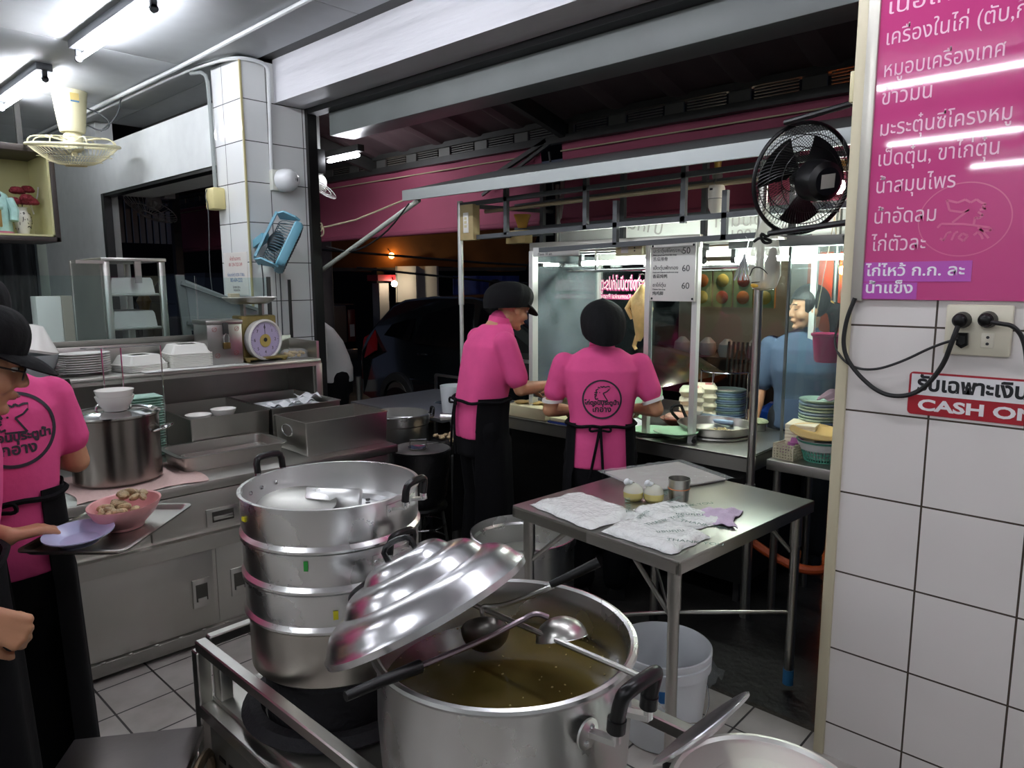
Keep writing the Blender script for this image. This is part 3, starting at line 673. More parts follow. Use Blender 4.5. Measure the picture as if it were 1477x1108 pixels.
o = MB().lathe([(0, 0), (.085, 0), (.095, .012), (.095, .014), (.08, .006), (0, .005)], n=40).build('steel_plate', STEEL_D); o.location = (.85, 1.5, 1.062); o.rotation_euler = (R(8), R(-6), 0); tag(o, 'dull round steel plate lying inside the top steamer tier', 'plate')
o = MB().box(-.012, -.07, 0, .012, .07, .05, .004).build('steel_divider', ALU); o.location = (.93, 1.47, 1.05); o.rotation_euler = (0, R(20), R(35)); tag(o, 'aluminium strip leaning inside the top steamer tier', 'divider')

# soup pot
PC = (.925, .885); r = .25
t = thing('soup_pot', 'huge aluminium soup pot full of brown broth in the foreground', 'pot', (*PC, .65))
zz = lambda z: z-.65
MB().lathe([(0, 0), (.19, 0), (.222, .012), (.238, .05), (.243, .14), (.241, zz(.91)), (.244, zz(.918)), (.252, zz(.92)), (.255, zz(.926)), (.253, zz(.932)), (.246, zz(.934)), (.24, zz(.93)), (.236, zz(.915)), (.232, zz(.9)), (.236, .14), (.23, .05), (.2, .015), (0, .008)], n=96).build('wall', ALU, t)
for a in (-92, 110):
    ca, sa = math.cos(R(a)), math.sin(R(a)); f = lambda rr, ww, z: (ca*rr-sa*ww, sa*rr+ca*ww, zz(z))
    g = MB().tube([f(.3, -.045, .905), f(.31, -.047, .955), f(.318, -.036, .968), f(.318, .036, .968), f(.31, .047, .955), f(.3, .045, .905)], .0125, 12, smooth=2).build('handle', BAKEL, t)
    for s in (-1, 1):
        MB().cyl(f(.299, s*.045, .893), f(.301, s*.045, .915), .0155, n=14).build('collar', BAKEL, g)
        MB().cyl(f(.299, s*.045, .872), f(.299, s*.045, .895), .008, n=10).bar(f(.243, s*.042, .862), f(.303, s*.045, .875), .016, .01).build('bracket', ALU, g)
        MB().lathe([(.026, 0), (.026, .004), (0, .005)], f(.242, s*.047, .862), 20, rot('Z', a) @ rot('Y', 90)).build('mounting_plate', ALU, g)
        for dz in (-.012, .012): MB().ball(f(.247, s*.047+dz*.6, .862+dz), .005, 8, 6).build('rivet', CHROME, g)
rs = random.Random(3)
sm = mat('broth', '5e5126', .08, 0, .12, 14, .18, 5, spec=.6)
sp = bw(MB().lathe([(0, .838), (.2345, .838), (.2345, .83), (0, .83)], (*PC, 0), 72), 'broth', sm, t)
fl = MB()
for k in range(70):
    a = rs.random()*2*PI; rr = .232*math.sqrt(rs.random()) if k % 3 else .226
    fl.ball((PC[0]+rr*math.cos(a), PC[1]+rr*math.sin(a), .839), (rs.uniform(.001, .0035), rs.uniform(.001, .0025), .0012), 6, 4)
fo = bw(fl, 'broth_bits', mat('broth_foam', 'b7a566', .5), sp); fo['kind'] = 'stuff'
# crossbar, ladles, lid
tag(MB().tube([(.958, .60, .942), (.954, 1.16, .942)], .0055, 8).build('cross_rod', STEEL), 'steel rod laid across the rim of the soup pot', 'rod')
t = thing('soup_ladle', 'ladle with black grip at left resting across the soup pot rim', 'ladle', (.9, .86, .96))
bw(MB().tube([(.575, .895, .957), (.64, .889, .957), (.715, .882, .954)], [.008, .0095, .012], 12, smooth=0), 'grip', BLACKP, t)
bw(MB().tube([(.71, .8825, .954), (.85, .868, .952), (.945, .856, .962), (.968, .843, .972), (.985, .825, .962)], .0055, 8, smooth=2), 'shaft', mat('worn_steel', '8f8288', .35, 1), t)
def ladle_bowl(c, r, nrm, name, parent, m):
    z = V(nrm).normalized(); x = z.orthogonal().normalized(); y = z.cross(x); M = Matrix(((x.x, y.x, z.x), (x.y, y.y, z.y), (x.z, y.z, z.z)))
    pr = [(0, -r*.8)]+[(r*math.sin(a), -r*.8*math.cos(a)) for a in [PI/2*k/9 for k in range(1, 10)]]+[(r*1.02, .001), (r*.98, .001)]+[(r*.95*math.sin(a), -r*.76*math.cos(a)) for a in [PI/2*k/9 for k in range(9, 0, -1)]]+[(0, -r*.76)]
    return bw(MB().lathe(pr, c, 32, M), name, m, parent)
ladle_bowl((.995, .80, .925), .05, (-.15, -.35, -.92), 'bowl', t, STEEL)
t = thing('soup_ladle', 'ladle with black grip at top right hooked on the rod in the soup pot', 'ladle', (.95, .96, .95))
bw(MB().tube([(1.035, .862, 1.0), (1.07, .828, 1.022), (1.105, .795, 1.045)], [.0075, .0095, .0105], 12), 'grip', BLACKP, t)
bw(MB().tube([(1.04, .858, .997), (.985, .925, .957), (.96, .957, .95), (.948, .968, .952), (.945, .965, .94), (.945, .96, .922)], .0052, 8, smooth=2), 'shaft', STEEL, t)
ladle_bowl((.95, .962, .9), .048, (.62, .6, .5), 'bowl', t, mat('dark_used_steel', '6a6762', .3, 1, rvar=.08, vs=9))
t = thing('pot_lid', 'dented stepped aluminium lid tilted across the soup pot', 'lid', (.852, 1.027, .969))
z = V((-.16, .47, .87)).normalized(); x = V((.648, -.594, .479)); x = (x-z*x.dot(z)).normalized(); y = z.cross(x); ML = Matrix(((x.x, y.x, z.x), (x.y, y.y, z.y), (x.z, y.z, z.z)))
pr = [(.208, -.012), (.214, -.012), (.215, .0), (.211, .003)]
def bump(r0, z0, r1, z1, n=8, k=.2):
    out = []
    for i in range(1, n+1):
        s = i/n; bul = math.sin(PI*s)*k*(r0-r1)
        out.append((r0+(r1-r0)*s+bul*.6, z0+(z1-z0)*s+bul*.75))
    return out
pr += bump(.209, .003, .15, .052)+bump(.15, .052, .092, .088)+bump(.092, .088, .03, .112)+[(.012, .114), (0, .114)]
inner = [(max(a-.003, 0), b-.003) for a, b in reversed(pr[3:])]
o = MB().lathe(pr+inner, (0, 0, 0), 96, ML).build('dome', ALU_P, t)
MB().tube([ML @ V(p) for p in ((-.03, 0, .11), (-.03, 0, .135), (0, 0, .142), (.03, 0, .135), (.03, 0, .11))], .006, 8, smooth=1).build('knob', BAKEL, t)
# third pot with lids at the bottom right of the cart
t = thing('side_pot', 'aluminium pot with a flat lid at the bottom right edge', 'pot', (1.0, .395, ZT+.03))
q = .80-ZT-.03
MB().lathe([(0, 0), (.12, 0), (.135, .01), (.14, q-.004), (.145, q), (.137, q), (.133, .012), (0, .006)], n=64).build('wall', ALU, t)
l = MB().lathe([(.148, q), (.152, q+.004), (.15, q+.01), (.143, q+.011), (.138, q+.006), (.09, q+.004), (.085, q+.009), (.05, q+.009), (0, q+.014)], n=64).build('lid', mat('satin_aluminium', 'dcdcd6', .42, 1), t)
MB().lathe([(.0, q+.03), (.018, q+.03), (.02, q+.022), (.009, q+.016), (.009, q+.011)], n=20).build('lid_knob', BAKEL, l)
handle(t, R(150), .139, q-.012, .055, .028, plate=False)
burner(1.0, .395, .15, 'small black burner under the pot at the bottom right')
o = MB().lathe([(0, 0), (.04, .002), (.08, .010), (.103, .014), (.105, .018), (.102, .020), (.08, .015), (0, .006)], n=60).build('spare_lid', ALU_P)
o.location = (1.058, .525, .815); o.rotation_euler = V((.0, .74, .67)).to_track_quat('Z', 'Y').to_euler(); tag(o, 'thin aluminium lid leaning on the pot at the bottom right edge', 'lid')

# stool in the bottom left corner
t = thing('steel_stool', 'square stainless steel stool at the bottom left corner', 'stool', (.47, 1.66, 0), R(-37))
MB().box(-.155, -.3, .475, .145, .145, .5, .004).build('seat', mat('scuffed_steel', '7d7877', .4, 1, .05, 40, .1, 6, rvar=.1), t)
for x, y in ((-.13, -.27), (.12, -.27), (.12, .12), (-.13, .12)): MB().tube([(x, y, .476), (x, y, .0)], .011, 10).build('leg', STEEL_D, t)
MB().tube([(.165, .12, .0), (.165, .12, .42), (.165, .06, .49), (.165, -.22, .49), (.165, -.28, .42), (.165, -.28, 0)], .012, 10, smooth=2).build('side_hoop', mat('bronze_tube', '8c7b66', .35, 1), t)

# ================================================================== steel table in the middle
t = thing('steel_table', 'stainless steel work table carrying packs of plastic bags', 'table', (2.315, 1.361, 0), R(-5))
w, d = .445, .375
MB().box(-w, -d, .748, w, d, .76, .003).box(-w, -d, .715, -w+.012, d, .75).box(w-.012, -d, .715, w, d, .75).box(-w, -d, .715, w, -d+.012, .75).box(-w, d-.012, .715, w, d, .75).build('tabletop', STEEL_H, t)
for x, y in ((-1, -1), (1, -1), (1, 1), (-1, 1)):
    px, py = x*(w-.045), y*(d-.045)
    l = MB().cyl((px, py, .06), (px, py, .72), .0185, n=18).build('leg', STEEL, t)
    MB().cyl((px, py, .58), (px, py, .715), .0225, n=18).build('sleeve', STEEL, l)
    MB().cyl((px, py, 0 if py < 0 or px < .1 else -.03), (px, py, .062), .021, n=14).build('foot', mat('blue_foot', '2f6f9c', .6) if (x, y) == (1, -1) else RUBBER, l)
    MB().tube([(px-x*.004, py-y*.015, .55), (px-x*.02, py-y*.2, .716)], .0085, 8).build('brace', STEEL, l)
MB().tube([(-w+.045, -d+.05, .3), (.05, 0, .3), (-w+.045, d-.05, .3)], .008, 8).build('cross_brace', STEEL, t)
MB().tube([(w-.045, -d+.05, .3), (.05, 0, .3), (w-.045, d-.05, .3)], .008, 8).build('cross_brace', STEEL, t)
# packs of plastic bags on the near edge
BAGW = mat('bag_plastic', 'f0f2ee', .2, bump=1.0, bs=45, spec=.8)
def bag_pack(c, L, W, h, rz, lab, seed, print_=None):
    rn = random.Random(seed); ph = [rn.random()*7 for _ in range(6)]
    def fn(u, v):
        a = min(u, 1-u, .12)/.12*min(v, 1-v, .1)/.1; a = a**.5
        n = .5+.5*noise.noise(V((u*6+seed, v*5, seed)))
        return ((u-.5)*L+.006*math.sin(v*19+ph[0]), (v-.5)*W+.006*math.sin(u*15+ph[1]), h*a*(.66+.3*n+.22*abs(noise.noise(V((u*17+seed, v*13, 3)))))+.003)
    t = thing('bag_pack', lab, 'bags', c, rz, 'packs of plastic carrier bags on the table')
    m = MB().sheet(fn, 70, 50); bm = m.bm
    m.loft([[V(((u-.5)*L*sx, (v-.5)*W*sx, zz)) for u, v in ((0, 0), (1, 0), (1, 1), (0, 1))] for sx, zz in ((1, .003), (.97, .0))])
    m.build('bundle', BAGW, t)
    if print_:
        for k in range(5):
            me = text_mesh(print_[k % len(print_)], .03, Matrix.Translation((-L*.38+.035*k, -W*.36+.06*k, h*1.22)) @ Matrix.Rotation(R(-60+25*k), 4, 'Z'), .0002)
            link('bag_print', me, mat('green_print', '5d7a6c', .5), t)
    return t
bag_pack((2.03, 1.53, .7605), .25, .34, .022, R(-12), 'white carrier bag pack at the far left end of the table, no print', 3)
bag_pack((1.985, 1.2, .7605), .22, .28, .026, R(-4), 'white carrier bag pack at the near corner of the table, green print', 9, ('THANK YOU', 'ขอบคุณ'))
bag_pack((2.2, 1.24, .7605), .2, .27, .022, R(-20), 'loose carrier bags in the middle of the table, green print', 14, ('THANK YOU', 'ขอบคุณ'))
# folded paper pack in film at the back
t = thing('paper_pack', 'flat pack of grey wrapping paper in clear film at the table back', 'paper pack', (2.62, 1.545, .7605), R(-22))
MB().box(-.2, -.16, 0, .2, .16, .012, .004).build('paper', mat('grey_paper', 'b4aca6', .7), t)
film = mat('crinkled_film', 'eef2f2', .08, alpha=.28, bump=.8, bs=30)
MB().sheet(lambda u, v: ((u-.5)*.46, (v-.5)*.36, .0135+.006*abs(noise.noise(V((u*9, v*8, 2))))), 36, 28).build('film', film, t)
# two knotted soup bags
def soup_bag(x, y, lab, sc_=1):
    t = thing('soup_bag', lab, 'soup bag', (x, y, .7605), 0, 'knotted soup bags')
    MB().lathe([(0, 0), (.03, .001), (.038, .012), (.038, .034), (0, .034)], n=20).build('broth', mat('clear_broth', 'cfc27a', .15, bump=.2, bs=12), t)
    MB().lathe([(.039, .034), (.034, .05), (.02, .062), (.006, .068)], n=20).build('bag_top', mat('cloudy_film', 'e9ebdf', .2, alpha=.6), t)
    MB().ball((-.012, .006, .07), (.012, .008, .009), 10, 6).ball((-.028, .012, .076), (.018, .01, .012), 10, 6).build('knot', tis, t)
soup_bag(2.265, 1.47, 'left knotted bag of yellow soup beside the steel cup'); soup_bag(2.3, 1.4, 'right knotted bag of yellow soup beside the steel cup')
t = thing('steel_cup', 'small steel cup with an orange rubber band on the table', 'cup', (2.375, 1.335, .7605))
MB().lathe([(0, 0), (.034, 0), (.037, .004), (.042, .085), (.0435, .088), (.041, .088), (.036, .008), (0, .005)], n=32).build('cup', STEEL, t)
MB().ring((0, 0, .05), .0405, .0018).build('rubber_band', mat('orange_band', 'c87a4a', .6), t)
t = thing('cleaning_rag', 'lavender cleaning rag folded on the table beside the bags', 'rag', (2.28, 1.125, .7605), R(25))
MB().sheet(lambda u, v: ((u-.5)*.2*(1-.25*v), (v-.5)*.14+.015*math.sin(u*5), .007+.014*(min(u, 1-u, .15)/.15*min(v, 1-v, .2)/.2)**.6+.004*math.sin(u*16+v*5)+.003*math.sin(v*21+u*3)), 40, 26, .006).build('cloth', mat('lavender_cloth', 'cdb9cf', .95, bump=.4, bs=120), t)
# bucket, pot behind the table, hose, plastic
t = thing('white_bucket', 'white plastic bucket standing under the near table corner', 'bucket', (2.075, 1.21, 0))
MB().lathe([(0, .0), (.13, .0), (.134, .004), (.158, .27), (.166, .27), (.167, .305), (.161, .307), (.161, .318), (.168, .32), (.168, .334), (.162, .336), (.158, .33), (.152, .29), (.128, .01), (0, .008)], n=64).build('shell', mat('bucket_white', 'e4e8ea', .35), t)
MB().tube([(-.165*math.cos(a), -.165*math.sin(a)*.9-.01, .285-.17*math.sin(a)) for a in [PI*k/16 for k in range(17)]], .0022, 6).build('wire_handle', CHROME, t)
lb = [(.1445*math.cos(a), .1445*math.sin(a)) for a in (R(202), R(208), R(214))]
MB().loft([[V((x*1.05, y*1.05, zz)) for x, y in lb for zz in (.2,)]+[V((x*1.08, y*1.08, zz)) for x, y in reversed(lb) for zz in (.245,)] for _ in (0,)], cap0=True, cap1=False).build('blue_label', mat('blue_print', '2a73b4', .4), t)
t = thing('aluminium_pot', 'large open aluminium pot on the floor behind the steel table', 'pot', (2.36, 2.13, 0))
MB().lathe([(0, 0), (.19, 0), (.22, .012), (.235, .06), (.238, .4), (.246, .404), (.248, .445), (.242, .447), (.238, .41), (.228, .4), (.225, .06), (0, .015)], n=72).build('wall', ALU, t)
handle(t, R(172), .242, .4, .06, .03, plate=False, m=CHROME)
tag(MB().lathe([(0, .19), (.227, .19)], (2.36, 2.13, .12), 48).build('water', mat('cloudy_water', '8d8d84', .1)), 'cloudy water standing in the large open aluminium pot', 'water')
bpy.data.objects['water']['kind'] = 'stuff'

# ================================================================== the roof, awning and food stall outside the opening
ROOFM = mat('grimy_roof_sheet', '5a4a4c', .55, .3, .05, 20, .25, 3)
b = MB()
N = 96
def corr(u):
    ph = (u*N/3) % 1; return .03 if ph < .22 else (.03*(1-(ph-.22)/.12) if ph < .34 else (0 if ph < .88 else .03*(ph-.88)/.12))
b.sheet(lambda u, v: (3.0+1.05*v, -3+14*u, 2.97-.27*v-corr(u)), N*4, 1, .004)
struct(b.build('roof_outside', ROOFM, sharp=20))
for y in (-1.2, 1.0, 3.2, 5.4, 7.6):
    struct(MB().bar((3.0, y, 2.86), (4.0, y, 2.62), .05, .1).build('roof_rafter', DARKST))
struct(MB().bar((3.98, -3, 2.69), (3.98, 11, 2.69), .05, .04).bar((3.98, -3, 2.575), (3.98, 11, 2.575), .05, .05).build('roof_purlin', DARKST))
vp = MB()
for k in range(32):
    y = -2.6+.42*k
    for j in range(5): vp.bar((4.0, y, 2.6+.017*j), (4.0, y+.25, 2.6+.017*j), .012, .007)
    vp.box(3.99, y+.27, 2.59, 4.005, y+.4, 2.68)
struct(vp.build('roof_louvre', mat('louvre_grey', '63635f', .5, .4)))
AWN = mat('pink_awning', '9a4860', .75, bump=.25, bs=4, var=.08, vs=3)
def awning(y0, y1, lab, seed, sag=.0):
    t = thing('awning_sheet', lab, 'awning', (4.0, (y0+y1)/2, 2.0), 0, 'pink awning sheets')
    def fn(u, v):
        y = y0+(y1-y0)*u
        return (.015+.05*math.sin(PI*v)*.6+.012*math.sin(u*31+seed)*v*(1.2-v)+.02*noise.noise(V((u*9, v*2, seed))), y-(y0+y1)/2, .02+.53*v)
    MB().sheet(fn, 60, 14, .003).build('canvas', AWN, t)
    MB().cyl((.02, y0-(y0+y1)/2, .02), (.02, y1-(y0+y1)/2, .02), .022, n=12).build('bottom_roll', mat('pink_roll', '8d4259', .7), t)
    MB().tube([(.0, y0-(y0+y1)/2, .5), (.0, y1-(y0+y1)/2, .5)], .005, 6).build('cord', mat('rope', 'b7ab8c', .9), t)
awning(6.95, 9.75, 'pink rolled awning seen through the window left of the pillar', 1)
awning(3.45, 6.9, 'pink awning hanging over the parked car, ends at the dark bracket', 5)
awning(.4, 3.25, 'pink awning hanging above the food stall canopy at right', 9)
t = thing('awning_bracket', 'dark folding awning arm between the two pink awnings', 'bracket', (3.98, 3.35, 2.5))
bw(MB().bar((3.97, 3.35, 2.58), (3.97, 4.1, 2.31), .03).bar((3.97, 3.32, 2.56), (3.97, 4.0, 2.26), .02).tube([(3.97, 3.33, 2.5), (3.97, 3.28, 2.2)], .008), 'arm', DARKST, t)
# props and rope
tag(MB().tube([(2.97, 4.70, 1.69), (3.02, 3.62, 2.12)], .016, 10).build('awning_pole', mat('pale_pole', 'c3c9bd', .45, .2)), 'pale diagonal pole between the pillar edge and the stall canopy', 'pole')
tag(MB().tube([(2.93, 4.66, 1.99), (2.97, 4.25, 2.03), (3.0, 3.73, 2.13)], .006, 6).ring((2.93, 4.64, 2.0), .03, .006, 16, 5, 'x').ring((2.93, 4.63, 1.97), .035, .006, 16, 5, 'x').build('rope', MATS['rope']), 'cream rope tied from the pillar edge to the stall canopy', 'rope')
tag(MB().tube([(3.0, 3.7, 2.1), (3.0, 3.95, 1.92), (2.98, 4.3, 1.8), (2.97, 4.62, 1.86)], .006, 6, smooth=2).build('black_cable', RUBBER), 'black cable sagging below the diagonal pole', 'cable')
# small things on the outer side of the pillar
t = thing('fluorescent_lamp', 'short lit fluorescent lamp under the street roof beyond the pillar', 'lamp', (3.3, 4.62, 2.6))
bw(MB().box(3.27, 4.62, 2.58, 3.33, 5.1, 2.63, .004), 'body', DARKST, t); bw(MB().cyl((3.3, 4.66, 2.555), (3.3, 5.06, 2.555), .014), 'tube', lamp_on, t)
t = thing('speaker_box', 'small dark speaker box high beyond the pillar', 'speaker', (3.1, 4.95, 2.45)); bw(MB().box(3.02, 4.86, 2.42, 3.14, 5.0, 2.6, .005), 'body', BLACKP, t)
bw(MB().box(3.02, 4.86, 2.6, 3.1, 4.95, 2.85), 'bracket', mat('pale_bracket', 'a9aca8', .6), t)
t = thing('hanging_fan', 'small white fan hanging under the street roof beyond the pillar', 'fan', (3.22, 5.0, 2.35))
FM = rot('Y', 35) @ rot('X', 10)
g = MB()
for k in range(24):
    a = 2*PI*k/24; g.tube([V((3.22, 5.05, 2.34))+FM @ V((.13*q*math.cos(a), .13*q*math.sin(a), -.035*(1-q*q))) for q in (.2, .6, 1)], .0018, 4)
for q in (.3, .65, 1): g.ring((3.22, 5.05, 2.34), .13*q, .003, 28, 5, 'z', FM)
bw(g, 'cage', WHITEP, t); bw(MB().ball((3.21, 5.05, 2.38), (.05, .05, .06)).cyl((3.2, 5.05, 2.42), (3.1, 4.95, 2.5), .015), 'motor', WHITEP, t)

# ------------------------------------------------------------------ food stall
ST = thing('food_stall', 'stainless steel food stall with posts, canopy and overhead grid frame', 'stall', (3.6, 2.2, 0))
CT = .76
bw(MB().box(3.2, 1.42, CT-.012, 4.05, 3.08, CT, .002).box(3.2, 1.42, CT-.075, 3.215, 3.08, CT-.004).box(3.2, 1.42, CT-.075, 4.05, 1.435, CT), 'worktop', STEEL_H, ST)
bw(MB().box(3.27, 1.46, .08, 4.02, 3.05, CT-.08), 'body', mat('dark_stall_panel', '191918', .4, .4), ST)
for x, y in ((3.3, 1.5), (3.3, 3.0), (4.0, 1.5), (4.0, 3.0)): bw(MB().box(x, y, -.03, x+.03, y+.03, .1), 'foot', RUBBER, ST)
bw(MB().cyl((3.17, 1.405, -.03), (3.17, 1.405, .64), .024, n=18).cyl((3.17, 1.405, .64), (3.17, 1.405, 2.13), .0195, n=18), 'corner_post', STEEL, ST)
bw(MB().cyl((3.2, 3.43, -.03), (3.2, 3.43, 2.11), .0135, n=14).cyl((3.2, 3.43, 1.45), (3.2, 3.43, 2.11), .018, n=14), 'corner_post', mat('pale_post', 'd6d8d4', .35, .6), ST)
for x, y in ((4.15, 1.4), (4.15, 3.4)): bw(MB().cyl((x, y, -.03), (x, y, 2.3), .016, n=12), 'corner_post', STEEL_D, ST)
# canopy sheet
bw(MB().loft([[V((x, y, z)) for x, z in ((2.98, 2.12), (2.98, 2.185), (4.25, 2.50), (4.25, 2.485), (3.03, 2.17), (3.0, 2.12))] for y in (.72, 3.74)]), 'canopy', mat('canopy_sheet', 'a3a8a6', .45, .85, .06, 6), ST)
GR = mat('grey_bar', '55585a', .5, .4)
def gbar(p, q, w=.026, m=GR, nm='grid_bar'): bw(MB().bar(p, q, w), nm, m, ST)
gbar((3.2, 3.43, 2.085), (3.2, .95, 2.125)); gbar((3.2, 3.43, 1.875), (3.2, .95, 1.915)); gbar((3.2, 2.75, 1.78), (3.2, 1.42, 1.805))
gbar((3.75, 3.45, 2.12), (3.75, .95, 2.16)); gbar((3.75, 3.45, 1.96), (3.75, .95, 1.98)); gbar((3.75, 2.75, 1.80), (3.75, 1.4, 1.82))
gbar((3.2, 3.43, 2.085), (4.15, 3.45, 2.11)); gbar((3.2, 3.43, 1.875), (4.15, 3.45, 1.95)); gbar((3.2, 1.41, 2.11), (4.15, 1.41, 2.16)); gbar((3.2, 1.41, 1.91), (4.15, 1.41, 1.98))
for y in (3.02, 2.42, 1.82): gbar((3.2, y, 1.88), (3.2, y, 2.16))
for y in (2.22, 1.6): gbar((3.2, y, 1.79), (3.2, y, 2.02))
for y in (3.2, 2.55, 2.0, 1.5): gbar((3.75, y, 1.82), (3.75, y, 2.28), .03)
for y in (3.3, 2.7, 2.0): gbar((3.02, y, 2.15), (4.2, y, 2.44), .02)
bw(MB().cyl((3.35, 3.35, 2.05), (3.35, .95, 2.085), .0125, n=12), 'tan_rail', mat('tan_tube', 'b9a98c', .35, .5), ST)
# banner seen from behind, with the letters showing through in mirror writing
t = thing('vinyl_banner', 'white vinyl banner seen from behind above the stall, faint mirrored letters', 'banner', (4.22, 2.4, 1.8))
bw(MB().sheet(lambda u, v: (4.22+.03*v+.01*math.sin(u*13), 3.45-2.75*u, 1.83+.62*v), 30, 6, .003), 'sheet', mat('banner_vinyl', 'd9dad6', .5, var=.04), t)
GHOST = mat('faint_grey', 'a9a5a2', .7)
Ti = Matrix.Translation(-V(t.location))
def ltr(s, size, o, x, y, parent, name, m, depth=.0006, al='LEFT', sx=1., inv=None, bold=0.):
    me = text_mesh(s, size, (inv or Matrix()) @ frame(o, x, y), depth, al, bold, sx); return link(name, me, m, parent)
Mx = (0, 1, 0); My = (0, 0, 1)   # mirrored as seen from the room
ltr('ข้าวมันไก่', .12, (4.212, 1.75, 1.93), Mx, My, t, 'mirrored_print', GHOST, inv=Ti)
ltr('ปากน้ำ', .13, (4.212, 2.55, 1.9), (0, .93, .2), (0, -.2, .93), t, 'mirrored_print', GHOST, inv=Ti)
ltr('081 1881', .1, (4.212, 1.7, 1.84), Mx, My, t, 'mirrored_print', GHOST, inv=Ti)
# glass case
CS = thing('glass_case', 'lit glass display case on the stall with white frame', 'display case', (3.6, 2.3, CT))
WF = mat('white_frame', 'd3d4cf', .4, .2)
def fr(p, q, w, h=None, m=WF, nm='frame_bar'): bw(MB().bar(p, q, w, h), nm, m, CS)
fr((3.3, 2.89, CT), (3.3, 2.89, 1.78), .05, .03); fr((3.3, 2.07, CT), (3.3, 2.07, 1.80), .035, .03); fr((3.3, 1.79, CT), (3.3, 1.79, 1.79), .035, .03)
fr((3.97, 2.89, CT), (3.97, 2.89, 1.80), .04); fr((3.97, 1.45, CT), (3.97, 1.45, 1.80), .03)
bw(MB().box(3.285, 1.77, 1.765, 3.315, 2.91, 1.83, .003), 'header', mat('brushed_header', 'b9b7ae', .35, .8), CS)
bw(MB().box(3.45, 1.45, 1.8, 3.75, 2.92, 1.812), 'lamp_board', mat('case_top', 'cfd1cc', .4, .6), CS)
bw(MB().bar((3.3, 2.89, 1.8), (3.97, 2.89, 1.8), .03), 'frame_bar', WF, CS)
bw(MB().box(3.97, 1.45, 1.74, 3.99, 2.9, 1.8), 'back_rail', WF, CS)
bw(MB().box(3.33, 2.885, CT+.02, 3.95, 2.89, 1.76), 'side_pane', GLASS_S, CS)
bw(MB().box(3.975, 1.47, CT+.3, 3.98, 2.87, 1.74), 'back_pane', GLASS, CS)
bw(MB().box(3.305, 1.805, CT+.26, 3.309, 2.055, 1.5), 'front_pane', GLASS, CS)
bw(MB().bar((3.35, 2.86, 1.70), (3.9, 2.86, 1.70), .02), 'slide_rail', CHROME, CS)
bw(MB().cyl((3.55, 2.82, 1.66), (3.55, 1.5, 1.67), .01, n=10), 'hanging_rail', CHROME, CS)
for y in (2.6, 2.2): bw(MB().bar((3.55, y, 1.665), (3.55, y, 1.79), .02, .012), 'rail_hanger', CHROME, CS)
stall_on = mat('stall_tube', 'f3fff4', .3, emit=34)
for y0, y1, lab in ((1.92, 2.78, 'lit tube in the glass case left of the menu board'), (.98, 1.76, 'lit tube in the stall right of the menu board')):
    lamp(3.62, y0, y1, lab, 'tubes in the stall', z=1.815, power=stall_on)
# pink mirrored shop lettering on the street side pane
iv = Matrix.Translation(-V(CS.location)); PKL = mat('pink_letters', 'c23b78', .5)
WLT = mat('white_letters', 'e6e2e0', .5)
ltr('โกอ่างข้าวมันไก่ประตูน้ำ', .115, (3.972, 2.5, 1.54), Mx, My, CS, 'mirrored_lettering', PKL, inv=iv, bold=.006, sx=.40)
ltr('โกอ่างข้าวมันไก่ประตูน้ำ', .115, (3.9715, 2.503, 1.543), Mx, My, CS, 'mirrored_lettering', WLT, inv=iv, sx=.40)
bw(MB().box(3.973, 2.5, 1.478, 3.974, 2.93, 1.51), 'lettering_band', PKL, CS)
ltr('Go-Ang Kaomunkai Pratunam', .045, (3.972, 2.51, 1.484), Mx, My, CS, 'mirrored_lettering', WLT, inv=iv, sx=.75)
# signs and switches on the case
def board(name, lab, cat, y0, y1, z0, z1, x, m=WHITEP, th=.008):
    t = thing(name, lab, cat, (x, (y0+y1)/2, z0)); bw(MB().box(x, y0, z0, x+th, y1, z1, .002), 'panel', m, t); return t
Sx = (0, -1, 0)
mb_ = board('menu_board', 'white price board with 50, 60 and 60 hanging on the glass case', 'menu board', 1.78, 2.04, 1.495, 1.79, 3.262, mat('board_white', 'dddcd5', .45))
iv = Matrix.Translation(-V(mb_.location))
GI = mat('grey_ink', '4a4a48', .6)
for k, (a, b_, c, pz) in enumerate((('มะระตุ๋นซี่โครงหมู', 'Bitter gourd and Pork Ribs Soup', '苦瓜排骨', '50'), ('เป็ดตุ๋นฟักทอง', 'Duck and Chinese mushroom soup', '香菇炖鸭', '60'), ('ขาไก่ตุ๋น', 'Chicken feet soup', '炖鸡脚', '60'))):
    z = 1.745-.088*k
    ltr(a, .026, (3.261, 2.025, z), Sx, My, mb_, 'menu_print', GI, inv=iv); ltr(b_, .0105, (3.261, 2.025, z-.017), Sx, My, mb_, 'menu_print', GI, inv=iv)
    ltr(c, .022, (3.261, 2.025, z-.042), Sx, My, mb_, 'menu_print', GI, inv=iv); ltr(pz, .046, (3.261, 1.855, z-.01), Sx, My, mb_, 'menu_print', GI, inv=iv)
for y, z in ((2.028, 1.778), (1.792, 1.778), (2.028, 1.508), (1.792, 1.508)): bw(MB().ball((3.261, y, z), (.003, .006, .006), 8, 6), 'screw', INK, mb_)
sg = board('small_sign', 'narrow white sign strip at the top left of the glass case', 'sign', 2.52, 2.87, 1.745, 1.80, 3.272, mat('strip_white', 'cfcfca', .45))
iv = Matrix.Translation(-V(sg.location))
ltr('ไก่ ต้ม ผัด ทอด', .03, (3.271, 2.77, 1.775), Sx, My, sg, 'sign_print', GI, inv=iv); ltr('Open 10 am', .022, (3.271, 2.83, 1.753), Sx, My, sg, 'sign_print', GI, inv=iv)
sw = board('power_socket', 'white wall socket plate fixed to the glass case header', 'socket', 2.085, 2.25, 1.735, 1.805, 3.245, CREAMP, .04)
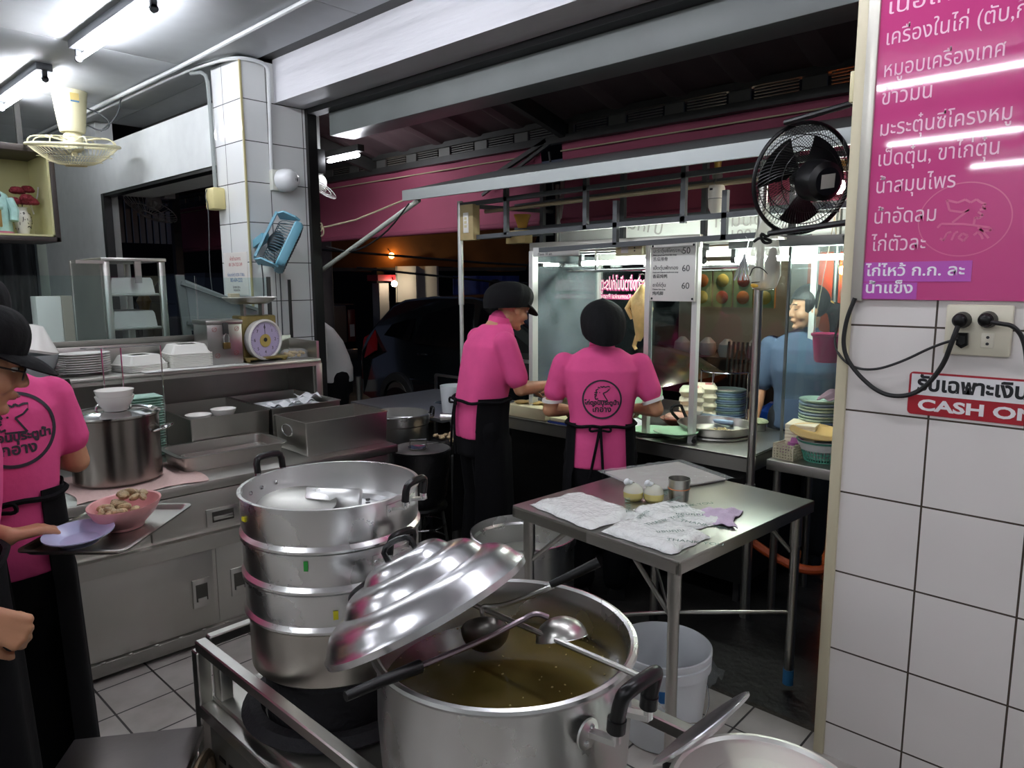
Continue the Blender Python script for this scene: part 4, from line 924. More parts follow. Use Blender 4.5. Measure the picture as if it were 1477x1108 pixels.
bw(MB().box(3.244, 2.17, 1.748, 3.247, 2.215, 1.785), 'switch', WHITEP, sw)
for z in (1.758, 1.774): bw(MB().ball((3.245, 2.13, z), (.003, .0045, .0045), 8, 6), 'socket_hole', INK, sw)
sw = board('switch_box', 'worn wooden switch box on the left stall post', 'switch box', 3.27, 3.39, 1.86, 2.08, 3.16, mat('worn_wood', 'b4a273', .6, var=.15, vs=10), .06)
bw(MB().box(3.155, 3.31, 1.905, 3.165, 3.355, 2.03, .002), 'switch_plate', WHITEP, sw)
for z in (1.945, 1.97, 1.995): bw(MB().box(3.151, 3.322, z-.008, 3.157, 3.343, z+.008, .001), 'switch', CREAMP, sw)
# bulbs and camera
def bulb(x, y, z, lab, on=0., sck='lamp_socket_amber', sc_='c9a049'):
    t = thing('light_bulb', lab, 'bulb', (x, y, z))
    MB().lathe([(0, .12), (.03, .12), (.032, .105), (.02, .07), (.018, .04), (0, .04)], n=20).build('holder', mat(sck, sc_, .4), t)
    MB().lathe([(0, -.035), (.02, -.028), (.03, -.005), (.027, .015), (.015, .04), (0, .042)], n=20).build('bulb', mat('lit_bulb%d' % on, 'fff6ea', .3, emit=on) if on else mat('unlit_bulb', 'f3f1ea', .3), t)
bulb(3.85, 1.98, 2.19, 'unlit white bulb in an amber holder under the stall canopy at right')
t = thing('amber_lamp', 'unlit amber glass lamp with box base on the far left stall bar', 'lamp', (3.75, 3.2, 1.985))
bw(MB().lathe([(0, .09), (.06, .09), (.045, .05), (.03, 0), (0, 0)], (3.72, 3.36, 1.965), 16), 'shade', mat('amber_glass', 'd6a640', .2), t); bw(MB().box(3.68, 3.3, 1.86, 3.76, 3.48, 1.95, .004), 'base_box', mat('amber_box', 'cdb77d', .4), t)
t = thing('hanging_trap', 'white hanging insect trap on the stall rail', 'insect trap', (3.34, 1.72, 1.93))
bw(MB().lathe([(0, 0), (.025, .002), (.037, .03), (.041, .085), (.041, .12), (.036, .135), (0, .138)], (3.34, 1.72, 1.93), 28), 'body', mat('offwhite_plastic', 'e7e3d2', .35), t)
bw(MB().ring((3.34, 1.72, 2.0), .041, .002, 28, 5), 'seam', mat('grey_seam', '8b897d', .5), t); bw(MB().box(3.297, 1.72, 2.04, 3.302, 1.735, 2.05), 'window', INK, t)
bw(MB().tube([(3.34, 1.72, 2.066), (3.34, 1.735, 2.08), (3.345, 1.725, 2.095)], .003, 6), 'hook', CHROME, t)
# hanging plastic bag, tinsel, cooked chicken, ring
t = thing('hanging_bag', 'clear plastic bag with dried food tied to the front stall post', 'bag', (3.12, 1.37, 1.55))
bw(MB().loft([[V((3.13+rx*.5*math.cos(a), 1.365+rx*math.sin(a), z)) for a in [2*PI*k/18 for k in range(18)]] for z, rx in ((1.555, .02), (1.565, .055), (1.62, .075), (1.72, .068), (1.82, .045), (1.88, .012), (1.94, .006))]), 'film', mat('milky_film', 'e6e6d6', .3, alpha=.45, bump=.6, bs=18), t)
bw(MB().ball((3.13, 1.335, 1.67), (.022, .028, .05), 12, 8).ball((3.13, 1.33, 1.72), (.015, .018, .025), 10, 7), 'dried_food', mat('dark_herb', '4b3f34', .8), t)
bw(MB().ball((3.125, 1.385, 1.578), (.025, .04, .018), 12, 8), 'yellow_lump', mat('egg_yellow', 'd9ac3c', .5), t)
bw(MB().tube([(3.1, 1.42, 1.62), (3.09, 1.4, 1.66), (3.09, 1.36, 1.655), (3.1, 1.33, 1.62), (3.1, 1.35, 1.595), (3.1, 1.41, 1.59)], .0025, 6, smooth=1), 'cord', RUBBER, t)
t = thing('tinsel_tassel', 'grey tinsel tassel hanging by the stall post', 'tassel', (3.16, 1.47, 1.6))
for k in range(12): bw(MB().tube([(3.16, 1.475, 1.72), (3.16+.006*math.sin(k*2.1), 1.455+.005*k, 1.64), (3.16+.01*math.sin(k*1.7), 1.44+.0075*k, 1.6)], .003, 4), 'strand', mat('tinsel', '9a9c9c', .4, .5), t)
bw(MB().tube([(3.16, 1.475, 1.8), (3.165, 1.462, 1.78), (3.16, 1.47, 1.72)], .002, 5), 'hook', CHROME, t)
CHK = mat('boiled_chicken', 'd8b877', .45, bump=.5, bs=40, var=.2, vs=14)
t = thing('hanging_chicken', 'boiled chicken hanging in the glass case behind the black hair net', 'chicken', (3.55, 2.27, 1.3))
bw(MB().loft([circ(r_, 14, z, (3.55, 2.27+dy), .8, 1) for z, r_, dy in ((1.25, .015, .02), (1.29, .03, .01), (1.36, .052, 0), (1.44, .07, 0), (1.5, .06, .01), (1.55, .035, .0), (1.58, .012, 0))]), 'body', CHK, t)
bw(MB().tube([(3.54, 2.32, 1.5), (3.53, 2.36, 1.44), (3.54, 2.33, 1.38)], [.02, .016, .012], 8), 'wing', CHK, t); bw(MB().tube([(3.55, 2.3, 1.28), (3.55, 2.32, 1.22), (3.55, 2.305, 1.2)], [.014, .012, .01], 8), 'leg', CHK, t)
bw(MB().ring((3.55, 2.275, 1.615), .024, .0035, 20, 5, 'x').tube([(3.55, 2.27, 1.6), (3.55, 2.27, 1.56)], .002), 'hook', CHROME, t)
for k, y in enumerate((2.13, 2.09, 2.05)): tag(MB().tube([(3.55, y, 1.675), (3.55, y-.012, 1.65), (3.55, y, 1.63), (3.55, y, 1.59), (3.55, y+.012, 1.575), (3.55, y+.018, 1.585)], .0025, 5, smooth=1).build('meat_hook', CHROME), 'empty meat hook on the case rail, %s from the left' % SIDE[k], 'hook', 'meat hooks')
# trays stacked at the left of the case
for k in range(3):
    t = thing('steel_tray', 'steel serving tray, %s of the pile in the glass case' % ORD[2-k], 'tray', (3.62, 2.6, CT), 0, 'trays in the glass case')
    bw(open_pan(3.4, 2.47, 3.9, 2.83, CT+.002+.075*k, CT+.072+.075*k, .012, .012, .02), 'body', STEEL, t)
# food on the counter
t = thing('chopping_block', 'thick cream plastic chopping block at the left of the counter', 'chopping block', (3.32, 2.93, CT))
bw(MB().box(3.215, 2.72, CT+.001, 3.5, 3.05, CT+.075, .008), 'block', mat('cream_board', 'ded6ad', .55), t)
t = thing('cutting_board', 'cream cutting board beside the thick chopping block', 'cutting board', (3.33, 2.55, CT)); bw(MB().box(3.215, 2.36, CT+.012, 3.48, 2.69, CT+.035, .006), 'board', MATS['cream_board'], t)
tag(MB().box(3.21, 2.34, CT+.001, 3.5, 2.7, CT+.011, .002).build('blue_mat', mat('blue_mat', '2b4796', .6)), 'blue mat under the cream cutting board', 'mat')
for k in range(3): tag(MB().lathe([(0, 0), (.035, .002), (.05, .012), (.03, .018), (0, .02)], n=14).build('chicken_cut', CHK), 'cut chicken piece on the thick chopping block, %s from the left' % SIDE[k], 'meat', 'chicken cuts').location = (3.29+.03*k, 2.98-.09*k, CT+.0755)
t = thing('blue_bag', 'blue plastic wrapper behind the chopping block', 'wrapper', (3.6, 2.75, CT)); bw(MB().sheet(lambda u, v: (3.51+.17*u, 2.68+.24*v, CT+.232+.015*math.sin(u*8+v*5)), 14, 14, .002), 'film', mat('blue_film', '2a62c8', .2, bump=.5, bs=14), t)
t = thing('cleaver', 'steel cleaver held over the chopping block', 'cleaver', (3.2, 2.78, CT+.2))
GREEN = mat('green_melamine', 'a9d3ae', .3)
me = proto(plate_mb(.118, .02).build('green_plate', GREEN))
place('green_plate', me, GREEN, (3.36, 2.06, CT+.002), 'pale green plate at the counter edge beside the black apron', 'plate', 'green plates')
place('green_plate', me, GREEN, (3.3, 1.885, CT+.03), 'pale green plate in front of the wide shallow pan', 'plate', 'green plates')
o = place('green_plate', me, GREEN, (3.62, 2.24, CT+.13), 'pale green round plate standing upright behind the pink sleeve', 'plate', 'green plates'); o.rotation_euler = (R(0), R(-68), R(-20))
t = thing('wide_pan', 'wide shallow aluminium pan with chopped garlic and black handle', 'pan', (3.55, 1.8, CT))
pcx, pcy = 3.56, 1.79
bw(MB().lathe([(0, 0), (.16, 0), (.185, .01), (.2, .05), (.205, .052), (.205, .056), (.196, .056), (.18, .014), (.15, .006), (0, .005)], (pcx, pcy, CT+.012), 56), 'pan_wall', STEEL, t)
bw(MB().ring((pcx, pcy, CT+.01), .19, .008, 48, 6), 'base_ring', STEEL_D, t)
gq = MB(); rs = random.Random(5)
for k in range(150):
    a = rs.random()*2*PI; q = .07*math.sqrt(rs.random()); gq.cbox((pcx-.03+q*math.cos(a), pcy-.05+1.3*q*math.sin(a), CT+.022+.035*(1-q/.07)*rs.random()), (.012, .01, .008), 0, None)
go = bw(gq, 'chopped_garlic', mat('garlic', 'e3d6a8', .7), t); go['kind'] = 'stuff'
hd = bw(MB().tube([(3.53, 2.0, CT+.06), (3.5, 2.035, CT+.11), (3.52, 2.035, CT+.135), (3.6, 2.03, CT+.135), (3.62, 2.03, CT+.11), (3.6, 1.99, CT+.06)], .009, 8, smooth=1), 'handle', BAKEL, t)
tag(MB().tube([(3.335, 1.79, CT+.03), (3.25, 1.75, CT+.022)], [.01, .013], 10).build('ladle_grip', BLACKP), 'black ladle grip sticking out beside the green plate', 'ladle')
t = thing('pink_bowl', 'shallow brown bowl of pink meat behind the green plates', 'bowl', (3.62, 2.12, CT)); bw(MB().lathe([(0, .0), (.05, 0), (.09, .035), (.095, .04), (.085, .036), (0, .02)], (3.66, 2.09, CT+.002), 28), 'dish', mat('brown_dish', '9b6654', .4), t)
bw(MB().ball((3.66, 2.09, CT+.045), (.07, .07, .03), 14, 8), 'meat', mat('pink_meat', 'd9a998', .5, bump=.6, bs=50), t)
tag(MB().sheet(lambda u, v: (3.42+.13*u, 2.2+.12*v, CT+.003+.035*math.sin(PI*u)*math.sin(PI*v)+.006*math.sin(u*14+v*9)), 18, 18, .003).build('white_cloth', tis), 'crumpled white cloth beside the black apron on the counter', 'cloth')
def cstack(x, y, n, rz, lab, w, h=.052, col=FOAM_C):
    bs, ld = clamshell(w, w*.85, h)
    mb1, ml1 = proto(bs.build('base', col)), proto(ld.build('lid', col))
    for i in range(n):
        t = thing('pulp_box', 'cream takeaway box, %s of the %s' % (ORD[n-1-i], lab), 'takeaway box', (x, y, CT+.002+i*(h+.001)), rz, 'takeaway boxes on the stall')
        link('base', mb1, col, t); link('lid', ml1, col, t)
        if i == n-1: link('red_print', proto(MB().box(-w*.28, -w*.22, h, w*.28, w*.02, h+.0006).build('q', mat('red_print', 'cf7f7a', .6))), MATS['red_print'], t)
cstack(3.8, 2.07, 4, .5, 'front left pile beside the green plate', .17); cstack(3.97, 2.07, 4, .5, 'rear pile behind the printed box', .16)
def pstack(x, y, z, n, r_, dz, lab, cols, cat='plate', grp='round plate stacks'):
    for i in range(n):
        m = cols[(i*7) % len(cols)]
        me = MB().lathe([(0, .003), (r_*.6, .003), (r_*.6, 0), (r_*.66, 0), (r_*.96, dz*1.1), (r_, dz*1.5), (r_, dz*1.75), (r_*.95, dz*1.5), (0, .005)], n=36).build('round_plate', m)
        me.location = (x, y, z+i*dz); tag(me, 'pale round plate, %s of the %s' % (ORD[n-1-i], lab), cat, grp)
PB, PG = mat('pale_blue_plate', 'a9c2dc', .3), mat('pale_green_plate', 'bcd3c2', .3)
pstack(4.14, 2.0, .7, 15, .105, .0145, 'tall stack inside the wire plate guard', [PB, PB, PG])
t = thing('plate_guard', 'tall wire plate guard around the pale blue plate stack', 'rack', (4.14, 2.0, .7))
bw(MB().tube([(4.08, 2.16, 1.045), (3.98, 2.1, 1.045), (3.96, 2.0, 1.045), (4.0, 1.9, 1.045), (4.1, 1.86, 1.045)], .005, 8, smooth=2).cyl((4.08, 2.16, .7), (4.08, 2.16, 1.045), .005).cyl((4.1, 1.86, .7), (4.1, 1.86, 1.045), .005).cyl((3.96, 2.02, .7), (3.96, 2.02, 1.045), .004), 'wire_hoop', CHROME, t)
t = thing('second_counter', 'steel side counter behind the stall holding plate stacks', 'counter', (4.5, 1.9, 0))
bw(MB().box(4.06, 1.8, .675, 4.75, 2.9, .699, .003), 'top', STEEL_H, t); bw(MB().box(4.08, 1.82, -.03, 4.73, 2.88, .675), 'body', mat('brown_panel', '3a2622', .6), t)
t = thing('drink_glass', 'tall glass with a straw behind the plate guard', 'glass', (4.3, 2.2, .7)); bw(MB().lathe([(0, 0), (.04, 0), (.046, .2), (.043, .2), (.037, .005), (0, .004)], (4.3, 2.21, .7), 24), 'glass', mat('pale_glass', 'b6d2c6', .1, alpha=.6), t)
bw(MB().tube([(4.3, 2.22, .71), (4.31, 2.19, 1.0)], .005, 6), 'straw', WHITEP, t)
t = thing('blue_pack', 'bright blue plastic pack behind the plate stack', 'pack', (4.35, 1.78, .7)); bw(MB().loft([[V((4.35+a*.12*math.cos(q), 1.75+a*.14*math.sin(q), z)) for q in [2*PI*k/16 for k in range(16)]] for z, a in ((.7, .8), (.73, 1), (.79, 1), (.84, .5))]), 'film', mat('blue_pack_film', '2f6ad6', .25, bump=.7, bs=16), t)
t = thing('wrapped_tray', 'long tray of pale plates wrapped in film on the counter', 'tray', (3.78, 1.93, CT)); bw(MB().box(3.72, 1.78, CT+.002, 3.86, 2.02, CT+.03, .01), 'tray', PG, t); bw(MB().box(3.72, 1.775, CT+.03, 3.86, 2.025, CT+.052, .006), 'film_top', PB, t)
t = thing('small_pot', 'small steel pot with greens at the stall corner post', 'pot', (3.83, 1.66, CT)); bw(MB().lathe([(0, 0), (.045, 0), (.05, .05), (.045, .05), (0, .03)], (3.83, 1.67, CT+.002), 24), 'wall', STEEL_D, t); bw(MB().ball((3.83, 1.67, CT+.05), (.06, .06, .02), 12, 6), 'greens', mat('herb_green', '9fa886', .6, bump=.8, bs=60), t)
# ------------------------------------------------------------------ right hand counter by the wall
RC = thing('side_counter', 'steel counter between the stall corner post and the tiled wall', 'counter', (3.5, 1.1, 0))
bw(MB().box(3.26, .55, .7, 3.76, 1.37, .75, .003), 'top', STEEL_H, RC)
for x, y in ((3.3, .6), (3.3, 1.33), (3.72, .6), (3.72, 1.33)): bw(MB().cyl((x, y, -.03), (x, y, .7), .018), 'leg', STEEL_D, RC)
t = thing('counter_glass', 'clear curved glass guard over the side counter by the wall', 'glass', (3.5, 1.1, .95))
bw(MB().sheet(lambda u, v: (3.44+.02*v, 1.385-.85*u, 1.02+.73*v+.02*math.sin(PI*u)), 10, 6, .005), 'pane', glass('guard_glass', (.88, .95, .94), .03, .10), t)
bw(MB().cyl((3.62, 1.12, .75), (3.62, 1.12, 1.8), .014), 'grey_post', mat('grey_post', '6f7774', .5, .3), t); bw(MB().bar((3.45, 1.38, .75), (3.45, 1.38, 1.76), .012), 'edge_post', MATS['grey_post'], t)
bx = proto(MB().box(-.085, -.07, 0, .085, .07, .0165, .003).build('pulp_tray', FOAM_C))
for k in range(2):
    for i in range(9): place('pulp_tray', bx, FOAM_C, (3.5+.2*k, 1.29-.07*k, .752+i*.017), 'cream pulp tray, %s of the %s pile on the side counter' % (ORD[8-i], ('near', 'far')[k]), 'tray', 'pulp trays', .15)
t = thing('storage_basket', 'small cream plastic basket with pink clips on the side counter', 'basket', (3.36, 1.3, .7505), R(-8))
bk = MB(); W2, D2, HH = .058, .05, .075
for k in range(8):
    u = -W2+2*W2*k/7
    for yy in (-D2, D2): bk.bar((u, yy, 0), (u, yy, HH), .006)
    uu_ = -D2+2*D2*k/7
    for xx in (-W2, W2): bk.bar((xx, uu_, 0), (xx, uu_, HH), .006)
for k in range(6):
    z = .004+(HH-.008)*k/5
    for yy in (-D2, D2): bk.bar((-W2, yy, z), (W2, yy, z), .006)
    for xx in (-W2, W2): bk.bar((xx, -D2, z), (xx, D2, z), .006)
bk.box(-W2, -D2, 0, W2, D2, .004); bk.build('lattice', mat('cream_basket', 'd9d2b4', .45), t)
for k in range(3): o = MB().box(-.03, -.012, 0, .03, .012, .03, .005).build('pink_clip', mat('mauve_plastic', 'a9609a', .4)); o.location = (3.35+.012*k, 1.32-.022*k, .775+.022*k); o.rotation_euler = (.2*k, .1, .6*k); tag(o, 'mauve plastic clip in the cream basket, %s from the bottom' % SIDE[k], 'clip', 'mauve clips')
t = thing('teal_basket', 'round teal plastic basket lined with a bag, on the side counter', 'basket', (3.42, 1.17, .7505))
tb = MB()
prof = lambda q: .075+.035*q
for k in range(40):
    a = 2*PI*k/40; tb.tube([(prof(q)*math.cos(a), prof(q)*math.sin(a), .1*q) for q in (0, .5, 1)], .0028, 4)
for q in (0, .2, .4, .6): tb.ring((0, 0, .1*q), prof(q), .003, 40, 4)
tb.lathe([(prof(.7)-.002, .07), (prof(.7)+.002, .07), (prof(1)+.006, .1), (prof(1)-.002, .1)], n=40); tb.lathe([(0, 0), (.075, 0), (.075, .003), (0, .003)], n=30)
tb.build('lattice', mat('teal_plastic', '56a58d', .4), t)
MB().lathe([(.1, .055), (.112, .085), (.11, .103), (.085, .08), (.07, .01), (0, .008)], n=40).build('liner_bag', mat('liner_film', 'e8e8e4', .3, alpha=.7), t)
o = plate_mb(.125, .02).build('yellow_plate', mat('yellow_melamine', 'e3c07c', .35)); o.location = (3.4, 1.19, .868); o.rotation_euler = (R(6), R(-5), 0); tag(o, 'mustard yellow plate lying over the teal basket', 'plate')
t = thing('green_lid_box', 'food container with lime green lid beside the tiled wall', 'container', (3.72, 1.2, .75)); bw(MB().box(3.66, 1.13, .752, 3.8, 1.27, .88, .006), 'body', mat('cloudy_box', 'b9b6a6', .4), t); bw(MB().box(3.645, 1.115, .88, 3.815, 1.285, .9, .006), 'lid', mat('lime_lid', 'a6d12f', .35), t)
tag(MB().bar((3.6, 1.12, .93), (3.72, 1.14, .935), .02).build('yellow_grip', mat('yellow_plastic', 'dcd435', .4)), 'yellow plastic grip above the lime green lid', 'handle')
t = thing('pink_tub', 'small pink tub beside the yellow plate', 'tub', (3.6, 1.1, .75)); bw(MB().lathe([(0, 0), (.045, 0), (.055, .07), (.05, .07), (0, .05)], (3.58, 1.12, .752), 24), 'tub', mat('pink_plastic', 'd6477e', .35), t)
pstack(3.62, 1.26, .752, 16, .1, .0155, 'stack with a pink rag on top', [PG, PG, PB], grp='plate stack by the wall')
tag(MB().sheet(lambda u, v: ((u-.5)*.12, (v-.5)*.1, .006+.04*math.sin(PI*u)*math.sin(PI*v)+.006*math.sin(u*18+v*11)), 20, 20, .004).build('pink_rag', mat('pink_rag', 'd7a3b6', .9)), 'folded pink rag on top of the plate stack', 'rag'); bpy.data.objects['pink_rag'].location = (3.6, 1.2, 1.019)
t = thing('hanging_basket', 'deep pink plastic pail hanging by cords near the wall', 'pail', (3.62, 1.24, 1.2))
bw(MB().lathe([(0, 0), (.052, 0), (.058, .01), (.07, .125), (.078, .13), (.078, .142), (.07, .142), (.054, .01), (0, .008)], (3.6, 1.235, 1.2), 36), 'pail', mat('magenta_pail', 'c93a72', .3), t)
for s in (-1, 1): bw(MB().tube([(3.6, 1.235+.072*s, 1.34), (3.61, 1.24, 1.9)], .002, 5), 'cord', MATS['rope'], t)
bulb(3.52, 1.2, 2.03, 'lit white bulb behind the black wall fan', 40)
# hose, chair parts and rubbish under the counter
tag(MB().tube([(3.2, .8, .65), (3.25, .95, .35), (3.3, 1.15, .22), (3.35, 1.4, .25), (3.3, 1.6, .4)], .022, 10, smooth=3).build('orange_hose', mat('orange_hose', 'a8481f', .5)), 'orange hose looping on the ground under the steel table', 'hose')
tag(MB().sheet(lambda u, v: (2.35+.22*u, 1.2+.22*v, .02+.09*math.sin(PI*u)*math.sin(PI*v)+.03*noise.noise(V((u*7, v*7, 4)))), 22, 22).build('plastic_scrap', mat('clear_scrap', 'b9bfc0', .15, alpha=.3, bump=.8, bs=20)), 'crumpled clear plastic under the steel table', 'plastic')
EOF_MARK = 5

# ================================================================== the street beyond
CAR = mat('black_car_paint', '14191b', .15, .3, coat=1.)
CGL = mat('tinted_glass', '050607', .04, 0, spec=.9)
t = thing('parked_car', 'black hatchback parked along the street behind the pink shirted cutter', 'car', (5.72, 5.0, -.03))
prof = [(0, .32), (-.03, .55), (0, .82), (.04, .98), (.16, 1.12), (.42, 1.36), (.62, 1.43), (1.1, 1.475), (1.7, 1.475), (2.2, 1.41), (2.62, 1.2), (2.95, 1.0), (3.5, .88), (3.82, .72), (3.9, .5), (3.86, .3), (3.4, .22), (.4, .22)]
rings = []
for x, ins, dz in ((-.84, .1, -.02), (-.82, .03, 0), (-.6, .0, .01), (0, 0, .02), (.6, 0, .01), (.82, .03, 0), (.84, .1, -.02)):
    rg = []
    for s, z in prof:
        tum = max(0, (z-.85))*.3*(1 if x > 0 else -1)*(abs(x) > .5)
        rg.append(V((5.72+x-tum, 7.0-(s+ins*(1 if s < 2 else -1)*.6), z-.03+dz*(z > 1))))
    rings.append(rg)
bw(MB().loft(rings), 'car_body', CAR, t)
def side_x(z): return 5.72-.84+max(0, z-.85)*.3+.02
def sidepoly(pts, nm, m, d=.012):
    return bw(MB().prism([V((side_x(z)-.012, 7.0-s, z-.03)) for s, z in pts], (d, 0, 0)), nm, m, t)
sidepoly([(.95, .97), (1.02, 1.3), (1.2, 1.4), (1.78, 1.41), (1.82, .95)], 'side_window', CGL)
sidepoly([(1.9, .95), (1.88, 1.41), (2.15, 1.36), (2.55, 1.16), (2.8, .97)], 'side_window', CGL)
sidepoly([(.4, 1.03), (.62, 1.28), (.93, 1.34), (.86, .99)], 'side_window', CGL)
sidepoly([(.02, .72), (.03, .98), (.22, 1.08), (.3, .85)], 'tail_lamp', mat('tail_red', '8a1016', .25), .03)
for s in (1.15, 2.2): bw(MB().cbox((side_x(.85)-.02, 7.0-s, .83), (.02, .16, .03), .008), 'door_handle', CAR, t)
bw(MB().box(side_x(.6)-.008, 4.9, .52, side_x(.6), 6.1, .55, .003), 'side_moulding', CAR, t)
for s in (.68, 3.15):
    w = bw(MB().lathe([(.22, -.09), (.3, -.09), (.315, -.06), (.315, .06), (.3, .09), (.22, .09)], (side_x(.3)+.06, 7.0-s, .285), 36, rot('Y', 90)), 'tyre', RUBBER, t)
    bw(MB().lathe([(.0, -.06), (.2, -.075), (.215, -.06), (.215, .06), (0, .06)], (side_x(.3)+.06, 7.0-s, .285), 24, rot('Y', 90)), 'wheel_rim', STEEL_D, w)
    bw(MB().lathe([(.0, -.06), (.3, -.06), (.3, .06), (0, .06)], (6.5, 7.0-s, .285), 24, rot('Y', 90)), 'tyre', RUBBER, t)
# pickup
t = thing('pickup_truck', 'tan pickup truck tailgate parked behind the black car, red tail lamp', 'truck', (5.4, 10.3, -.03))
TAN = mat('tan_paint', '8b7a6c', .3, .5)
bw(MB().box(4.55, 8.95, .5, 6.2, 13, 1.28, .03), 'truck_bed', mat('dark_truck', '17181b', .3, .3), t)
bw(MB().box(4.75, 8.93, .72, 6.02, 8.96, 1.26, .01), 'tailgate', TAN, t)
for x in (4.66, 6.11): bw(MB().box(x-.065, 8.93, .72, x+.065, 8.97, 1.2, .01), 'tail_lamp', mat('dim_red', '5c1013', .3), t); bw(MB().box(x-.04, 8.925, .8, x+.04, 8.935, .98), 'lamp_lens', mat('lens_white', 'b9b4ac', .3), t)
bw(MB().box(4.6, 8.85, .48, 6.15, 8.95, .62, .02), 'bumper', STEEL_D, t)
bw(MB().loft([[V((4.65, 10.6, 1.28)), V((6.1, 10.6, 1.28)), V((6.1, 12.9, 1.28)), V((4.65, 12.9, 1.28))], [V((4.8, 10.8, 1.75)), V((5.95, 10.8, 1.75)), V((5.95, 12.4, 1.75)), V((4.8, 12.4, 1.75))]]), 'cab', MATS['dark_truck'], t)
for x in (4.7, 6.05):
    for y in (9.8, 12.2): bw(MB().lathe([(0, -.1), (.3, -.1), (.32, 0), (.3, .1), (0, .1)], (x, y, .29), 24, rot('Y', 90)), 'tyre', RUBBER, t)
# red barrier and cone by the car
t = thing('traffic_cone', 'red and white traffic cone standing behind the black car', 'cone', (4.78, 7.35, -.03))
bw(MB().box(4.6, 7.17, -.03, 4.96, 7.53, 0, .005), 'base', mat('cone_red', '9c2620', .6), t)
bw(MB().lathe([(.14, 0), (.09, .3)], (4.78, 7.35, -.02), 24).lathe([(.065, .46), (.03, .72), (0, .72)], (4.78, 7.35, -.02), 24), 'cone', MATS['cone_red'], t)
bw(MB().lathe([(.09, .3), (.065, .46)], (4.78, 7.35, -.02), 24), 'white_band', mat('reflective_white', 'b9b2ac', .4), t)
tag(MB().bar((4.0, 6.7, .42), (4.7, 7.1, .30), .1, .12).bar((4.05, 6.72, -.03), (4.05, 6.72, .4), .05).bar((4.6, 7.04, -.03), (4.6, 7.04, .34), .05).build('road_barrier', mat('barrier_red', '6d1c1e', .6)), 'low dark red road barrier beside the car tail', 'barrier')
tag(MB().cyl((4.3, 6.2, -.03), (4.3, 6.2, .62), .03).build('street_bollard', STEEL_D), 'short grey bollard post beside the car', 'bollard')
# stalls across the street: canopies, tarps, pillars, lights
def slab(name, lab, cat, pts, d, m, group=None): return tag(MB().prism([V(p) for p in pts], d).build(name, m), lab, cat, group)
t = thing('street_canopy', 'blotchy canvas canopy across the street, warm light in its colour', 'canopy', (8.2, 10.2, -.03))
ORC = mat('warm_lit_canvas', '7c5228', .9, var=.5, vs=1.2)  # the warm light on the canvas is put into its colour
bw(MB().sheet(lambda u, v: (6.2+3.4*u, 11.6-3.0*u-1.2*v*.3, 1.82+.75*v+.05*math.sin(u*12)), 20, 6, .01), 'canvas', ORC, t)
bw(MB().bar((6.2, 11.55, 1.82), (9.6, 8.6, 1.82), .06), 'canopy_beam', DARKST, t)
for u in (.12, .42, .62): bw(MB().bar((6.2+3.4*u, 11.55-2.95*u, -.03), (6.2+3.4*u, 11.55-2.95*u, 1.85), .15), 'canopy_post', mat('dark_concrete', '2b2927', .8), t)
tag(MB().sheet(lambda u, v: (7.75+.62*u, 9.95-.5*u+.1*math.sin(u*14), 1.25+.62*v), 20, 4, .01).build('white_tarp', mat('white_tarp', 'a9a9a4', .7)), 'pale tarpaulin hanging across the street behind the car roof', 'tarp')
tag(MB().sheet(lambda u, v: (8.45+.9*u, 9.25-.7*u+.08*math.sin(u*16), 1.2+.5*v), 20, 4, .01).build('blue_tarp', mat('blue_tarp', '2a3f86', .7, var=.5, vs=5)), 'blue patterned tarpaulin across the street, right of the pale one', 'tarp')
t = thing('lit_kiosk', 'small brightly lit kiosk with a red top across the street', 'kiosk', (7.5, 10.0, -.03))
bw(MB().box(7.42, 10.0, -.03, 7.62, 10.2, 1.58), 'body', mat('kiosk_white', '8f8f8c', .6), t); bw(MB().box(7.25, 9.8, 1.62, 7.62, 10.1, 1.72), 'red_top', mat('kiosk_red', 'b02a34', .5), t)
bw(MB().ball((7.55, 9.75, 1.57), .05), 'lamp', mat('street_bulb', 'ffe9c8', .3, emit=30), t); bw(MB().cyl((7.55, 9.75, 1.6), (7.55, 9.85, 1.72), .012), 'lamp_arm', DARKST, t)
t = thing('street_lamp', 'warm lamp under the orange canopy across the street', 'lamp', (7.6, 10.1, 2.3)); bw(MB().ball((7.7, 10.0, 2.05), .05), 'bulb', mat('warm_bulb', 'ffb45e', .3, emit=14), t); bw(MB().cyl((7.7, 10.0, 2.09), (7.7, 10.25, 2.3), .008), 'cord', RUBBER, t)
# utility pole and cables
tag(MB().cyl((5.35, 8.4, -.03), (5.35, 8.4, 5), .1, n=14).build('utility_pole', mat('pole_grey', '6d6460', .8)), 'grey concrete utility pole beyond the white shirted person', 'pole')
tag(MB().tube([(4.6, 7.9, 2.02), (6.4, 6.4, 1.83), (7.6, 5.2, 1.74)], .014, 6).build('street_cable', RUBBER), 'upper black cable slanting across the street view', 'cable')
tag(MB().tube([(5.3, 7.6, 1.78), (6.6, 6.5, 1.60), (7.8, 5.6, 1.52)], .014, 6).build('street_cable', RUBBER), 'lower black cable slanting across the street view', 'cable')
# dark building backdrop far behind
struct(MB().box(3, 17, -.03, 22, 17.2, 7).box(16, -6, -.03, 16.2, 17, 7).build('wall_street_opposite', mat('dark_facade', '14130f', .9, var=.5, vs=1.5)))
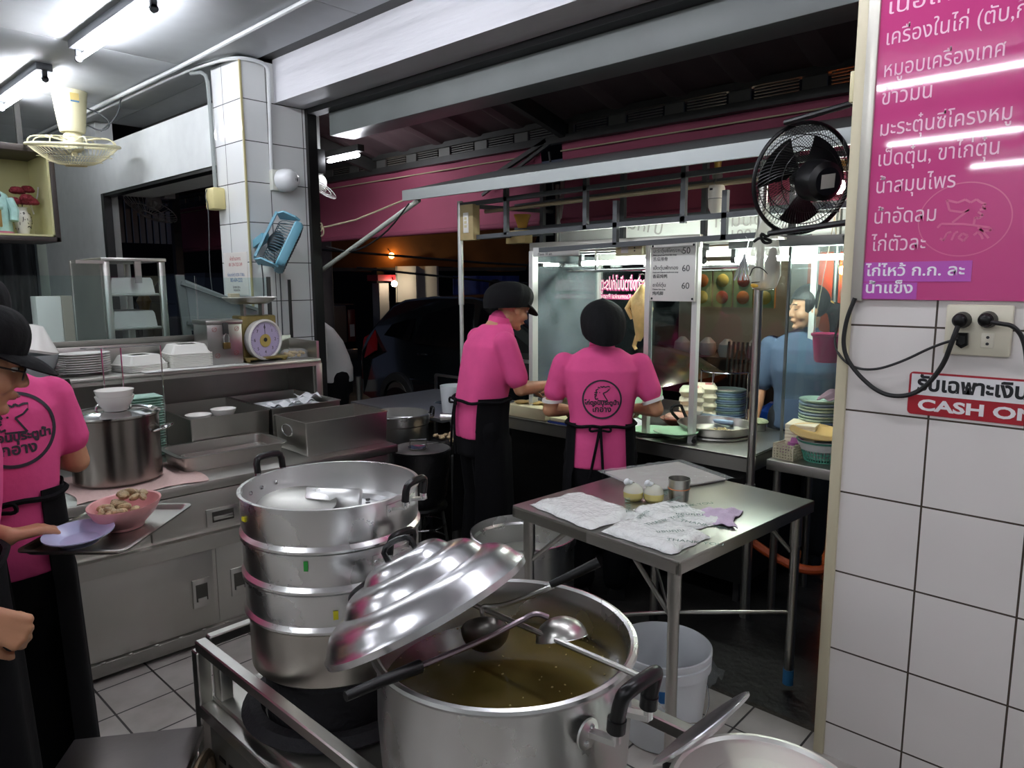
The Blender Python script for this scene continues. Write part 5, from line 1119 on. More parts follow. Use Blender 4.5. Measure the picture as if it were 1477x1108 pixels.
# neighbour stall straight across, behind the glass case
t = thing('food_cart_opposite', 'food stall across the street with pictures and warm light behind the customer', 'stall', (7.9, 3.2, -.03))
bw(MB().box(7.3, 2.2, -.03, 8.2, 4.5, .75), 'counter', mat('brown_counter', '3b2a22', .7), t)
bw(MB().box(8.4, 1.8, -.03, 8.45, 4.8, 2.3), 'back_wall', mat('cream_backwall', 'a89a86', .7), t)
bw(MB().box(7.0, 1.7, 2.25, 8.5, 4.9, 2.32), 'roof', DARKST, t)
for k, y in enumerate((4.05, 3.8, 3.55, 3.3)):
    p = bw(MB().box(7.6, y-.11, 1.3, 7.63, y+.11, 1.72), 'menu_picture', mat('picture_green', '9fae7c', .5), t)
    for j, z in enumerate((1.6, 1.41)): bw(MB().lathe([(0, 0), (.075, 0), (.06, -.012), (0, -.02)], (7.6, y, z), 18, rot('Y', 90)), 'dish_print', mat(('dish_orange', 'dish_yellow', 'dish_red')[(k+j) % 3], ('c9753a', 'd2b65a', 'b5553f')[(k+j) % 3], .5), p)
bw(MB().box(7.59, 3.15, 1.72, 7.62, 4.2, 1.74), 'picture_rail', STEEL_D, t)
for x, y, z, lab in ((7.5, 3.6, 1.95, 0), (7.9, 2.6, 1.7, 1)):
    bw(MB().ball((x, y, z), .045), 'bulb', mat('stall_bulb%d' % lab, ('fff0d8', 'ff8a3c')[lab], .3, emit=(40, 60)[lab]), t); bw(MB().cyl((x, y, z), (x, y, 2.26), .006), 'cord', RUBBER, t)
bw(MB().box(8.0, 2.0, .75, 8.35, 3.0, 1.9), 'orange_glow_block', mat('orange_glow_block', 'b8622c', .7), t)  # orange block: the glow behind the customer is put into its colour
for k in range(5):
    o = MB().lathe([(0, 0), (.08, 0), (.1, .06), (.09, .14), (.03, .2), (0, .2)], n=16).build('filled_bag', mat('cloudy_bag', 'b9b7b2', .4)); o.location = (7.45+.08*(k % 2), 4.2-.28*k, .751); tag(o, 'pale filled bag on the opposite stall counter, %s from the left' % ('first', 'second', 'third', 'fourth', 'fifth')[k], 'bag', 'filled bags on the opposite counter')
t = thing('wicker_chair', 'grey slatted chair behind the stall glass across the street', 'chair', (6.95, 3.3, -.03))
bw(MB().box(6.75, 3.05, .4, 7.15, 3.5, .44, .01), 'seat', mat('grey_chair', '5b5850', .7), t)
for k in range(9): bw(MB().bar((7.13, 3.07+.052*k, .44), (7.18, 3.07+.052*k, .95), .02), 'back_slat', MATS['grey_chair'], t)
for x, y in ((6.77, 3.07), (7.13, 3.07), (6.77, 3.48), (7.13, 3.48)): bw(MB().bar((x, y, -.03), (x, y, .4), .03), 'leg', MATS['grey_chair'], t)
# ------------------------------------------------------------------ low prep table with pots left of the stall
t = thing('prep_table', 'low steel prep table with side rails left of the stall post', 'table', (3.55, 4.1, -.03))
bw(MB().box(3.12, 3.55, .655, 4.0, 4.62, .685, .004), 'top', mat('grey_steel_top', 'a9abae', .35, .8), t)
for x, y in ((3.17, 3.95), (3.95, 3.6), (3.17, 4.58), (3.95, 4.58)): bw(MB().cyl((x, y, -.03), (x, y, .655), .018), 'leg', STEEL_D, t)
bw(MB().bar((3.98, 4.6, .81), (3.98, 3.5, .81), .02).bar((3.98, 4.6, .68), (3.98, 4.6, .81), .02).bar((3.98, 3.98, .68), (3.98, 3.98, 1.0), .02).bar((3.98, 3.98, 1.0), (3.98, 3.0, 1.0), .025).bar((3.98, 3.65, .81), (3.98, 3.65, 1.0), .018), 'rail', STEEL, t)
tag(MB().sheet(lambda u, v: (3.5+.3*u, 3.75+.32*v, .688+.05*math.sin(PI*u)*math.sin(PI*v)+.008*math.sin(u*14)), 16, 16, .003).build('dark_rag', mat('dark_blue_rag', '2b3340', .9)), 'dark blue rag on the low prep table', 'rag')
t = thing('white_pail', 'white plastic pail beside the steel pot on the prep table', 'pail', (3.35, 3.68, .686)); MB().lathe([(0, 0), (.085, 0), (.1, .19), (.095, .19), (.08, .01), (0, .008)], n=32).build('shell', MATS['bucket_white'], t)
t = thing('steel_pot', 'oval handled steel pot behind the pink shirted cutter', 'pot', (3.33, 3.47, 0)); bw(MB().lathe([(0, 0), (.115, 0), (.12, .01), (.12, .22), (.125, .222), (.115, .22), (.115, .015), (0, .01)], (3.36, 3.46, .66), 40), 'wall', STEEL, t); bw(MB().tube([(3.24, 3.5+.03*math.cos(a), .8+.02*math.sin(a)) for a in [2*PI*k/16 for k in range(16)]], .004, 6, True), 'handle', CHROME, t)
bw(MB().cyl((3.36, 3.46, -.03), (3.36, 3.46, .66), .1, .115, 24), 'pot_stand', DARKST, t)
t = thing('aluminium_pot', 'wide aluminium pot with black handles on the ground beside the counter end', 'pot', (2.87, 3.70, -.03))
MB().lathe([(0, 0), (.17, 0), (.19, .02), (.195, .70), (.203, .71), (.205, .77), (.198, .775), (.194, .71), (.186, .70), (.18, .03), (0, .02)], n=64).build('wall', ALU, t)
for a in (150, -25): handle(t, R(a), .198, .75, .07, .045, plate=False)
MB().lathe([(0, .5), (.183, .5)], n=40).build('water', MATS['cloudy_water'], t)
# black tub with mesh strainer on a round stool
t = thing('round_stool', 'dark round metal stool holding the bagged tub', 'stool', (2.62, 3.18, -.03))
MB().lathe([(0, .3), (.15, .3), (.155, .31), (.15, .325), (0, .325)], n=32).build('seat', BLACKP, t)
for k in range(4): a = PI/4+k*PI/2; MB().tube([(.12*math.cos(a), .12*math.sin(a), .3), (.16*math.cos(a), .16*math.sin(a), 0)], .01, 8).build('leg', DARKST, t)
MB().ring((0, 0, .1), .15, .006).build('foot_ring', CHROME, t); MB().ring((0, 0, .2), .138, .006).build('foot_ring', CHROME, t)
t = thing('bagged_tub', 'tub lined with a black bag and a wire strainer on top, on the stool', 'tub', (2.62, 3.18, .296))
MB().lathe([(0, 0), (.12, 0), (.15, .05), (.168, .2), (.178, .33), (.17, .33), (.158, .2), (.1, .02), (0, .02)], n=40).build('black_bag', mat('bin_bag', '131315', .35, bump=1, bs=14), t)
MB().lathe([(.165, .33), (.172, .335), (.16, .34), (.09, .335), (.0, .325)], n=40).build('pot_top', mat('dull_lid', '8d8b86', .35, .9), t)
MB().lathe([(0, .31), (.04, .318), (.06, .345), (.056, .345), (.0, .316)], (-.02, 0, 0), 20).build('strainer', CHROME, t)
MB().tube([(-.06, .02, .34), (-.06, .02, .39), (.02, -.03, .39), (.02, -.03, .34)], .004, 6).build('wire_handle', CHROME, t)
MB().tube([(.05, .05, .335), (.09, -.02, .35), (.16, -.05, .35)], .004, 6).build('wire_handle', CHROME, t)
t = thing('grinder_crank', 'aluminium crank handle pot sticking out behind the pink shirt tail', 'grinder', (2.72, 2.98, -.03))
bw(MB().cyl((2.72, 2.98, -.03), (2.72, 2.98, .60), .03), 'stand', DARKST, t); bw(MB().cyl((2.66, 3.04, .83), (2.76, 2.92, .83), .022).cyl((2.70, 3.0, .82), (2.74, 2.97, .55), .008), 'crank', ALU, t)
t = thing('bone_tray', 'black tub of chicken scraps under the prep table edge', 'tub', (3.0, 3.32, -.03)); bw(MB().box(2.9, 3.22, -.03, 3.14, 3.42, .6, .01), 'tub', BLACKP, t)
q = MB(); rs = random.Random(8)
for k in range(40): q.ball((rs.uniform(2.92, 3.12), rs.uniform(3.24, 3.4), .61+rs.random()*.02), (.022, .016, .012), 7, 5)
so = bw(q, 'scraps', mat('scraps', 'b9a07c', .6, var=.3, vs=30), t); so['kind'] = 'stuff'

# ================================================================== people
def remesh(mb, vox, smooth=4, name='tmp'):
    """fuse overlapping closed shapes into one continuous smooth surface"""
    me = bpy.data.meshes.new(name); bmesh.ops.recalc_face_normals(mb.bm, faces=mb.bm.faces); mb.bm.to_mesh(me); mb.bm.free()
    o = bpy.data.objects.new(name, me); C.objects.link(o)
    m = o.modifiers.new('r', 'REMESH'); m.mode = 'VOXEL'; m.voxel_size = vox
    s = o.modifiers.new('s', 'SMOOTH'); s.factor = .5; s.iterations = smooth
    bpy.context.view_layer.update()
    out = bpy.data.meshes.new_from_object(o.evaluated_get(bpy.context.evaluated_depsgraph_get()))
    bpy.data.objects.remove(o); bpy.data.meshes.remove(me)
    for p in out.polygons: p.use_smooth = True
    return out
def cap(mb, p, q, r0, r1, n=12):
    mb.cyl(p, q, r0, r1, n); mb.ball(p, r0, n, 8); mb.ball(q, r1, n, 8)
def chain(mb, pts, rs, n=12):
    for a, b, r0, r1 in zip(pts, pts[1:], rs, rs[1:]): cap(mb, a, b, r0, r1, n)
def head_shapes(mb, hc, H, fem=1.0):
    P = lambda x, y, z: V(hc)+H @ V((x, y, z))
    E = lambda c, r: mb.ball(P(*c), r, 20, 14, H)
    E((0, -.014, .03), (.073, .092, .085)); E((0, .024, -.02), (.061, .064, .082)); E((0, .036, -.078), (.04*fem, .042, .034))
    for s in (-1, 1):
        E((s*.034, .052, -.034), (.028, .03, .03)); E((s*.0735, -.004, -.012), (.011, .021, .031)); E((s*.009, .094, -.034), (.0095, .01, .008))
        E((s*.03, .074, .021), (.02, .011, .0075)); E((s*.031, .0755, .011), (.0135, .0105, .005))
    cap(mb, P(0, .082, .012), P(0, .101, -.028), .0075, .0125, 10)
    E((0, .086, -.058), (.021, .0115, .0055)); E((0, .084, -.067), (.019, .0115, .006)); E((0, .07, -.098), (.02, .018, .015))
def eyes(parent, hc, H, closed=False):
    P = lambda x, y, z: V(hc)+H @ V((x, y, z))
    for s in (-1, 1):
        if closed:
            MB().tube([P(s*.02, .0835, .002), P(s*.031, .0865, -.001), P(s*.043, .079, .001)], .002, 6).build('eyelash', HAIR, parent); MB().tube([P(s*.014, .089, .027), P(s*.03, .092, .031), P(s*.047, .082, .027)], .0028, 6).build('eyebrow', HAIR, parent); continue
        e = MB().ball(P(s*.031, .0745, .003), (.0115, .0095, .0075), 14, 10, H).build('eye', mat('eye_white', 'd9d4cc', .2), parent)
        MB().ball(P(s*.031, .0825, .003), (.005, .003, .005), 10, 8, H).build('iris', mat('dark_iris', '1b120e', .15), e)
        MB().tube([P(s*.014, .089, .027), P(s*.03, .092, .031), P(s*.047, .082, .027)], .0028, 6).build('eyebrow', HAIR, parent)
    MB().tube([P(-.018, .0945, -.062), P(0, .0985, -.0615), P(.018, .0945, -.062)], .0022, 6).build('mouth', mat('lip', '9b5a4c', .5), parent)
def hand_shapes(mb, w, d, n, side, curl=(.5, .6, .4), spread=.1, thumb=(.7, .4), k=1.0):
    """palm, four unequal fingers and a thumb. w wrist, d finger direction, n palm normal (fingers curl towards n), side +1: thumb on d x n side"""
    d = V(d).normalized(); n = V(n); n = (n-d*n.dot(d)).normalized(); a = d.cross(n)*side
    w = V(w)
    for i, (off, L, ln) in enumerate(((.030, .082, .043), (.0105, .086, .047), (-.009, .082, .044), (-.027, .073, .034))):
        kn = w+d*L*k+a*off*k
        cap(mb, w+a*off*.55*k+d*.012*k, kn, .0155*k, .0125*k, 8)
        dd = (d+a*(off*spread*20)*.3).normalized(); p = kn; ang = 0
        for j, (fl, r0, r1) in enumerate(((ln, .0105, .0095), (ln*.62, .0095, .0085), (ln*.5, .0085, .007))):
            ang += curl[j]*(1+.1*i)
            q = p+(dd*math.cos(ang)+n*math.sin(ang))*fl*k; cap(mb, p, q, r0*k, r1*k, 8); p = q
    t0 = w+d*.022*k+a*.026*k; t1 = t0+(d*.72+a*thumb[0]+n*thumb[1]).normalized()*.038*k; t2 = t1+(d*.9+a*thumb[0]*.35+n*thumb[1]).normalized()*.03*k; t3 = t2+(d*.95+n*thumb[1]*1.2).normalized()*.024*k
    chain(mb, [t0, t1, t2, t3], [.0165*k, .0135*k, .0115*k, .009*k], 8)
def ring_at(rings, z):
    """torso rings (z, cx, cy, rx, ry) interpolated at height z"""
    for a, b in zip(rings, rings[1:]):
        if a[0] <= z <= b[0]:
            t = (z-a[0])/(b[0]-a[0]); return [p+(q-p)*t for p, q in zip(a, b)]
    return list(rings[0] if z < rings[0][0] else rings[-1])
def torso_pt(rings, z, th, off=0.):
    _, cx, cy, rx, ry = ring_at(rings, z); c, s = math.cos(th), math.sin(th); e = .82
    return V((cx+(rx+off)*abs(c)**e*(1 if c >= 0 else -1), cy+(ry+off)*abs(s)**e*(1 if s >= 0 else -1), z))
def torso_loft(mb, rings, off=0., n=36):
    zs = [r[0] for r in rings]; Z = []
    for a, b in zip(zs, zs[1:]): Z += [a+(b-a)*k/4 for k in range(4)]
    Z.append(zs[-1])
    mb.loft([[torso_pt(rings, z, 2*PI*k/n, off) for k in range(n)] for z in Z])
def net_cap(parent, hc, H, drop=.062, brim=True, puffy=1.0):
    """black catering cap: puffy gathered crown reaching down the back of the head, short brim in front"""
    M = H.to_4x4(); M.translation = V(hc)
    def fn(u, v):
        th = 2*PI*u; ph = PI*.5*v; back = .5-.5*math.sin(th)
        wr = 1+.012*math.sin(th*18)*(1-v)
        k = math.cos(ph)**.72 if v < 1 else 0
        bul = math.sin(PI*min(1, .15+v*.9))*puffy
        x = (.088+.024*bul)*math.cos(th)*k*wr; y = (.1+(.012+.034*back)*bul)*math.sin(th)*k*wr-.014-.012*back*puffy
        z = .03-drop*back**1.3*(1-v)-(drop-.062)*.25*(1-v)+.108*math.sin(ph)+.012*bul
        return M @ V((x, y, z))
    o = MB().sheet(fn, 72, 18, .003).build('cap', mat('black_cap', '101012', .85, bump=.3, bs=60, spec=.2), parent)
    if brim: MB().sheet(lambda u, v: M @ V(((.088+.014*v)*math.cos(PI*(.06+.88*u)), .006+(.085+.07*v*math.sin(PI*(.06+.88*u)))*math.sin(PI*(.06+.88*u)), .036-.03*v*v*math.sin(PI*u)-.004)), 28, 8, .005).build('cap_brim', MATS['black_cap'], o)
    return o
def rooster(mb_add, s=1.0):
    """outline of the rooster head emblem as polylines in a unit frame"""
    comb = [(-.10, .18), (-.16, .30), (-.06, .34), (-.08, .42), (.02, .39), (.03, .46), (.12, .41), (.16, .47), (.23, .42), (.33, .46), (.42, .45), (.40, .34), (.30, .24), (.14, .17)]
    neck = [(.14, .17), (.34, -.16), (-.08, -.14), (-.06, -.06), (-.16, -.1), (-.2, .02), (-.12, .08)]
    beak = [(-.1, .18), (-.22, .2)], [(-.12, .13), (-.23, .1)]
    return [comb, neck, *beak]
def emblem(parent, bvh, o, y_dir, R0, m, lines=('ไก่ตอนประตูน้ำ', 'โกอ่าง')):
    """round rooster emblem printed on the shirt back: drawn flat, then laid on the cloth"""
    g = MB(); c = o
    g.ring((0, 0, 0), R0, R0*.06, 64, 4, 'y')
    for pl in rooster(None):
        for a, b in zip(pl, pl[1:]): g.bar((a[0]*R0*1.25-R0*.12, 0, a[1]*R0*1.25+R0*.12), (b[0]*R0*1.25-R0*.12, 0, b[1]*R0*1.25+R0*.12), w=.001, h=R0*.055)
    g.ball((-R0*.12, 0, R0*.37), R0*.03, 8, 6)
    tmp = g.build('q', m); me0 = tmp.data.copy(); bpy.data.objects.remove(tmp)
    ms = [me0]
    T = frame((0, 0, -R0*.28), (1, 0, 0), (0, 0, 1)); ms.append(text_mesh(lines[0], R0*.31, T, .0004, 'CENTER', .0012*R0/.1))
    T = frame((0, 0, -R0*.66), (1, 0, 0), (0, 0, 1)); ms.append(text_mesh(lines[1], R0*.42, T, .0004, 'CENTER', .0012*R0/.1))
    me = join_meshes(ms)
    for i, v in enumerate(me.vertices):
        src = V((c[0]+v.co.x, -y_dir*1.0, c[2]+v.co.z)); hit = bvh.ray_cast(src, V((0, y_dir, 0)))
        yy = hit[0].y if hit[0] else c[1]
        v.co = V((c[0]+v.co.x, yy-y_dir*(.0025+max(-.001, min(.001, -v.co.y*y_dir))), c[2]+v.co.z))
    return link('shirt_emblem', me, m, parent)
def bvh_of(me):
    bm = bmesh.new(); bm.from_mesh(me); b = BVHTree.FromBMesh(bm); bm.free(); return b
NAVY = mat('emblem_ink', '2b2a33', .8)

def worker(label, loc, rz, rings, neck, hc, H, armL, armR, hemz, sleeve=.5, apron=True, hands=((), ()), emb=None, hips=.16, legs=None, capkw=None, tie=None, apron_hem=.28, shirt_m=PINK, cuff=None, hair_bun=False, voxel=.0055, gap=.55, low_m=BLACKC):
    """standing kitchen worker. rings shape the shirt; arms are (shoulder, elbow, wrist) in local coordinates, +y forward"""
    t = thing('person', label, 'person', loc, rz)
    # body: head, neck, trunk, arms with hands, legs - one surface
    b = MB(); head_shapes(b, hc, H)
    P = lambda x, y, z: V(hc)+H @ V((x, y, z))
    cap(b, P(0, -.02, -.05), V(neck), .052, .056); cap(b, V(neck), V((rings[-1][1], rings[-1][2], rings[-1][0]-.03)), .056, .07)
    torso_loft(b, [(z, cx, cy, rx*.86, ry*.84) for z, cx, cy, rx, ry in rings])
    for arm, hs in ((armL, hands[0]), (armR, hands[1])):
        s, e, w = [V(p) for p in arm]
        chain(b, [s, s.lerp(e, .5), e], [.05, .043, .038]); chain(b, [e, e.lerp(w, .35), w], [.038, .037, .026])
        if hs: hand_shapes(b, w, **hs)
    hz = rings[0][0]
    lg = legs or [((-.09, rings[0][2], hz+.05), (-.09, rings[0][2]+.02, .45), (-.09, rings[0][2]-.02, .08)), ((.09, rings[0][2], hz+.05), (.09, rings[0][2]+.02, .45), (.09, rings[0][2]-.02, .08))]
    for l in lg:
        h_, k_, a_ = [V(p) for p in l]; chain(b, [h_, h_.lerp(k_, .5), k_], [.085, .072, .055]); chain(b, [k_, k_.lerp(a_, .3), a_], [.055, .056, .036])
        cap(b, a_+V((0, -.01, -.04)), a_+V((0, .14, -.05)), .036, .028)
    body = link('body', remesh(b, voxel, 3), SKIN, t)
    eyes(t, hc, H, 'closed' in label)
    # shirt
    s_ = MB(); torso_loft(s_, [r for r in rings if r[0] >= hemz-.02])
    sl = []
    for arm, sv in zip((armL, armR), sleeve if isinstance(sleeve, tuple) else (sleeve, sleeve)):
        s, e, w = [V(p) for p in arm]; q = s.lerp(e, min(1, sv*1.45)); sl.append((s, q))
        chain(s_, [s+V((0, 0, -.005)), s.lerp(q, .5), q], [.064, .063, .062])
        if sv > .7: chain(s_, [q, e.lerp(w, sv-.5)], [.062, .058])
    cap(s_, V(neck)+V((0, -.005, -.02)), V(neck)+V((0, 0, .015)), .066, .06)
    shirt = link('shirt', remesh(s_, .008, 5), shirt_m, t)
    if cuff:
        for s, q in sl: d = (q-s).normalized(); MB().cyl(q+d*.046, q+d*.062, .0555, .054, 20).build('cuff', cuff, shirt)
    if shirt_m is PINK:
        MB().lathe([(.058, -.005), (.064, .0), (.06, .032), (.055, .034), (.056, .0)], V(neck)+V((0, -.004, .0)), 28, rot('X', -12)).build('collar', PINK, shirt)
    # trousers
    tr = MB(); torso_loft(tr, [(hz-.1, rings[0][1], rings[0][2], hips*.97, rings[0][4]*.97), (hz+.02, rings[0][1], rings[0][2], rings[0][3]*.97, rings[0][4]*.96), (hemz+.06, *ring_at(rings, hemz+.06)[1:3], *[q*.95 for q in ring_at(rings, hemz+.06)[3:]])])
    for l in lg:
        h_, k_, a_ = [V(p) for p in l]; chain(tr, [h_, h_.lerp(k_, .5), k_, a_+V((0, 0, .02))], [.1, .09, .078, .07])
    link('trousers', remesh(tr, .01, 4), low_m, t)
    for l in lg: a_ = V(l[2]); MB().loft([[V((a_.x+x*.042*q, a_.y-.05+.22*y, z)) for x, y in ((-1, 0), (1, 0), (1.1, .6), (.8, .95), (0, 1), (-.8, .95), (-1.1, .6))] for z, q in ((0, 1), (.015, 1.05), (.045, 1), (.07, .7))]).build('shoe', RUBBER, t)
    if apron:
        top, bot = apron if isinstance(apron, tuple) else (hemz+.3, apron_hem)
        def ap(u, v):
            z = bot+(top-bot)*v; g = gap*(1 if z < rings[3][0] else 1+.0)
            th = -PI/2+g+(2*PI-2*g)*u
            if z < hz: 
                p = torso_pt([(hz-.001, rings[0][1], rings[0][2], max(hips, rings[0][3])+.01+.03*(hz-z), rings[0][4]+.012+.035*(hz-z)), (hz, *rings[0][1:])], hz-.001, th, .006+.006*math.sin(th*7))
                return V((p.x, p.y, z))
            return torso_pt(rings, z, th, .012+.003*math.sin(th*9))
        a = MB().sheet(ap, 64, 24, .004).build('apron', BLACKC, t)
        zt = tie or top
        MB().tube([torso_pt(rings, zt+.004*math.sin(k), -PI/2+2*PI*k/40, .016) for k in range(40)], .009, 6, True).build('apron_strap', BLACKC, a)
        bt = torso_pt(rings, zt, -PI/2, .022)
        for q in ((-.05, -.01, -.26), (.02, -.01, -.29)): MB().tube([bt, bt+V((q[0]*.4, -.012, -.1)), bt+V(q)], [.009, .008, .007], 6, smooth=1).build('apron_tie', BLACKC, a)
        for s in (-1, 1): MB().tube([bt, bt+V((s*.045, -.016, .014)), bt+V((s*.055, -.014, -.02)), bt+V((s*.01, -.012, -.012))], .006, 6, smooth=2).build('apron_bow', BLACKC, a)
    if capkw is not None: net_cap(t, hc, H, **capkw)
    if emb:
        emblem(shirt, bvh_of(shirt.data), (emb[0], 0, emb[1]), 1, emb[2], NAVY)
    return t
# ---- worker facing the stall, seen from behind
H = rot('Z', 8) @ rot('X', -14)
worker('person in pink shirt with back emblem and black hair cap, back turned, facing the stall', (2.90, 2.085, -.03), R(-55),
       [(.70, 0, 0, .172, .13), (.82, 0, 0, .165, .125), (.95, 0, .005, .158, .115), (1.08, 0, .01, .178, .12), (1.19, 0, .02, .192, .118), (1.255, 0, .028, .155, .095), (1.295, 0, .035, .09, .07)],
       (0, .045, 1.305), (0, .085, 1.405), H, ((-.19, .03, 1.215), (-.265, .05, .97), (-.16, .27, .93)), ((.19, .03, 1.215), (.275, .0, .99), (.17, .25, .95)),
       .66, sleeve=.4, hands=(dict(d=(.3, .9, -.1), n=(.4, 0, -.9), side=1), dict(d=(-.3, .9, -.1), n=(-.4, 0, -.9), side=-1)), apron=(.93, .25), tie=.92, emb=(.005, 1.055, .093), capkw=dict(brim=False, puffy=1.5, drop=.15), cuff=WHITEP, gap=.75)
# ---- worker in profile, cutting at the chopping block
H = rot('Z', 4) @ rot('X', -20)
worker('person in pink shirt and brimmed black cap, in profile, cutting at the stall', (2.69, 2.735, -.03), R(-112),
       [(.80, 0, -.01, .165, .135), (.90, 0, -.01, .165, .13), (1.0, 0, 0, .165, .13), (1.15, 0, .03, .185, .13), (1.29, 0, .05, .19, .12), (1.36, 0, .075, .15, .095), (1.40, 0, .095, .09, .072)],
       (0, .115, 1.405), (0, .19, 1.49), H, ((-.185, .06, 1.315), (-.235, .12, 1.06), (-.09, .33, 1.04)), ((.185, .06, 1.315), (.225, .13, 1.07), (.1, .345, 1.06)),
       .81, sleeve=.52, hands=(dict(d=(.25, .9, -.15), n=(.5, .1, -.8), side=1, curl=(.7, .8, .5)), dict(d=(-.1, .95, -.1), n=(-.75, .1, -.5), side=-1, curl=(.9, .9, .6))), apron=(1.02, .2), tie=1.0, capkw=dict(puffy=1.35, drop=.09), gap=1.0)
# ---- worker at the left counter, back turned
H = rot('Z', 10) @ rot('X', -12)
worker('person in pink shirt with back emblem at the left counter, back turned, black apron', (.41, 2.42, 0), R(-6),
       [(.78, 0, 0, .185, .14), (.88, 0, 0, .18, .135), (1.0, 0, .005, .175, .125), (1.13, 0, .01, .19, .125), (1.25, 0, .02, .2, .12), (1.32, 0, .028, .16, .095), (1.365, 0, .035, .09, .07)],
       (0, .045, 1.38), (0, .075, 1.5), H, ((-.185, .03, 1.27), (-.24, .08, 1.03), (-.16, .3, 1.0)), ((.18, .03, 1.27), (.232, .04, 1.06), (.17, .27, 1.05)),
       .76, sleeve=.42, hands=(dict(d=(.3, .9, -.1), n=(.4, 0, -.9), side=1), dict(d=(-.2, .9, -.1), n=(-.4, 0, -.9), side=-1)), apron=(1.02, .08), tie=1.0, emb=(.07, 1.2, .1), capkw=dict(puffy=1.1), gap=.6)
# ---- worker at the left edge carrying a tray
H = rot('Z', 4) @ rot('X', -17)
HC = (0, .125, 1.425)
per = worker('person at the left edge in black cap and glasses, pink shirt, carrying a metal tray', (.225, 2.03, 0), R(-108),
       [(.78, 0, 0, .165, .13), (.88, 0, 0, .16, .125), (.97, 0, .005, .16, .12), (1.09, 0, .02, .178, .125), (1.2, 0, .035, .183, .12), (1.26, 0, .05, .145, .095), (1.3, 0, .06, .088, .07)],
       (0, .075, 1.315), HC, H, ((-.18, .04, 1.215), (-.25, -.06, 1.0), (-.14, .13, .962)), ((.18, .04, 1.215), (.265, -.01, 1.0), (.18, .12, .885)),
       .74, sleeve=(.95, .62), hands=(dict(d=(-.45, .88, -.02), n=(0.05, 0.1, -.95), side=1, curl=(.35, .6, .5), thumb=(.5, .2)), dict(d=(.0, .75, -.6), n=(-.8, -.1, -.2), side=-1, curl=(1.1, 1.3, .8))), apron=(.97, .1), tie=.96, capkw=dict(puffy=1.05), gap=.5)
P = lambda x, y, z: V(HC)+H @ V((x, y, z))
g = MB()
for s in (-1, 1): g.tube([P(s*.032+.024*math.cos(a), .096, -.002+.017*math.sin(a)) for a in [2*PI*k/20 for k in range(20)]], .0022, 5, True).tube([P(s*.056, .095, .002), P(s*.076, .03, .006), P(s*.078, -.02, .002)], .0022, 5)
g.tube([P(-.009, .097, .002), P(.009, .097, .002)], .002, 5).build('eyeglasses', mat('dark_rims', '2c2220', .3), per)
# tray, pink bowl of chicken, lavender plate
t = thing('serving_tray', 'rectangular metal tray carried by the person at the left edge', 'tray', (.637, 2.13, .912), R(43))
tr_ = open_pan(-.19, -.135, .19, .135, 0, .016, .008, .01, .02); tr_.build('tray', STEEL, t)
t = thing('pink_bowl', 'oval pink bowl of chopped chicken on the carried tray', 'bowl', (.672, 2.125, .9165), R(43))
MB().lathe([(0, .004), (.05, .004), (.05, 0), (.056, 0), (.058, .008), (.095, .04), (.112, .068), (.112, .072), (.106, .07), (.088, .04), (.05, .014), (0, .012)], n=44, sx=1.02, sy=.78).build('bowl', mat('pink_melamine', 'e8a6a4', .3), t)
mt = MB(); rs = random.Random(11)
for k in range(34):
    a = rs.random()*2*PI; q = .075*math.sqrt(rs.random()); mt.ball((q*math.cos(a), .75*q*math.sin(a), .056+.03*(1-q/.08)*rs.random()+(.02 if math.cos(a) > .3 else 0)), (.019, .012, .009), 8, 6, rot('Z', rs.random()*180) @ rot('X', rs.random()*60))
mo = mt.build('chopped_chicken', mat('poached_meat', 'b9a47c', .55, bump=.7, bs=70, var=.4, vs=40), t)
mo['kind'] = 'stuff'
o = MB().lathe([(0, .003), (.04, .003), (.04, 0), (.044, 0), (.046, .004), (.068, .02), (.084, .028), (.084, .031), (.066, .024), (.045, .009), (0, .008)], n=40).build('lavender_plate', mat('lavender_melamine', 'b9bfe0', .3)); o.location = (.535, 2.055, .925); o.rotation_euler = (R(3), R(-4), 0); tag(o, 'small lavender saucer on the near end of the carried tray', 'plate')
# ---- customer in a blue T-shirt behind the glass
BLUE = mat('blue_tshirt', '4a5d76', .85, bump=.2, bs=25, var=.06)
H = rot('Z', -52) @ rot('X', -4)
cu = worker('person with ponytail in a blue T-shirt behind the glass at right, eyes closed', (4.03, 1.50, -.03), R(100),
       [(.80, 0, 0, .165, .13), (.90, 0, 0, .155, .125), (1.0, 0, .0, .155, .12), (1.13, 0, .01, .18, .135), (1.25, 0, .0, .185, .12), (1.31, 0, -.005, .15, .09), (1.345, 0, -.01, .085, .065)],
       (0, -.01, 1.355), (0, .015, 1.475), H, ((-.185, .0, 1.26), (-.22, .0, 1.02), (-.13, .2, .92)), ((.185, .0, 1.26), (.235, .02, 1.0), (.24, .14, .8)),
       .8, sleeve=.55, hands=(dict(d=(.4, .8, -.1), n=(.3, 0, -.9), side=1), dict(d=(.05, .5, -.9), n=(-.8, .3, 0), side=-1)), apron=False, shirt_m=BLUE, capkw=None, low_m=mat('dark_denim', '20242c', .9))
P = lambda x, y, z: V((0, .015, 1.475))+H @ V((x, y, z))
hb = MB(); hb.ball(P(0, -.02, .036), (.09, .106, .1), 24, 16, H); hb.ball(P(.0, -.1, .0), (.035, .03, .035), 14, 10, H); hb.ball(P(-.055, -.02, .03), (.03, .06, .05), 14, 10, H).ball(P(.055, -.02, .03), (.03, .06, .05), 14, 10, H)
chain(hb, [P(0, -.11, 0), P(0, -.16, -.02), P(0, -.165, -.09), P(0, -.14, -.14)], [.032, .042, .036, .012])
hm = remesh(hb, .006, 2); bm = bmesh.new(); bm.from_mesh(hm)
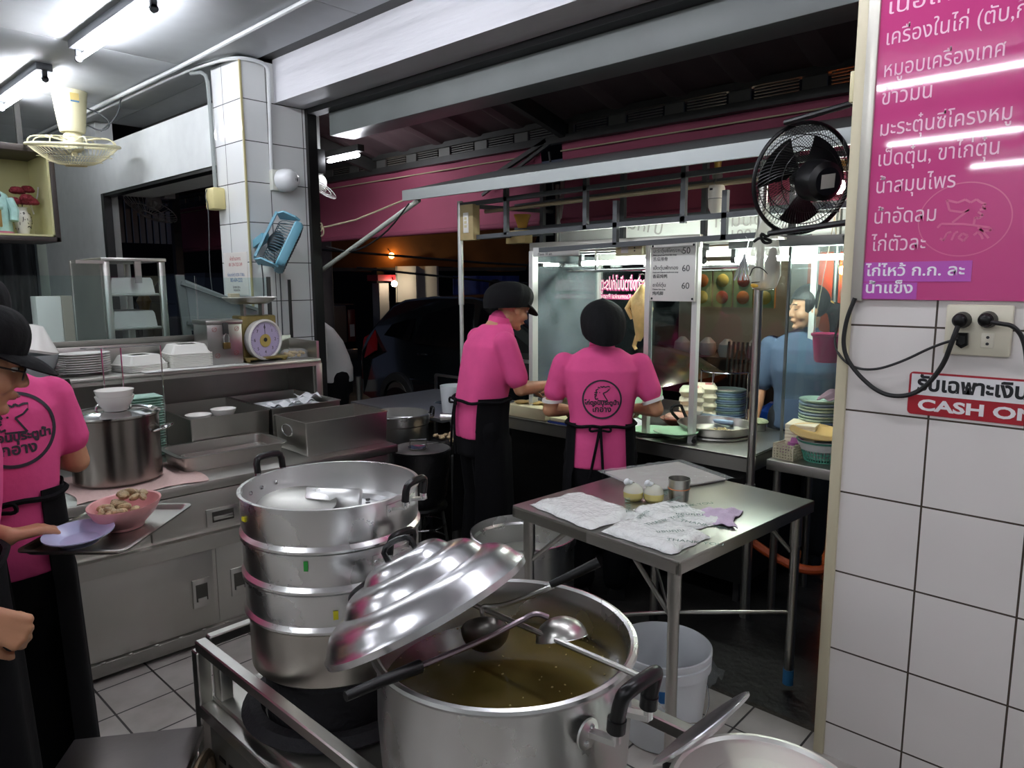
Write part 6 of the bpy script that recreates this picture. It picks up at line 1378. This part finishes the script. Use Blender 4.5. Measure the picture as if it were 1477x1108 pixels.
bmesh.ops.delete(bm, geom=[v for v in bm.verts if (H.inverted() @ (v.co-V((0, .015, 1.475)))).y > .048 and (H.inverted() @ (v.co-V((0, .015, 1.475)))).z < .055], context='VERTS'); bm.to_mesh(hm); bm.free()
link('hair', hm, HAIR, cu)
MB().ring(P(0, -.118, 0), .034, .006, 20, 6, 'y').build('hair_tie', mat('yellow_tie', 'd9a03c', .6), cu)
# ---- person in a white shirt bending beyond the pillar
H = rot('X', -50)
worker('person in a loose white shirt bending forward outside beyond the pillar', (3.44, 5.30, -.03), R(75),
       [(.78, 0, 0, .17, .14), (.90, 0, .0, .175, .14), (1.0, 0, .03, .175, .14), (1.13, 0, .09, .18, .15), (1.24, 0, .16, .18, .14), (1.31, 0, .22, .15, .11), (1.35, 0, .26, .09, .08)],
       (0, .29, 1.36), (0, .37, 1.43), H, ((-.185, .19, 1.26), (-.23, .2, 1.0), (-.12, .36, .92)), ((.185, .19, 1.26), (.23, .2, 1.0), (.12, .36, .92)),
       .72, sleeve=.66, hands=(dict(d=(.4, .8, -.1), n=(.3, 0, -.9), side=1), dict(d=(-.4, .8, -.1), n=(-.3, 0, -.9), side=-1)), apron=False, shirt_m=mat('white_shirt', 'cfcfcc', .85, bump=.3, bs=20), capkw=dict(puffy=.8), voxel=.008)
# ---- person far off across the street
H = rot('X', -4)
worker('person far off across the street above the car roof, dark cap, pale face', (7.75, 7.55, -.03), R(140),
       [(.80, 0, 0, .165, .13), (.90, 0, 0, .16, .125), (1.0, 0, .0, .16, .12), (1.13, 0, .01, .18, .125), (1.25, 0, .0, .185, .12), (1.31, 0, 0, .15, .09), (1.345, 0, 0, .085, .065)],
       (0, 0, 1.38), (0, .015, 1.525), H, ((-.185, .0, 1.26), (-.22, .0, 1.02), (-.2, .16, .85)), ((.185, .0, 1.26), (.22, .0, 1.02), (.2, .16, .85)),
       .8, sleeve=.55, hands=(dict(d=(.2, .8, -.3), n=(.8, 0, -.3), side=1), dict(d=(-.2, .8, -.3), n=(-.8, 0, -.3), side=-1)), apron=False, shirt_m=mat('orange_shirt', 'b5622a', .85), capkw=dict(puffy=.8), voxel=.009)
t = bpy.data.objects['cleaver']
bw(MB().box(3.23, 2.68, CT+.14, 3.235, 2.83, CT+.215, .001), 'blade', CHROME, t); bw(MB().cyl((3.2325, 2.83, CT+.2), (3.2325, 2.93, CT+.215), .011), 'handle', BLACKP, t)
EOF_MARK = 7

# ================================================================== tiled wall at right: pink menu sign, sockets, cables, stickers
t = thing('menu_sign', 'large glossy pink menu sign with white Thai lettering on the tiled wall', 'sign', (2.34, .2, 1.54))
iv = Matrix.Translation(-V(t.location))
SGN = mat('pink_acrylic', 'c2437f', .04, spec=.6)
bw(MB().box(2.334, -1.2, 1.541, 2.344, .708, 2.95), 'panel', SGN, t)
bw(MB().box(2.325, .706, 1.535, 2.3445, .738, 2.95, .003), 'edge_frame', mat('aluminium_trim', 'c9c6bb', .35, .6), t)
LT = mat('sign_letters', 'eec3d6', .35)
def fit(s, y0, y1, z, hgt, parent, m, x=2.3335, name='lettering', bold=0.):
    me = text_mesh(s, hgt, Matrix(), .0003, 'LEFT', bold); w = max(v.co.x for v in me.vertices)-min(v.co.x for v in me.vertices)
    k = (y0-y1)/w if y1 is not None else 1.
    me.transform(iv @ frame((x, y0, z), (0, -1, 0), (0, 0, 1)) @ Matrix.Diagonal((k, 1, 1, 1))); return link(name, me, m, parent)
for s, y1, z in (('เนื้อไก่ล้วน', .42, 2.356), ('เครื่องในไก่ (ตับ,กึ๋น)', .31, 2.272), ('หมูอบเครื่องเทศ', .396, 2.184), ('ข้าวมัน', .561, 2.107), ('มะระตุ๋นซี่โครงหมู', .369, 2.019), ('เป็ดตุ๋น, ขาไก่ตุ๋น', .391, 1.933), ('น้ำสมุนไพร', .486, 1.855), ('น้ำอัดลม', .528, 1.766), ('ไก่ตัวละ', .544, 1.686)):
    fit(s, .69, y1, z, .06, t, LT)
TP = mat('purple_tape', 'b64fb0', .3)
for y1, z0, z1, s, yy in ((.425, 1.594, 1.652, 'ไก่ไหว้ ก.ก. ละ', .44), (.558, 1.543, 1.592, 'น้ำแข็ง', .572)):
    tp = bw(MB().box(2.3325, y1, z0, 2.3342, .708, z1), 'tape_strip', TP, t); fit(s, .70, yy, z0+.018, .044, tp, mat('tape_letters', 'f3edf3', .4), 2.3322, 'lettering', .0007)
# pale rooster emblem printed into the sign
lg = MB(); ctr = V((2.3338, .455, 1.765)); PK2 = mat('emblem_pink', 'd2668f', .15)
for k in range(64):
    a, b = 2*PI*k/64, 2*PI*(k+1)/64
    lg.bar(ctr+V((0, .112*math.cos(a), .1*math.sin(a))), ctr+V((0, .112*math.cos(b), .1*math.sin(b))), .0006, .0035)
rp = [[(-.5, .62), (-.4, .3), (-.05, .22), (.12, .28), (-.3, -.08)], [(-.5, .62), (-.2, .52), (.0, .6), (.15, .5), (.3, .58), (.42, .48), (.55, .42), (.46, .34), (.56, .28), (.4, .26)], [(.36, .2), (.5, .1), (.4, .0), (.3, .05), (.28, -.16)], [(-.7, -.22), (-.6, -.1), (0, -.14), (.7, -.28), (.75, -.38), (.5, -.36), (.4, -.26)], [(-.6, -.55), (-.5, -.62), (-.42, -.4), (-.3, -.36)], [(-.28, -.62), (-.2, -.4), (-.12, -.36)], [(.0, -.42), (.15, -.5), (.05, -.66), (-.1, -.55), (0, -.42)], [(.3, -.5), (.4, -.4), (.5, -.5), (.55, -.62)], [(.45, -.3), (.7, -.6)]]
for pl in rp:
    for p, q in zip(pl, pl[1:]): lg.bar(ctr+V((0, -p[0]*.09, p[1]*.09)), ctr+V((0, -q[0]*.09, q[1]*.09)), .0006, .006)
bw(lg, 'rooster_emblem', PK2, t)
bw(MB().ball((2.334, .693, 1.57), (.002, .004, .004), 8, 6), 'screw', INK, t)
# second pink sign and rooster board hung outside, seen past the wall edge
t = thing('outdoor_sign', 'magenta shop board with a rooster emblem hanging outside beyond the wall edge', 'sign', (3.1, .72, 1.9))
iv = Matrix.Translation(-V(t.location))
bw(MB().box(3.085, -.2, 1.72, 3.1, .985, 2.5), 'panel', mat('magenta_board', 'b8205f', .35), t)
bw(MB().loft([[V((x, .93+.045*math.cos(a), 2.17+(.075 if math.sin(a) > 0 else .19)*math.sin(a))) for a in [2*PI*k/28 for k in range(28)]] for x in (3.0805, 3.084)]), 'cream_oval', mat('cream_oval', 'e6dcc8', .5), t)
rg = MB()
for pl in rooster(None):
    for p, q in zip(pl, pl[1:]): rg.bar((3.079, .94-p[0]*.1, 2.13+p[1]*.16), (3.079, .94-q[0]*.1, 2.13+q[1]*.16), .001, .004)
bw(rg, 'rooster_emblem', INK, t)
fit('ไก่', .88, .80, 2.12, .06, t, WLT, 3.083)
# sockets and plugs
t = thing('wall_socket', 'cream double wall socket plate under the pink sign', 'socket', (2.34, .4, 1.39))
bw(MB().box(2.328, .318, 1.388, 2.3445, .478, 1.53, .006), 'plate', mat('cream_plate', 'd9d3bd', .35), t)
for y, z in ((.436, 1.487), (.375, 1.487), (.43, 1.432), (.372, 1.432)):
    q = bw(MB().box(2.3262, y-.015, z-.02, 2.329, y+.015, z+.02, .001), 'outlet', mat('outlet_cream', 'ddd7c4', .3), t)
    for dz in (-.009, .009): bw(MB().cyl((2.3258, y, z+dz), (2.3268, y, z+dz), .0042, n=10), 'pin_hole', INK, q)
def plug(name, lab, y, z, pts, r, big=True):
    t = thing(name, lab, 'plug', (2.326, y, z))
    if big: bw(MB().cyl((2.326, y, z), (2.292, y, z), .0235, .019, 24).ball((2.29, y, z), (.012, .017, .017)), 'plug_body', BLACKP, t)
    else: bw(MB().loft([[V((x, y+a*q, z+b*q)) for a, b in ((-.012, .02), (.012, .02), (.014, -.014), (0, -.024), (-.014, -.014))] for x, q in ((2.325, 1), (2.31, 1), (2.305, .6))]), 'plug_body', BLACKP, t)
    bw(MB().tube(pts, r, 8, smooth=3), 'cord', RUBBER, t)
plug('power_plug', 'round black plug in the left outlet with a thick cable looping down', .436, 1.487, [(2.29, .436, 1.48), (2.285, .448, 1.43), (2.3, .47, 1.35), (2.31, .53, 1.265), (2.315, .62, 1.25), (2.315, .70, 1.31), (2.312, .747, 1.38), (2.312, .744, 1.47), (2.318, .722, 1.545)], .0068)
plug('power_plug', 'round black plug in the right outlet with its cable running off right', .375, 1.49, [(2.29, .375, 1.488), (2.285, .34, 1.482), (2.29, .31, 1.478), (2.3, .285, 1.44), (2.3, .272, 1.36), (2.3, .262, 1.2)], .006)
plug('flat_plug', 'small flat black plug in the lower left outlet with thin cable', .43, 1.432, [(2.308, .438, 1.436), (2.31, .50, 1.41), (2.315, .58, 1.358), (2.315, .66, 1.325), (2.318, .73, 1.335), (2.34, .785, 1.39), (2.42, .80, 1.47), (2.5, .79, 1.55), (2.6, .86, 1.75)], .0038, False)
t = thing('cash_sticker', 'white and red CASH ONLY sticker below the wall socket', 'sticker', (2.344, .3, 1.2))
iv = Matrix.Translation(-V(t.location))
def rrect(y0, y1, z0, z1, r, x0, x1):
    P = []
    for cy, cz, k in ((y1-r, z1-r, 0), (y0+r, z1-r, 1), (y0+r, z0+r, 2), (y1-r, z0+r, 3)):
        for j in range(6): a = (k+j/5)*PI/2; P.append((cy+r*math.cos(a), cz+r*math.sin(a)))
    return MB().loft([[V((x, y, z)) for y, z in P] for x in (x0, x1)])
RED = mat('sticker_crimson', 'a81f2c', .35)
bw(rrect(.02, .562, 1.203, 1.33, .012, 2.3432, 2.3448), 'red_panel', RED, t)
bw(MB().box(2.3428, .026, 1.262, 2.3433, .556, 1.324), 'white_panel', mat('sticker_white', 'eceaea', .35), t)
fit('รับเฉพาะเงินสด', .54, .205, 1.277, .058, t, INK, 2.3426, 'lettering', .002)
fit('CASH ONLY', .535, .165, 1.218, .045, t, mat('sticker_letters', 'f2eeee', .4), 2.3429, 'lettering', .0016)
# small light switch box on the outer wall edge
tag(MB().box(2.335, .768, 2.13, 2.37, .782, 2.22, .004).build('junction_strip', CREAMP), 'cream cover plate on the wall corner beside the pink sign', 'cover plate')
# black cage fan on a bracket outside the wall
t = thing('wall_fan', 'black metal cage fan mounted at the edge of the tiled wall', 'fan', (2.83, 1.1, 1.99))
FC = V((2.83, 1.1, 1.985)); fz = V((.55, .78, .18)).normalized(); fx = V((0, 0, 1)).cross(fz).normalized(); fy = fz.cross(fx); FM = Matrix(((fx.x, fy.x, fz.x), (fx.y, fy.y, fz.y), (fx.z, fy.z, fz.z)))
Q = lambda x, y, z: FC+FM @ V((x, y, z))
FB = mat('fan_black', '0e0e10', .35)
RF = .205
for zz, nm, tw, r0 in ((-1, 'rear_cage', .55, .07), (1, 'front_cage', -.55, .05)):
    g = MB()
    for k in range(84):
        a = 2*PI*k/84; pts = []
        for j in range(7):
            q = r0+(RF-r0)*j/6; b = a+tw*(1-j/6); dz = zz*(.012+.055*(1-(q/RF)**2.5)); pts.append(Q(q*math.cos(b), q*math.sin(b), dz))
        g.tube(pts, .00115, 3)
    for q in (r0, .12, .165): g.tube([Q(q*math.cos(2*PI*k/48), q*math.sin(2*PI*k/48), zz*(.012+.055*(1-(q/RF)**2.5))) for k in range(48)], .0018, 4, True)
    bw(g, nm, FB, t)
bw(MB().tube([Q(RF*math.cos(2*PI*k/64), RF*math.sin(2*PI*k/64), 0) for k in range(64)], .0085, 8, True), 'rim', FB, t)
bw(MB().lathe([(0, -.16), (.05, -.16), (.07, -.145), (.076, -.1), (.076, -.065), (.06, -.055), (0, -.055)], FC, 36, FM), 'motor', FB, t)
bw(MB().loft([[Q(x, y, z) for x, y in ((-.028, -.02), (.026, -.028), (.03, .022), (-.024, .03))] for z in (-.1602, -.1615)]), 'rating_plate', mat('plate_grey', 'b6b4ac', .5), t)
for k in range(3):
    a0 = 2*PI*k/3+.4
    bl = MB().sheet(lambda u, v: Q((.045+.125*u)*math.cos(a0+(v-.5)*(1.0+.3*u)), (.045+.125*u)*math.sin(a0+(v-.5)*(1.0+.3*u)), .012-.05*(v-.5)), 10, 10, .002)
    bw(bl, 'blade', mat('fan_blade', '1a1b1d', .3, .4), t)
bw(MB().lathe([(0, .04), (.035, .035), (.04, -.01), (0, -.02)], FC, 24, FM), 'hub', FB, t)
for yk in ([Q(.07, .198, 0), Q(.12, .2, -.02), (2.62, .86, 2.19), (2.5, .72, 2.2)], [Q(.05, -.2, 0), Q(.12, -.205, -.02), (2.66, .86, 1.80), (2.5, .72, 1.8)]): bw(MB().tube(yk, .011, 8), 'mounting_arm', FB, t)
bw(MB().tube([Q(.1, -.19, -.01), Q(.13, -.22, -.03), Q(.16, -.2, -.02), Q(.14, -.245, -.02), Q(.1, -.235, -.03), Q(.15, -.22, -.01), Q(.17, -.24, .0)], .006, 6, smooth=2), 'coiled_cord', RUBBER, t)
EOF_MARK = 8

# ================================================================== ceiling, pillar and altar details
IVORY = mat('ivory_plastic', 'e6dfb8', .4)
t = thing('ceiling_fan', 'cream orbit fan with round wire cage on the ceiling', 'fan', (1.915, 6.52, 3.09))
MB().lathe([(.0, 0), (.125, 0), (.12, -.03), (.108, -.15), (.092, -.29), (.085, -.31), (0, -.31)], n=32).build('mount_base', IVORY, t)
MB().lathe([(0, -.3), (.05, -.3), (.07, -.34), (.07, -.43), (.05, -.455), (.025, -.465), (.022, -.49), (0, -.49)], n=28).build('motor', IVORY, t)
fm = rot('X', 6) @ rot('Y', -4)
K = lambda x, y, z: V((0, 0, -.43))+fm @ V((x, y, z))
MB().tube([K(.32*math.cos(2*PI*k/64), .32*math.sin(2*PI*k/64), .02) for k in range(64)], .013, 8, True).build('cage_rim', IVORY, t)
g = MB()
for k in range(60):
    a = 2*PI*k/60; g.tube([K((.32-.245*j/5)*math.cos(a+.35*j/5), (.32-.245*j/5)*math.sin(a+.35*j/5), .02-.15*math.sin(PI/2*j/5)) for j in range(6)], .0024, 4)
for rr, zz in ((.19, -.105), (.26, -.065)): g.tube([K(rr*math.cos(2*PI*k/48), rr*math.sin(2*PI*k/48), zz) for k in range(48)], .0026, 4, True)
g.build('front_cage', IVORY, t)
g = MB()
for k in range(8):
    a = 2*PI*k/8; g.tube([K(.32*math.cos(a), .32*math.sin(a), .02), K(.3*math.cos(a), .3*math.sin(a), .075), K(.2*math.cos(a), .2*math.sin(a), .085), K(.08*math.cos(a), .08*math.sin(a), .06)], .005, 5, smooth=2)
g.tube([K(.22*math.cos(2*PI*k/40), .22*math.sin(2*PI*k/40), .083) for k in range(40)], .004, 5, True); g.build('rear_cage', IVORY, t)
MB().lathe([(.0, -.14), (.075, -.14), (.08, -.13), (.07, -.12), (0, -.12)], (0, 0, -.43), 32, fm).build('centre_cap', mat('gold_cap', 'cdb988', .35), t)
for k in range(3):
    a0 = 2*PI*k/3
    MB().sheet(lambda u, v: K((.05+.23*u)*math.cos(a0+(v-.5)*1.1), (.05+.23*u)*math.sin(a0+(v-.5)*1.1), -.02+.05*(v-.5)), 8, 8, .002).build('blade', mat('fan_blade_grey', 'b9bcbc', .3), t)
bw(MB().tube([(2.02, 6.5, 2.98), (2.12, 6.48, 2.95), (2.17, 6.4, 2.86), (2.1, 6.45, 2.80), (2.0, 6.5, 2.86)], .006, 6, smooth=2).tube([(2.1, 6.46, 2.81), (2.2, 6.35, 2.92), (2.22, 6.3, 3.07)], .006, 6, smooth=2), 'cord', mat('grey_cord', '4d5052', .6), t)
lb = MB().box(-.03, -.122, -.09, .03, -.108, -.03).build('label', mat('energy_label', 'd9c27a', .5), t); MB().box(-.03, -.123, -.095, .03, -.112, -.085).build('label_band', mat('label_blue', '4f86b8', .5), lb)
PIPE = mat('painted_conduit', 'd3d6d6', .45)
o = MB().tube([(2.17, 9.3, 3.07), (2.2, 6.6, 3.07), (2.215, 5.2, 3.07), (2.19, 3.5, 3.07), (2.16, 0, 3.07)], .014, 8)
tag(o.build('ceiling_conduit', PIPE), 'long white conduit pipe running along the whole ceiling', 'conduit')
tag(MB().tube([(2.23, 9.3, 3.068), (2.26, 6.6, 3.068), (2.27, 5.35, 3.068), (2.3, 5.0, 3.068), (2.36, 4.66, 3.062), (2.5, 4.62, 3.06), (2.575, 4.63, 3.04), (2.58, 4.64, 2.95), (2.57, 4.645, 2.36)], .013, 8, smooth=2).build('ceiling_conduit', PIPE), 'white conduit bending round the pillar top down to the round lamp', 'conduit')
tag(MB().tube([(2.3, 5.2, 3.05), (2.35, 5.09, 3.05), (2.365, 5.075, 2.95), (2.37, 5.08, 2.25)], .014, 8, smooth=1).build('wall_conduit', mat('grey_conduit', '8d9391', .5)), 'grey conduit down the left side of the pillar to the yellow box', 'conduit')
t = thing('junction_box', 'yellowed junction box on the left edge of the pillar', 'junction box', (2.33, 5.03, 2.17))
bw(MB().box(2.3, 4.97, 2.11, 2.392, 5.1, 2.26, .015), 'box', mat('yellowed_plastic', 'd8cc92', .45), t)
bw(MB().tube([(2.295, 5.05, 2.25), (2.29, 5.075, 2.2), (2.295, 5.05, 2.15), (2.297, 5.06, 2.0), (2.3, 5.1, 1.7), (2.32, 5.12, 1.5)], .0035, 5, smooth=2), 'cord', MATS['grey_cord'], t)
t = thing('round_lamp', 'white dome lamp body on a plate on the pillar face', 'lamp', (2.65, 4.6, 2.3))
bw(MB().box(2.56, 4.62, 2.23, 2.72, 4.667, 2.37, .008), 'plate', mat('lamp_plate', 'd6d8cc', .4), t)
bw(MB().lathe([(.075, 0), (.078, .03), (.072, .08), (.05, .115), (.03, .125), (0, .127)], (2.64, 4.63, 2.3), 36, rot('X', 90) @ rot('Y', 14)), 'dome', mat('lamp_dome', 'e2e4e4', .25), t)
for x in (.0, .014): bw(MB().ball((2.672+x, 4.512, 2.30), (.004, .006, .014), 8, 6), 'slot', INK, t)
# blue wall fan
t = thing('blue_fan', 'light blue box fan tilted on the pillar face', 'fan', (2.5, 4.45, 1.86))
BLU = mat('sky_blue_plastic', '78b4c8', .4)
BM = Matrix.Rotation(R(30), 3, 'Y') @ Matrix.Rotation(R(-28), 3, 'Z')
Bq = lambda x, y, z: V((2.47, 4.42, 1.86))+BM @ V((x, y, z))
def rbox(b_, x0, x1, hy, hz, r_=.03, taper=1.0):
    def rr(x, k):
        P = []
        for cy, cz, q in ((hy*k-r_, hz*k-r_, 0), (-hy*k+r_, hz*k-r_, 1), (-hy*k+r_, -hz*k+r_, 2), (hy*k-r_, -hz*k+r_, 3)):
            for j in range(5): a = (q+j/4)*PI/2; P.append(Bq(x, cy+r_*math.cos(a), cz+r_*math.sin(a)))
        return P
    return b_.loft([rr(x0, .94), rr(x0+.008, 1), rr(x1-.02, 1), rr(x1, taper)])
bw(rbox(MB(), .04, .10, .13, .165, .035, .93), 'front_shell', BLU, t)
g = MB()
for k in range(15):
    z = -.145+.29*k/14; g.tube([Bq(.04, -.1, z), Bq(-.03, -.075, z*.92), Bq(-.06, 0, z*.85), Bq(-.03, .075, z*.92), Bq(.04, .1, z)], .0028, 5, smooth=1)
bw(g, 'rear_grille', mat('dark_teal_grille', '3e5f6b', .5), t)
bw(MB().ball(Bq(-.02, 0, 0), (.05, .06, .07), 20, 12, BM), 'motor', mat('motor_dark', '3a4145', .5), t)
for s in (-1, 1): bw(MB().prism([Bq(x, y, s*.17) for x, y in ((-.09, -.03), (-.05, -.115), (.03, -.125), (.065, -.1), (.02, -.04), (-.06, .05))], BM @ V((0, 0, .012*s))), 'bracket_arm', BLU, t)
bw(MB().loft([[Bq(x, y, z) for y, z in ((-.07, -.17), (-.07, .17), (.0, .17), (.0, -.17))] for x in (-.1, -.085)]), 'bracket_back', BLU, t)
bw(MB().bar(Bq(-.09, 0, 0), (2.44, 4.67, 1.86), .05), 'wall_mount', BLU, t)
g = MB()
for k in range(13): z = -.135+.27*k/12; g.bar(Bq(.101, -.11, z), Bq(.101, .11, z), .004)
bw(g, 'front_grille', mat('grille_dark', '1d2b30', .5), t)
bw(MB().tube([Bq(-.06, -.06, -.15), (2.40, 4.52, 1.62), (2.42, 4.56, 1.5), (2.44, 4.64, 1.35)], .004, 6, smooth=2), 'cord', MATS['grey_cord'], t)
tag(MB().tube([(2.6, 4.655, 1.75), (2.6, 4.66, 1.2)], .004, 6).build('wall_cable', MATS['grey_cord']), 'thin grey cable down the pillar below the blue fan', 'cable')
t = thing('paper_notice', 'laminated paper notice with red and blue print on the pillar', 'notice', (2.389, 4.9, 1.65))
bw(MB().box(2.3845, 4.705, 1.515, 2.3895, 5.05, 1.81), 'sheet', mat('notice_paper', 'e6e2da', .3), t)
iv = Matrix.Translation(-V(t.location))
for s, z, h_, c in (('ฝ่ายร้านอาหาร', 1.755, .036, 'b5564f'), ('081 234-7323-249', 1.715, .034, 'b5564f'), ('ต่อเบอร์ครัว 8.30-17.00น.', 1.645, .032, '3f6a9c'), ('083-604-2232', 1.605, .04, '3f6a9c'), ('โทร 8.00-17.00 น.', 1.562, .02, '4a4a48'), ('ติดต่อหน้าร้าน', 1.54, .022, '4a4a48')):
    me = text_mesh(s, h_, iv @ frame((2.384, 4.875, z), (0, -1, 0), (0, 0, 1)), .0002, 'CENTER', 0, .8); link('notice_print', me, mat('ink_'+c, c, .6), t)
tag(MB().box(2.66, 4.64, 1.1, 2.672, 4.667, 1.62).build('shelf_bracket', DARKST), 'narrow dark strip standing against the pillar behind the scale', 'strip')
tag(MB().bar((2.35, 4.3, 1.05), (2.35, 4.3, 1.32), .02).bar((2.33, 4.3, 1.2), (2.37, 4.3, 1.2), .05).build('plug_cluster', mat('white_red_plug', 'd9d2d0', .5)), 'white plug strip hanging beside the tin box', 'plug')
BEFORE = set(bpy.data.objects)
# altar on the far wall
t = thing('altar_shelf', 'pale yellow altar cabinet in a dark frame high at the left', 'altar', (1.2, 6.9, 1.95))
YW = mat('pale_yellow_board', 'd3cf9c', .6)
bw(MB().box(.2, 7.14, 1.95, 1.84, 7.16, 2.62).box(.2, 6.62, 1.97, 1.84, 7.14, 1.985).box(1.8, 6.62, 1.97, 1.815, 7.14, 2.62), 'lining', YW, t)
DW = mat('dark_wood_frame', '3c3431', .5)
bw(MB().box(.2, 6.6, 1.93, 1.845, 7.16, 1.965, .004), 'bottom_frame', DW, t); bw(MB().box(1.815, 6.6, 1.93, 1.85, 7.16, 2.62, .004), 'side_frame', DW, t); bw(MB().box(.2, 6.6, 2.61, 1.85, 7.16, 2.66, .004), 'top_frame', DW, t)
for x in (.3, 1.75): bw(MB().bar((x, 7.1, 2.66), (x, 7.1, 3.09), .04), 'hanger', DARKST, t)
t = thing('robed_statue', 'bearded porcelain figure in a pale green robe on the altar', 'statue', (1.47, 6.8, 1.986))
MB().loft([[V((rx*math.cos(a), ry*math.sin(a), z)) for a in [2*PI*k/24 for k in range(24)]] for z, rx, ry in ((0, .1, .075), (.03, .105, .078), (.15, .1, .07), (.25, .108, .068), (.31, .08, .055), (.335, .03, .03))]).build('robe', mat('celadon_robe', 'a8cfc8', .35, var=.15, vs=18), t)
MB().loft([[V((rx*math.cos(a), ry*math.sin(a), z)) for a in [2*PI*k/20 for k in range(20)]] for z, rx, ry in ((0, .115, .085), (.012, .115, .085), (.035, .085, .065))]).build('hem', mat('robe_pink', 'b5647a', .4), t)
MB().ball((0, -.01, .37), (.035, .034, .042)).build('face', mat('porcelain_face', 'd6b9a8', .35), t)
MB().ball((0, .004, .395), (.038, .036, .03)).loft([circ(.03, 10, .34, (0, -.035), 1, .5), circ(.036, 10, .29, (0, -.055), 1, .5), circ(.01, 10, .235, (0, -.06), 1, .5)]).build('hair_and_beard', mat('statue_black', '22262a', .4), t)
MB().tube([(-.09, -.03, .27), (-.06, -.085, .2), (.03, -.09, .2)], [.032, .03, .02], 10).tube([(.09, -.03, .27), (.11, -.06, .18), (.1, -.075, .1)], [.032, .034, .03], 10).build('sleeve', MATS['celadon_robe'], t)
MB().box(-.02, -.09, .05, .02, -.07, .22, .006).build('gold_sash', mat('statue_gold', 'b8975a', .35, .5), t)
t = thing('flower_vase', 'white vase with dark brushwork on the altar', 'vase', (1.655, 6.85, 1.986))
MB().lathe([(0, 0), (.04, 0), (.042, .015), (.05, .06), (.062, .12), (.055, .16), (.035, .19), (.036, .21), (.045, .22), (.04, .22), (.03, .19), (0, .18)], n=30).build('vase', mat('vase_white', 'dedbd2', .25), t)
q = MB(); rs = random.Random(2)
for k in range(26):
    a, z = rs.uniform(PI, 2*PI), rs.uniform(.05, .18); r_ = .0625 if .08 < z < .15 else .054
    q.bar((r_*math.cos(a), r_*math.sin(a), z), (r_*math.cos(a+rs.uniform(-.3, .3)), r_*math.sin(a+.2), z+rs.uniform(-.025, .025)), .004)
q.build('brushwork', INK, t)
t = thing('red_flowers', 'bunch of dark red artificial flowers in the white vase', 'flowers', (1.655, 6.85, 2.2))
for k in range(9):
    c = (rs.uniform(-.07, .07), rs.uniform(-.05, .03), .04+.12*rs.random()); q = MB()
    for j in range(3):
        for i in range(6): a = 2*PI*i/6+j*.5; q.ball((c[0]+.027*(1-.2*j)*math.cos(a), c[1]+.027*(1-.2*j)*math.sin(a), c[2]+.008*j), (.026, .026, .02), 8, 6)
    q.build('blossom', mat('crimson_petals', '7c1f2c', .7), t)
MB().tube([(0, 0, -.15), (.01, 0, .06)], .004).tube([(0, 0, -.1), (-.03, .01, .08)], .004).build('stem', mat('stem_green', '3d5236', .6), t)
tag(MB().tube([(1.75, 6.9, 2.16), (1.73, 6.9, 2.25), (1.78, 6.9, 2.27), (1.8, 6.9, 2.38)], .006, 6, smooth=2).build('altar_lamp', WHITEP), 'small white lamp arm on the altar side panel', 'lamp')
settle(BEFORE, (-.06, 0, 0), 0)
# dark curtain in the far doorway, wall fan outside the window, blinds and pole
ct = MB().sheet(lambda u, v: (1.35+.9*u, 9.3+.05*math.sin(u*40), .05+2.1*v), 120, 2, .004).build('door_curtain', mat('charcoal_curtain', '2a2d31', .9)); tag(ct, 'dark curtain hanging in the far doorway under the altar', 'curtain')
t = thing('refrigerator', 'pale refrigerator at the left edge under the altar', 'refrigerator', (1.15, 8.9, 0)); bw(MB().box(.75, 8.6, 0, 1.45, 9.2, 1.9, .03), 'body', mat('fridge_white', 'aeb4c0', .3), t)
t = thing('window_fan', 'white oscillating wall fan hanging outside the window', 'fan', (3.42, 9.0, 2.55))
WM = rot('Y', 28) @ rot('X', -6)
Wq = lambda x, y, z: V((3.4, 9.0, 2.47))+WM @ V((x, y, z))
g = MB()
for k in range(30):
    a = 2*PI*k/30; g.tube([Wq(.3*q_*math.cos(a), .3*q_*math.sin(a), -.09*(1-q_**2)) for q_ in (.25, .6, 1)], .0035, 4)
for q_ in (.3, .65, 1): g.tube([Wq(.3*q_*math.cos(2*PI*k/40), .3*q_*math.sin(2*PI*k/40), -.09*(1-q_**2)) for k in range(40)], .006, 5, True)
bw(g, 'cage', WHITEP, t); bw(MB().ball(Wq(0, 0, .09), (.09, .09, .1)), 'motor', WHITEP, t); bw(MB().bar(Wq(0, 0, .15), (3.6, 9.05, 2.85), .06), 'arm', WHITEP, t); bw(MB().box(3.55, 8.95, 2.6, 3.68, 9.15, 2.9, .01), 'wall_plate', WHITEP, t)
tag(MB().bar((3.7, 9.05, 2.85), (3.7, 9.05, -.03), .09).build('fan_post', DARKST), 'dark steel post outside the window carrying the white fan', 'post')
bl = MB()
for k in range(22): bl.box(2.95+.09*k, 10.6, 2.15, 2.95+.09*k+.06, 10.63, 2.72)
tag(bl.build('metal_shutter', mat('pale_shutter', '8f9496', .5, .3)), 'ribbed grey shutter strip seen high through the window', 'shutter')
o = MB().lathe([(0, 0), (.05, .0), (.08, .1), (.03, .2), (.02, .35), (0, .36)], n=20).build('garden_lamp', mat('brass_lamp', '8a6a3a', .3, .7)); o.location = (3.1, 8.6, 1.3); tag(o, 'dim brass ornament seen low through the window', 'ornament')
tag(MB().box(3.04, 8.54, -.03, 3.16, 8.66, 1.3).build('ornament_post', DARKST), 'dark post under the brass ornament outside the window', 'post')
EOF_MARK = 9
